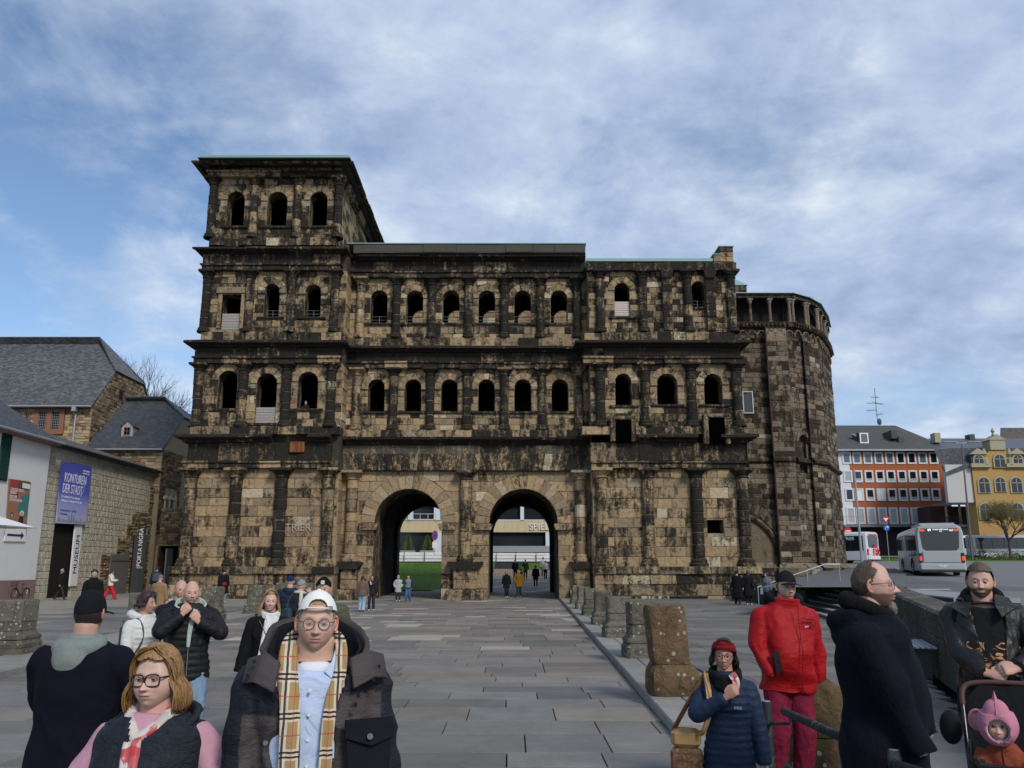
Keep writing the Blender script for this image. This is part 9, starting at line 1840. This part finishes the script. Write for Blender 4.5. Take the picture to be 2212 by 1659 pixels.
simplep('dark figure with grey hair walking inside the museum entrance', 136, 1216, 42.9, .13, rot=pi/2+.2, vox=.024, H=1.72, head=dict(eyes=0, skin=(.3, .2, .16)), hair=dict(kind='short', mat=H_GREY, th=.015), top=dict(col=(.012, .012, .014), kind='cloth', hem=.78, ease=.04, name='dark_coat'), feet={'R': (-.08, -.3, .09), 'L': (.08, .3, .13)}, legs=dict(col=(.03, .03, .03)))
J = simplep('person in black coat and hat with a small red bag by the gate wall', 485, 1229.5, 40, .13, rot=.9, vox=.022, build=1.2, H=1.66, head=dict(eyes=0), hair=dict(kind='beanie', mat=cloth((.012, .012, .014), 'wool'), z=-.01), top=dict(col=(.010, .010, .012), kind='wool', hem=.50, ease=.06, flare=1.2, name='black_coat', hood=1.0), legs=dict(col=(.2, .25, .3)), shoes=(.5, .5, .5))
mb = MB(); mb.bbox(-.24, -.02, -.34, -.24, .88, 1.04, .03); mb.build('red_bag', simple('red_leather', (.30, .01, .02), .5), J['e'])
J = simplep('woman from behind in brown puffer jacket and light jeans', 784, 1244, 34, 0, rot=pi+.15, vox=.02, female=True, H=1.58, build=1.1, head=dict(eyes=0), hair=dict(kind='long', mat=H_DARK, len=.12, n=40, rr=.009), top=dict(col=(.135, .085, .068), kind='nylon', hem=.80, ease=.045, puff=.06, per=.09, name='brown_puffer', hood=.8), legs=dict(col=(.26, .37, .47), wide=1.2, ankle=1.3), feet={'R': (-.07, .08, .09), 'L': (.09, -.08, .09)}, shoes=(.02, .02, .02))
J = simplep('dark-haired woman facing the camera in black jacket with white strap', 804, 1242.5, 35, 0, rot=.1, vox=.018, female=True, H=1.58, head=dict(skin=(.5, .3, .22), smile=1), hair=dict(kind='bob', mat=H_DARK, len=.06, n=50, rr=.008), top=dict(col=(.011, .011, .012), kind='nylon', hem=.78, ease=.04, puff=.05, per=.1, name='black_jacket'), legs=dict(col=(.025, .03, .05)), feet={'R': (-.1, -.1, .09), 'L': (.12, .1, .09)}, shoes=(.6, .6, .6))
ribbon([Vector(p)*J['s'] for p in ((-.08, -.16, 1.48), (-.02, -.18, 1.3))], .02, .004, 'white_strap', M_WHITE, J['e'])
FURM = simple('grey_fur', (.35, .34, .31), .95, .1, var=.3, scale=60, bmp=.6, bscale=120)
simplep('child in pale grey parka with fur-trimmed hood under the left arch', 861, 1241.5, 44.5, 0, rot=.05, vox=.018, H=1.46, head=dict(skin=(.5, .3, .23)), hair=dict(kind='hood', mat=cloth((.36, .38, .35), 'cloth'), fur=FURM), top=dict(col=(.36, .38, .35), kind='cloth', hem=.62, ease=.05, name='grey_parka'), arms={'R': ((-.2, -.12, .95), (-1, .5, 0)), 'L': ((.2, -.12, .95), (1, .5, 0))}, legs=dict(col=(.03, .035, .035)), shoes=(.65, .65, .65), shoev=1.25)
J = simplep('teenager in dark beanie, grey vest and blue jeans under the left arch', 882.5, 1239, 43, 0, rot=-.15, vox=.018, H=1.52, head=dict(skin=(.5, .32, .25)), hair=BEAN((.012, .02, .03)), top=dict(col=(.015, .025, .05), kind='cloth', hem=.90, ease=.035, name='navy_pullover'), arms={'R': ((-.12, -.2, 1.3), (-1, .0, -.5)), 'L': ((.25, -.08, .9), (1, .5, 0))}, legs=dict(col=(.05, .11, .22), wide=1.15), feet={'R': (-.08, -.12, .09), 'L': (.1, .12, .12)}, shoes=(.30, .15, .06), shoev=1.15)
torso(J, 'grey_vest', cloth((.16, .18, .21), 'nylon'), .05, .95, 1.52, vox=.02, caps=.005)
simplep('red-haired woman in black coat walking in the right arch', 1094, 1231, 50, 0, rot=.05, vox=.02, H=1.70, female=True, head=dict(skin=(.5, .3, .24)), hair=dict(kind='long', mat=H_GING, len=.15, n=40, rr=.008), top=dict(col=(.010, .012, .012), kind='wool', hem=.62, ease=.045, name='black_coat', collar=(.04, .03)), legs=dict(col=(.02, .02, .02)), feet={'R': (-.07, -.14, .09), 'L': (.07, .14, .12)}, shoes=(.6, .6, .6))
simplep('person in mustard parka with fur collar walking in the right arch', 1121, 1228.5, 50, 0, rot=.0, vox=.02, H=1.76, build=1.15, head=dict(skin=(.5, .3, .24)), hair=dict(kind='bob', mat=H_BLOND, len=.05, n=40, rr=.008), top=dict(col=(.24, .12, .018), kind='cloth', hem=.70, ease=.055, name='mustard_parka', collar=(.03, .035)), arms={'R': ((-.2, -.1, .95), (-1, .5, 0)), 'L': ((.2, -.1, .95), (1, .5, 0))}, legs=dict(col=(.03, .035, .04)), feet={'R': (-.09, -.12, .09), 'L': (.09, .12, .12)}, shoes=(.3, .3, .3))
def farp(label, u, v, Y, H, **k): simplep(label, u, v, Y, zfar(Y)+.02, H=H, vox=.028, **k)
farp('man in black walking away, leftmost of those beyond the right arch', 1113, 1211, 71, 1.8, rot=pi, head=dict(eyes=0), hair=dict(kind='short', mat=H_DARK), top=dict(col=(.012, .012, .012), hem=.8, name='black_jacket', ease=.05), legs=dict(col=(.02, .02, .02)))
farp('child in bright green jacket beyond the right arch', 1126, 1220, 70, 1.4, rot=pi, head=dict(eyes=0), hair=dict(kind='short', mat=H_DARK), top=dict(col=(.12, .24, .01), hem=.85, name='green_jacket', ease=.06), legs=dict(col=(.03, .03, .03)))
farp('man in dark green jacket walking away beyond the right arch', 1135, 1212, 71, 1.78, rot=pi, head=dict(eyes=0), hair=dict(kind='short', mat=H_BROWN), top=dict(col=(.02, .03, .025), hem=.8, name='green_jacket', ease=.05), legs=dict(col=(.02, .02, .025)))
farp('solitary person in long black coat walking away through the right arch', 1157, 1223, 63, 1.7, rot=pi, head=dict(eyes=0), hair=dict(kind='beanie', mat=cloth((.02, .02, .02), 'knit'), z=-.01), top=dict(col=(.010, .010, .010), hem=.6, name='black_coat', ease=.06), legs=dict(col=(.02, .02, .02)))
farp('person in white hooded top with dark hat, behind the other white top', 1173, 1208, 74, 1.8, rot=pi-.3, head=dict(eyes=0), hair=BEAN((.02, .02, .02)), top=dict(col=(.55, .54, .52), hem=.85, name='white_jacket', ease=.06), legs=dict(col=(.03, .03, .03)))
farp('person in white jacket and black trousers, rightmost beyond the arch', 1178, 1215, 71, 1.7, rot=pi-.2, head=dict(eyes=0), hair=dict(kind='short', mat=H_DARK), top=dict(col=(.6, .6, .6), hem=.92, name='white_jacket', ease=.045), legs=dict(col=(.02, .02, .02)), feet={'R': (-.1, .15, .1), 'L': (.12, -.15, .09)})
J = simplep('woman in long black coat, left of the two by the right tower', 1591, 1236.5, 37.7, .13, rot=pi-.5, vox=.02, H=1.64, head=dict(eyes=0), hair=dict(kind='beanie', mat=cloth((.012, .012, .014), 'wool'), z=-.01), top=dict(col=(.009, .009, .010), kind='wool', hem=.35, ease=.05, flare=1.15, name='black_coat'), legs=dict(col=(.02, .02, .02)), feet={'R': (-.1, .1, .09), 'L': (.15, -.1, .09)})
J = simplep('woman with dark red hair and shoulder bag, right of the two by the tower', 1615, 1235.5, 37.7, .13, rot=pi, vox=.02, H=1.62, build=1.2, female=True, head=dict(eyes=0), hair=dict(kind='long', mat=H_PURP, len=.2, n=50, rr=.009), top=dict(col=(.010, .010, .010), kind='wool', hem=.45, ease=.06, name='black_coat'), legs=dict(col=(.02, .02, .02)), shoes=(.6, .6, .6))
mb = MB(); mb.bbox(-.38, -.12, .18, .28, .85, 1.15, .03); bg = mb.build('shoulder_bag', M_BLACKPL, J['e'])
J = simplep('woman in grey puffer jacket with a white bag by the handrail', 1655, 1236.5, 33, .13, rot=-1.1, vox=.018, H=1.60, female=True, head=dict(skin=(.5, .3, .24)), hair=dict(kind='bob', mat=H_DARK, len=.08, n=50, rr=.009), top=dict(col=(.12, .13, .16), kind='nylon', hem=.85, ease=.05, puff=.06, per=.09, name='grey_puffer'), legs=dict(col=(.02, .02, .02)))
mb = MB(); mb.bbox(-.35, -.15, -.1, .1, .65, .95, .03); mb.build('white_bag', M_WHITE, J['e'])
J = simplep('tiny person in white bobble hat leaning out of the left tower window', 661, 864, YT+.25, zv(883)-.95, rot=0, vox=.02, H=1.45, head=dict(skin=(.5, .3, .24)), hair=dict(kind='beanie', mat=cloth((.5, .5, .5), 'knit'), pom=FURM), top=dict(col=(.02, .015, .015), hem=.85, ease=.04, name='dark_jacket'), legs=dict(col=(.02, .02, .02)), arms={'R': ((-.15, -.35, 1.1), (-1, .2, -.5)), 'L': ((.12, -.35, 1.1), (1, .2, -.5))})
J = person('woman with red headband and navy quilted jacket carrying a tan handbag', 1563, 1392, 5.0, 0, rot=-.32, vox=.0095, female=True, build=.92, H=1.50, head=dict(size=.93, skin=(.50, .27, .21), smile=1, browc=(.05, .03, .02), lip=(.40, .14, .13), open=.42, iris=(.04, .03, .02)), headrot=(.06, .04, .06), hair=dict(kind='bob', mat=H_DARK, len=.10, n=170, th=.010, rr=.005, face=1.15, spread=1.3),
 arms={'R': ((.01, -.235, 1.37), (-1, -.2, -.9), dict(d=(.7, -.15, .55), curl=.7, up=(-.2, -.9, .3))), 'L': ((.27, -.05, .84), (.8, .6, 0))}, top=dict(col=(.012, .024, .055), kind='nylon', hem=.84, ease=.034, puff=.085, per=.052, name='quilted_jacket', fold=.003, collar=(.035, .03)), legs=dict(col=(.05, .09, .15)), shoes=(.1, .1, .1))
build_hair(J['e'], J['hm'], dict(), dict(kind='band', mat=cloth((.19, .008, .010), 'knit')), True, .009); glasses(J, simple('dark_red_frame', (.03, .008, .01), .3, .5), 'square', r=.0225, th=.0018)
s, e = J['s'], J['e']; pm = PM()
for k in range(3): pm.limb([Vector(p)*s for p in ((-.10, -.01, 1.52-.03*k), (-.06, -.12, 1.50-.035*k), (.03, -.15, 1.48-.03*k), (.10, -.08, 1.51-.03*k), (.10, .03, 1.54-.02*k), (0, .11, 1.55-.02*k), (-.10, .04, 1.54-.02*k), (-.10, -.01, 1.52-.03*k))], [.030*s]*8, 10)
o = bpy.data.objects.new('black_scarf', bpy.data.meshes.new('h')); COL.objects.link(o); o.parent = e; MATS[o.name] = [cloth((.012, .011, .012), 'knit', .9)]; job(o, pm, .009, None, 2)
mb = MB(); P = smoothpts([(.06, -.15, 1.53), (.10, -.165, 1.47), (.07, -.175, 1.40)], 2); ribbon([p*s for p in P], .022, .01, 'scarf_pattern_end', M_SILK, e)
M_TAN = simple('tan_leather', (.42, .25, .10), .55, .4, var=.12, scale=10); M_PRT, _nt, _b = newmat('brown_printed_leather', .6, .3); L(_nt, ramp(_nt, noise(_nt, 25, 5, .7, 1.0), [(.4, (.10, .05, .025)), (.55, (.24, .13, .06)), (.7, (.32, .2, .12))]), _b.inputs['Base Color'])
bagx = -.305; mb = MB(); mb.bbox((bagx-.115)*s, (bagx+.115)*s, -.14*s, -.01*s, .80*s, .98*s, .02, m=1); mb.bbox((bagx-.11)*s, (bagx+.11)*s, -.135*s, -.015*s, .978*s, 1.12*s, .03, m=0); J['hb'] = e
hb = empty('handbag', e.location, e.rotation_euler[2], 'brown and tan leather handbag hanging from the navy jacket shoulder', 'handbag'); o = mb.build('bag_body', [M_TAN, M_PRT], hb)
mb = MB(); P = smoothpts([(bagx-.09, -.08, 1.10), (bagx-.02, -.10, 1.22), (-.185, -.09, 1.45), (-.15, -.01, 1.515), (-.135, .03, 1.50)], 3); ribbon([p*s for p in P], .014, .003, 'strap', simple('brown_strap', (.13, .055, .02), .6), hb); P = smoothpts([(-.135, .03, 1.515), (-.14, -.09, 1.505), (-.11, -.175, 1.42), (-.10, -.205, 1.27), (bagx+.14, -.2, 1.1), (bagx+.09, -.10, 1.10)], 3); ribbon([p*s for p in P], .016, .003, 'strap', M_TAN, hb)
mb = MB(); q = Vector((.095, -.188, 1.30))*s; text('eee', 'logo_print', simple('logo_teal', (.25, .45, .45), .5), e, (q.x, q.y, q.z), (pi/2, 0, .15), .035, .001)
J = person('man in bright red jacket, maroon trousers and black peaked cap', 1694, 1228, 6.5, 0.13, roll=.05, rot=.02, hat=.03, vox=.0095, build=1.02, belly=.10, head=dict(drop=.04, skin=(.56, .36, .28), stubble=.55, stubc=(.20, .14, .10), fat=.3, browk=.5, open=.3, lip=(.42, .16, .14)), headrot=(.02, 0, .12), hair=dict(kind='cap', mat=cloth((.012, .012, .014), 'cloth'), z=.034),
 arms={'R': ((-.17, -.16, .93), (-1, .3, -.1)), 'L': ((.30, .02, .86), (.8, .6, 0), 'hide')}, hands=False, top=dict(col=(.33, .0045, .007), kind='nylon', wr=.4, hem=.80, ease=.05, name='red_jacket', fold=.018, foldf=6.5, soft=1, collar=(.045, .045)), legs=dict(col=(.17, .012, .035), kind='denim', wide=1.15), shoes=(.05, .04, .03))
s, e = J['s'], J['e']; shell(J['hm'], {}, (60, 50), lambda X, Yd, Zd, P: .010+ns(P, 50, .003), lambda P: (P[:, 1] > -.012) & (P[:, 2] > -.07) & (P[:, 2] < .035), 'hair', H_BROWN, e)
pm = PM(); pm.limb([Vector(p)*s for p in ((-.09, -.07, 1.52), (-.125, .04, 1.55), (-.07, .13, 1.56), (.07, .13, 1.56), (.125, .04, 1.55), (.09, -.07, 1.52))], [.03*s, .045*s, .05*s, .05*s, .045*s, .03*s], 12); o = bpy.data.objects.new('black_hood', bpy.data.meshes.new('h')); COL.objects.link(o); o.parent = e; MATS[o.name] = [cloth((.012, .012, .013), 'knit')]; job(o, pm, .011)
mb = MB(); mb.tube([Vector((.035, -.262+.0*t, .82))*s+Vector((0, (-.03*math.sin(pi*t/10)+(.07*t/10 if t > 5 else 0))*s, t*.068*s)) for t in range(11)], .004*s, 5); mb.build('front_seam', cloth((.20, .003, .006), 'nylon'), e)
mb = MB(); mb.prism([(-.19*s, 1.12*s), (-.14*s, 1.13*s), (-.12*s, .98*s), (-.16*s, .95*s)], -.238*s, -.2*s); mb.build('pocket_opening', M_BLACKPL, e); text('Jack', 'logo_print', M_WHITE, e, (.10*s, -.212*s, 1.335*s), (pi/2, 0, .3), .022, .001)
for a, b in (((.06, -.215, 1.40), (.18, -.16, 1.385)), ((.05, -.222, 1.37), (.18, -.168, 1.345))): mb = MB(); mb.tube([Vector(a)*s, Vector(b)*s], .004*s, 5); mb.build('chest_seam', cloth((.12, .002, .004), 'nylon'), e)
J = person('tall bearded man with glasses in a navy hooded coat seen in profile', 1872, 1211, 3.95, .13, rot=1.08, vox=.009, build=1.10, belly=.07, head=dict(drop=.035, skin=(.56, .34, .26), beard=1, beardc=(.14, .095, .065), browk=.5, browc=(.25, .17, .1), nose=1.15, w=1.0, lip=(.45, .2, .17), open=.4, stubble=0), headrot=(-.06, 0, .0), hair=dict(kind='balding', mat=H_BROWN, th=.007, line=.07, bald=-.018, baldw=.058),
 arms={'R': ((-.22, -.20, .90), (-.8, .6, 0)), 'L': ((.22, -.20, .90), (.8, .6, 0))}, hands=False, top=dict(col=(.0045, .0055, .011), kind='cloth', wr=.45, soft=1, hem=.66, ease=.055, name='navy_coat', fold=.018, foldf=5, flare=1.12, hood=1.0, collar=(.03, .03)), legs=dict(col=(.02, .02, .022), kind='denim'))
s, e = J['s'], J['e']; glasses(J, simple('thin_dark_frame', (.06, .02, .018), .3, .5), 'square', r=.0235, th=.0013)
pm = PM(); pm.limb([Vector(p)*s for p in ((-.07, -.10, 1.50), (-.115, .0, 1.54), (-.08, .105, 1.575), (.08, .105, 1.575), (.115, .0, 1.54), (.07, -.10, 1.50))], [.028*s, .04*s, .045*s, .045*s, .04*s, .028*s], 12); o = bpy.data.objects.new('black_inner_hood', bpy.data.meshes.new('h')); COL.objects.link(o); o.parent = e; MATS[o.name] = [cloth((.008, .008, .009), 'knit', .9)]; job(o, pm, .01)
mb = MB(); pmb = PM(); hm = J['hm']; pmb.blob((0, -.074, -.122), (.030, .026, .042), 14, 10); vv = [tuple(hm @ Vector(v)) for v in pmb.v]; pmb.v = vv; o = bpy.data.objects.new('beard', bpy.data.meshes.new('h')); COL.objects.link(o); o.parent = e; MATS[o.name] = [hair_mat('brown_grey_beard', (.07, .045, .03), (.22, .16, .11))]; job(o, pmb, .006, lambda ob, me, co, nr: co+nr*(np.array([mnoise.noise(Vector(c)*70) for c in co])[:, None]*.006), 1)
J = person('smiling bearded man in open black leather jacket behind the pushchair', 2113, 1217.5, 5.5, .13, rot=-.50, vox=.0095, build=1.02, belly=.08, head=dict(drop=.05, skin=(.55, .34, .26), smile=2, beard=1, beardc=(.10, .055, .03), browc=(.09, .05, .03), w=1.05, fat=.4, lip=(.48, .2, .17), open=.33), headrot=(.03, .02, .0), hair=dict(kind='short', mat=H_BROWN, th=.013, line=.072),
 arms={'R': ((-.02, -.30, 1.06), (-.6, .3, -.8), dict(d=(.95, -.2, -.05), curl=.8, up=(0, -.9, .5))), 'L': ((.16, -.30, 1.10), (1, .3, -.3), dict(d=(-.85, -.35, -.1), curl=.65, up=(0, -.9, .5)))}, top=dict(col=(.014, .014, .012), kind='leather', hem=.68, ease=.042, name='leather_jacket', fold=.010, foldf=8, open=lambda x, y, z: (y < -.10) & (x > -.02-.06*np.clip((z-1.1)*2.5, 0, 1)) & (x < .10+.03*np.clip((z-1.2)*3, 0, 1)) & (z < 1.52) & (z > .7), ztop=1.50), legs=dict(col=(.03, .06, .12)), shoes=(.03, .03, .03))
s, e = J['s'], J['e']; M_TEE, _nt, _b = newmat('printed_black_tee', .9, .2); _v = objvec(_nt); _sp = _nt.nodes.new('ShaderNodeSeparateXYZ'); L(_nt, _v, _sp.inputs[0]); _z = mathn(_nt, 'LESS_THAN', mathn(_nt, 'ABSOLUTE', mathn(_nt, 'SUBTRACT', _sp.outputs[2], 1.20)), .11); _n = noise(_nt, 13, 5, .7, 1.2, vec=_v)
L(_nt, mixc(_nt, mathn(_nt, 'MULTIPLY', _z, ramp(_nt, _n, [(.52, 0.0), (.58, 1.0)])), (.010, .010, .011), mixc(_nt, noise(_nt, 20, 2, .5, vec=_v), (.5, .10, .01), (.6, .42, .25))), _b.inputs['Base Color']); bump(_nt, _b, noise(_nt, 7, 5, .6, .8, vec=_v), .6, .03)
torso(J, 't_shirt', M_TEE, .014, .75, 1.47, build=1.18, belly=.09, vox=.011)
M_LEA = cloth((.016, .016, .014), 'leather')
for sd in (-1, 1):
 mb = MB(); P = [(sd*.075, -.055, 1.54), (sd*.15, -.03, 1.52), (sd*.19, -.12, 1.46), (sd*.10, -.19, 1.40), (sd*.07, -.145, 1.47)]; mb.add([Vector(p)*s for p in P], [(0, 1, 2, 3, 4)]); o = mb.build('lapel', M_LEA, e); md = o.modifiers.new('t', 'SOLIDIFY'); md.thickness = .012
collar_sheet(J, 'jacket_collar', M_LEA, .10, .135, 1.46, 1.545, 1.50, a0=.9, th=.012)
pm = PM(); pm.limb([Vector(p)*s for p in ((-.07, -.10, 1.49), (-.11, .0, 1.53), (-.07, .11, 1.56), (.07, .11, 1.56), (.11, .0, 1.53), (.08, -.08, 1.50))], [.025*s, .035*s, .04*s, .04*s, .035*s, .022*s], 12); o = bpy.data.objects.new('black_hood', bpy.data.meshes.new('h')); COL.objects.link(o); o.parent = e; MATS[o.name] = [cloth((.010, .010, .010), 'knit')]; job(o, pm, .011)
dots(J, [(.135, -.225, 1.25), (.15, -.21, 1.05)], .008, M_CHROME)
pc = empty('pushchair', (2.95, 5.27, .13), -.45, 'black pushchair with brown leather handle at the right edge', 'pushchair')
M_BRL = simple('brown_leather_grip', (.075, .035, .022), .6, .4, var=.15, scale=20)
def tb_(pts, r, name, mat, n=8): mb = MB(); mb.tube(smoothpts(pts, 3), r, n); return mb.build(name, mat, pc, smooth=True)
tb_([(-.25, .22, .98), (-.25, .25, 1.05), (-.22, .28, 1.10), (-.1, .29, 1.115), (.1, .29, 1.115), (.22, .28, 1.10), (.25, .25, 1.05), (.25, .22, .98)], .017, 'handle', M_BRL)
for sd in (-1, 1):
 tb_([(sd*.25, .22, .98), (sd*.25, .10, .75), (sd*.25, -.12, .42), (sd*.25, -.32, .16)], .014, 'frame_tube', M_BLACKPL); tb_([(sd*.25, .0, .6), (sd*.26, .22, .35), (sd*.27, .32, .16)], .013, 'frame_tube', M_BLACKPL)
 for (y, r_) in ((-.34, .09), (.34, .14)):
  mb = MB(); mb.tube([(sd*.27-.02, y, r_), (sd*.27+.02, y, r_)], r_, 20); w_ = mb.build('wheel', M_TYRE, pc); mb = MB(); mb.tube([(sd*.27-.024, y, r_), (sd*.27+.024, y, r_)], r_*.6, 16); mb.build('rim', M_DKGREY, w_)
 tb_([(sd*.23, .16, .78), (sd*.24, .0, .70), (sd*.22, -.10, .70)], .013, 'arm_bracket', M_BLACKPL)
pm = PM(); M_SEAT = cloth((.012, .012, .013), 'cloth'); mb = MB(); mb.bbox(-.21, .21, -.12, .14, .43, .50, .02); mb.build('seat', M_SEAT, pc); mb = MB(); mb.prism([(-.22, .0), (.22, .0), (.22, .56), (.15, .64), (-.15, .64), (-.22, .56)], 0, .04, M=Matrix.Translation((0, .10, .48)) @ Matrix.Rotation(-.28, 4, 'X')); mb.build('backrest', M_SEAT, pc)
tb_([(-.22, -.08, .70), (-.2, -.22, .71), (-.08, -.27, .715), (.08, -.27, .715), (.2, -.22, .71), (.22, -.08, .70)], .016, 'bumper_bar', M_BLACKPL)
tb_([(.10, -.25, .80), (.16, -.28, .86), (.27, -.27, .87), (.33, -.2, .84), (.3, -.1, .8)], .014, 'toy_steering_ring', M_BLACKPL)
mb = MB(); mb.sphere((-.33, .10, .86), (.065, .07, .10)); o = mb.build('hanging_hat', M_SEAT, pc, smooth=True); mb = MB(); mb.bbox(-.33, -.22, .02, .12, .42, .60, .03); mb.build('pink_pouch', simple('magenta_cloth', (.45, .04, .18), .8), pc)
th = empty('toddler_anchor', (0, 0, 0)); bpy.data.objects.remove(th)
tod = empty('person', (2.88, 5.27, .10), -.50, 'toddler in a pink pointed hood and rust-brown fleece sitting in the pushchair', 'person')
K = .62; hmT = Matrix.Translation((-.02, -.075, .955)) @ Matrix.Rotation(.1, 4, 'X') @ Matrix.Scale(.74, 4)
hd = dict(skin=(.58, .36, .29), w=1.08, fat=1.2, nose=.6, open=.5, iris=(.03, .03, .03), browk=.3, lip=(.48, .2, .18))
HP, HF = head_mesh(hd, (64, 56)); HC = face_colour(HP, hd)
pm = PM(); pm.loft([(.50, .10, .09, 0, .0), (.62, .10, .085, 0, .0), (.76, .095, .075, 0, -.01), (.84, .05, .05, 0, -.03), (.88, .04, .04, 0, -.05)], 18)
for sd in (-1, 1): pm.limb([(sd*.09, -.02, .79), (sd*.15, -.08, .66), (sd*.07, -.18, .62)], [.035, .03, .024], 12); pm.limb([(sd*.06, -.02, .53), (sd*.09, -.24, .55), (sd*.09, -.30, .38)], [.055, .045, .035], 12)
o = bpy.data.objects.new('body', bpy.data.meshes.new('b')); COL.objects.link(o); o.parent = tod; MATS[o.name] = [M_SKIN]
pmh = PM()
for sd in (-1, 1): make_hand(pmh, (sd*.065, -.19, .618), (-sd*.5, -.8, -.1), sd, .5, (0, 0, 1), .58)
oh = bpy.data.objects.new('tmp_hands', bpy.data.meshes.new('t')); COL.objects.link(oh); job(oh, pmh, .004, None, 1); HANDS[o.name] = oh
def postT(ob, me, co, nr):
 vs = [tuple(c) for c in co]; fs = [tuple(p.vertices) for p in me.polygons]; cols = [hd['skin']]*len(vs); k = len(vs); vs += [tuple(hmT @ Vector(p)) for p in HP]; fs += [tuple(i+k for i in f) for f in HF]; cols += [tuple(c) for c in HC]
 oh = HANDS[ob.name]; k = len(vs); vs += [tuple(v.co) for v in oh.data.vertices]; fs += [tuple(i+k for i in p.vertices) for p in oh.data.polygons]; cols += [(.58, .33, .27)]*len(oh.data.vertices); bpy.data.objects.remove(oh)
 me2 = bpy.data.meshes.new('body'); me2.from_pydata(vs, [], fs); me2.materials.append(M_SKIN); setcol(me2, np.array(cols)); me2.polygons.foreach_set('use_smooth', [True]*len(me2.polygons)); ob.data = me2
job(o, pm, .012, postT)
for sd in (-1, 1): mb = MB(); q = hmT @ Vector((sd*.031, -.081, .006)); mb.sphere(tuple(q), .0085, c=(.03, .03, .03)); mb.build('eye', M_EYE, tod, smooth=True)
pm = PM(); pm.loft([(.52, .125, .115, 0, 0), (.65, .125, .11, 0, 0), (.78, .115, .09, 0, -.01), (.83, .075, .07, 0, -.025), (.85, .06, .06, 0, -.03)], 22)
for sd in (-1, 1): pm.limb([(sd*.09, -.02, .79), (sd*.16, -.08, .66), (sd*.08, -.165, .625)], [.055, .05, .042], 14)
o = bpy.data.objects.new('fleece_jacket', bpy.data.meshes.new('b')); COL.objects.link(o); o.parent = tod; MATS[o.name] = [vcloth('wool')]
def postF(ob, me, co, nr): setcol(me, np.where(((np.abs(co[:, 0]) > .10) & (co[:, 2] < .76))[:, None], np.array([[.03, .028, .025]]), np.array([[.25, .055, .028]]))); return co+nr*(np.array([mnoise.noise(Vector(c)*22) for c in co])[:, None]*.006)
job(o, pm, .009, postF); mb = MB(); mb.tube([(-.005, -.135, .55), (-.01, -.14, .7), (-.015, -.135, .84)], .005, 5); mb.build('zip', M_BLACKPL, tod)
pm = PM()
for sd in (-1, 1): pm.limb([(sd*.06, -.02, .54), (sd*.09, -.25, .56), (sd*.09, -.31, .36)], [.07, .058, .048], 14)
o = bpy.data.objects.new('pale_jeans', bpy.data.meshes.new('b')); COL.objects.link(o); o.parent = tod; MATS[o.name] = [cloth((.30, .36, .42), 'denim')]; job(o, pm, .01)
for sd in (-1, 1): pm = PM(); pm.limb([(sd*.09, -.30, .34), (sd*.09, -.40, .32)], [.035, .032], 10); o = bpy.data.objects.new('shoe', bpy.data.meshes.new('b')); COL.objects.link(o); o.parent = tod; MATS[o.name] = [cloth((.3, .2, .2), 'cloth')]; job(o, pm, .01)
M_PINK = cloth((.50, .20, .27), 'knit', .3); M_PINKL = cloth((.45, .45, .5), 'knit', .3)
def hk(P): return ~((P[:, 1] < -.03) & ((P[:, 0]/.078)**2+((P[:, 2]+.022)/.085)**2 < 1)) & (P[:, 2] > -.15)
o = shell(hmT, dict(w=1.1), (90, 80), lambda X, Yd, Zd, P: .034+.07*np.clip(Zd-.45, 0, 1)**2*2+.03*np.abs(X)*(Zd < .6)+ns(P, 12, .004), hk, 'pink_hood', M_PINK, tod, th=.008)
for (p, r_) in (((0, -.075, .135), (.014, .045, .05)), ((0, -.01, .205), (.018, .05, .055))): mb = MB(); pts = [hmT @ Vector(q) for q in ((0, p[1]-r_[1], p[2]-.035), (0, p[1]+.01, p[2]+r_[2]), (0, p[1]+r_[1], p[2]-.03))]; m0 = hmT @ Vector((.018, p[1], p[2]-.01)); m1 = hmT @ Vector((-.018, p[1], p[2]-.01)); mb.add(pts+[m0, m1], [(0, 3, 1), (1, 3, 2), (0, 1, 4), (1, 2, 4)]); mb.build('hood_spike', M_PINK, tod)
mb = MB(); pts = [hmT @ Vector((.082*math.sin(t), -.088-.01*math.cos(t), -.022+.088*math.cos(t))) for t in [2*pi*i/24 for i in range(25)]]; mb.tube(pts, .008, 8, cap=False); mb.build('hood_rim', M_PINKL, tod, smooth=True)
mb = MB(); ce = Vector((-.125, .02, .96)); mb.add([ce+Vector((.04*math.cos(t), -.005, .055*math.sin(t))) for t in [2*pi*i/16 for i in range(16)]], [tuple(range(16))]); toy = empty('soft_toy', tod.location, tod.rotation_euler[2], 'peach plush ear with pink rim poking out behind the toddler hood', 'soft toy'); o = mb.build('ear', simple('peach_plush', (.52, .33, .27), .95, var=.1), toy); md = o.modifiers.new('t', 'SOLIDIFY'); md.thickness = .02; mb = MB(); mb.tube([ce+Vector((.041*math.cos(t), -.01, .056*math.sin(t))) for t in [2*pi*i/16 for i in range(17)]], .009, 6, cap=False); mb.build('plush_rim', M_PINK, toy, smooth=True)
finish_jobs()
for o in list(bpy.data.objects):
 if o.name.startswith('tmp_hands'): bpy.data.objects.remove(o)
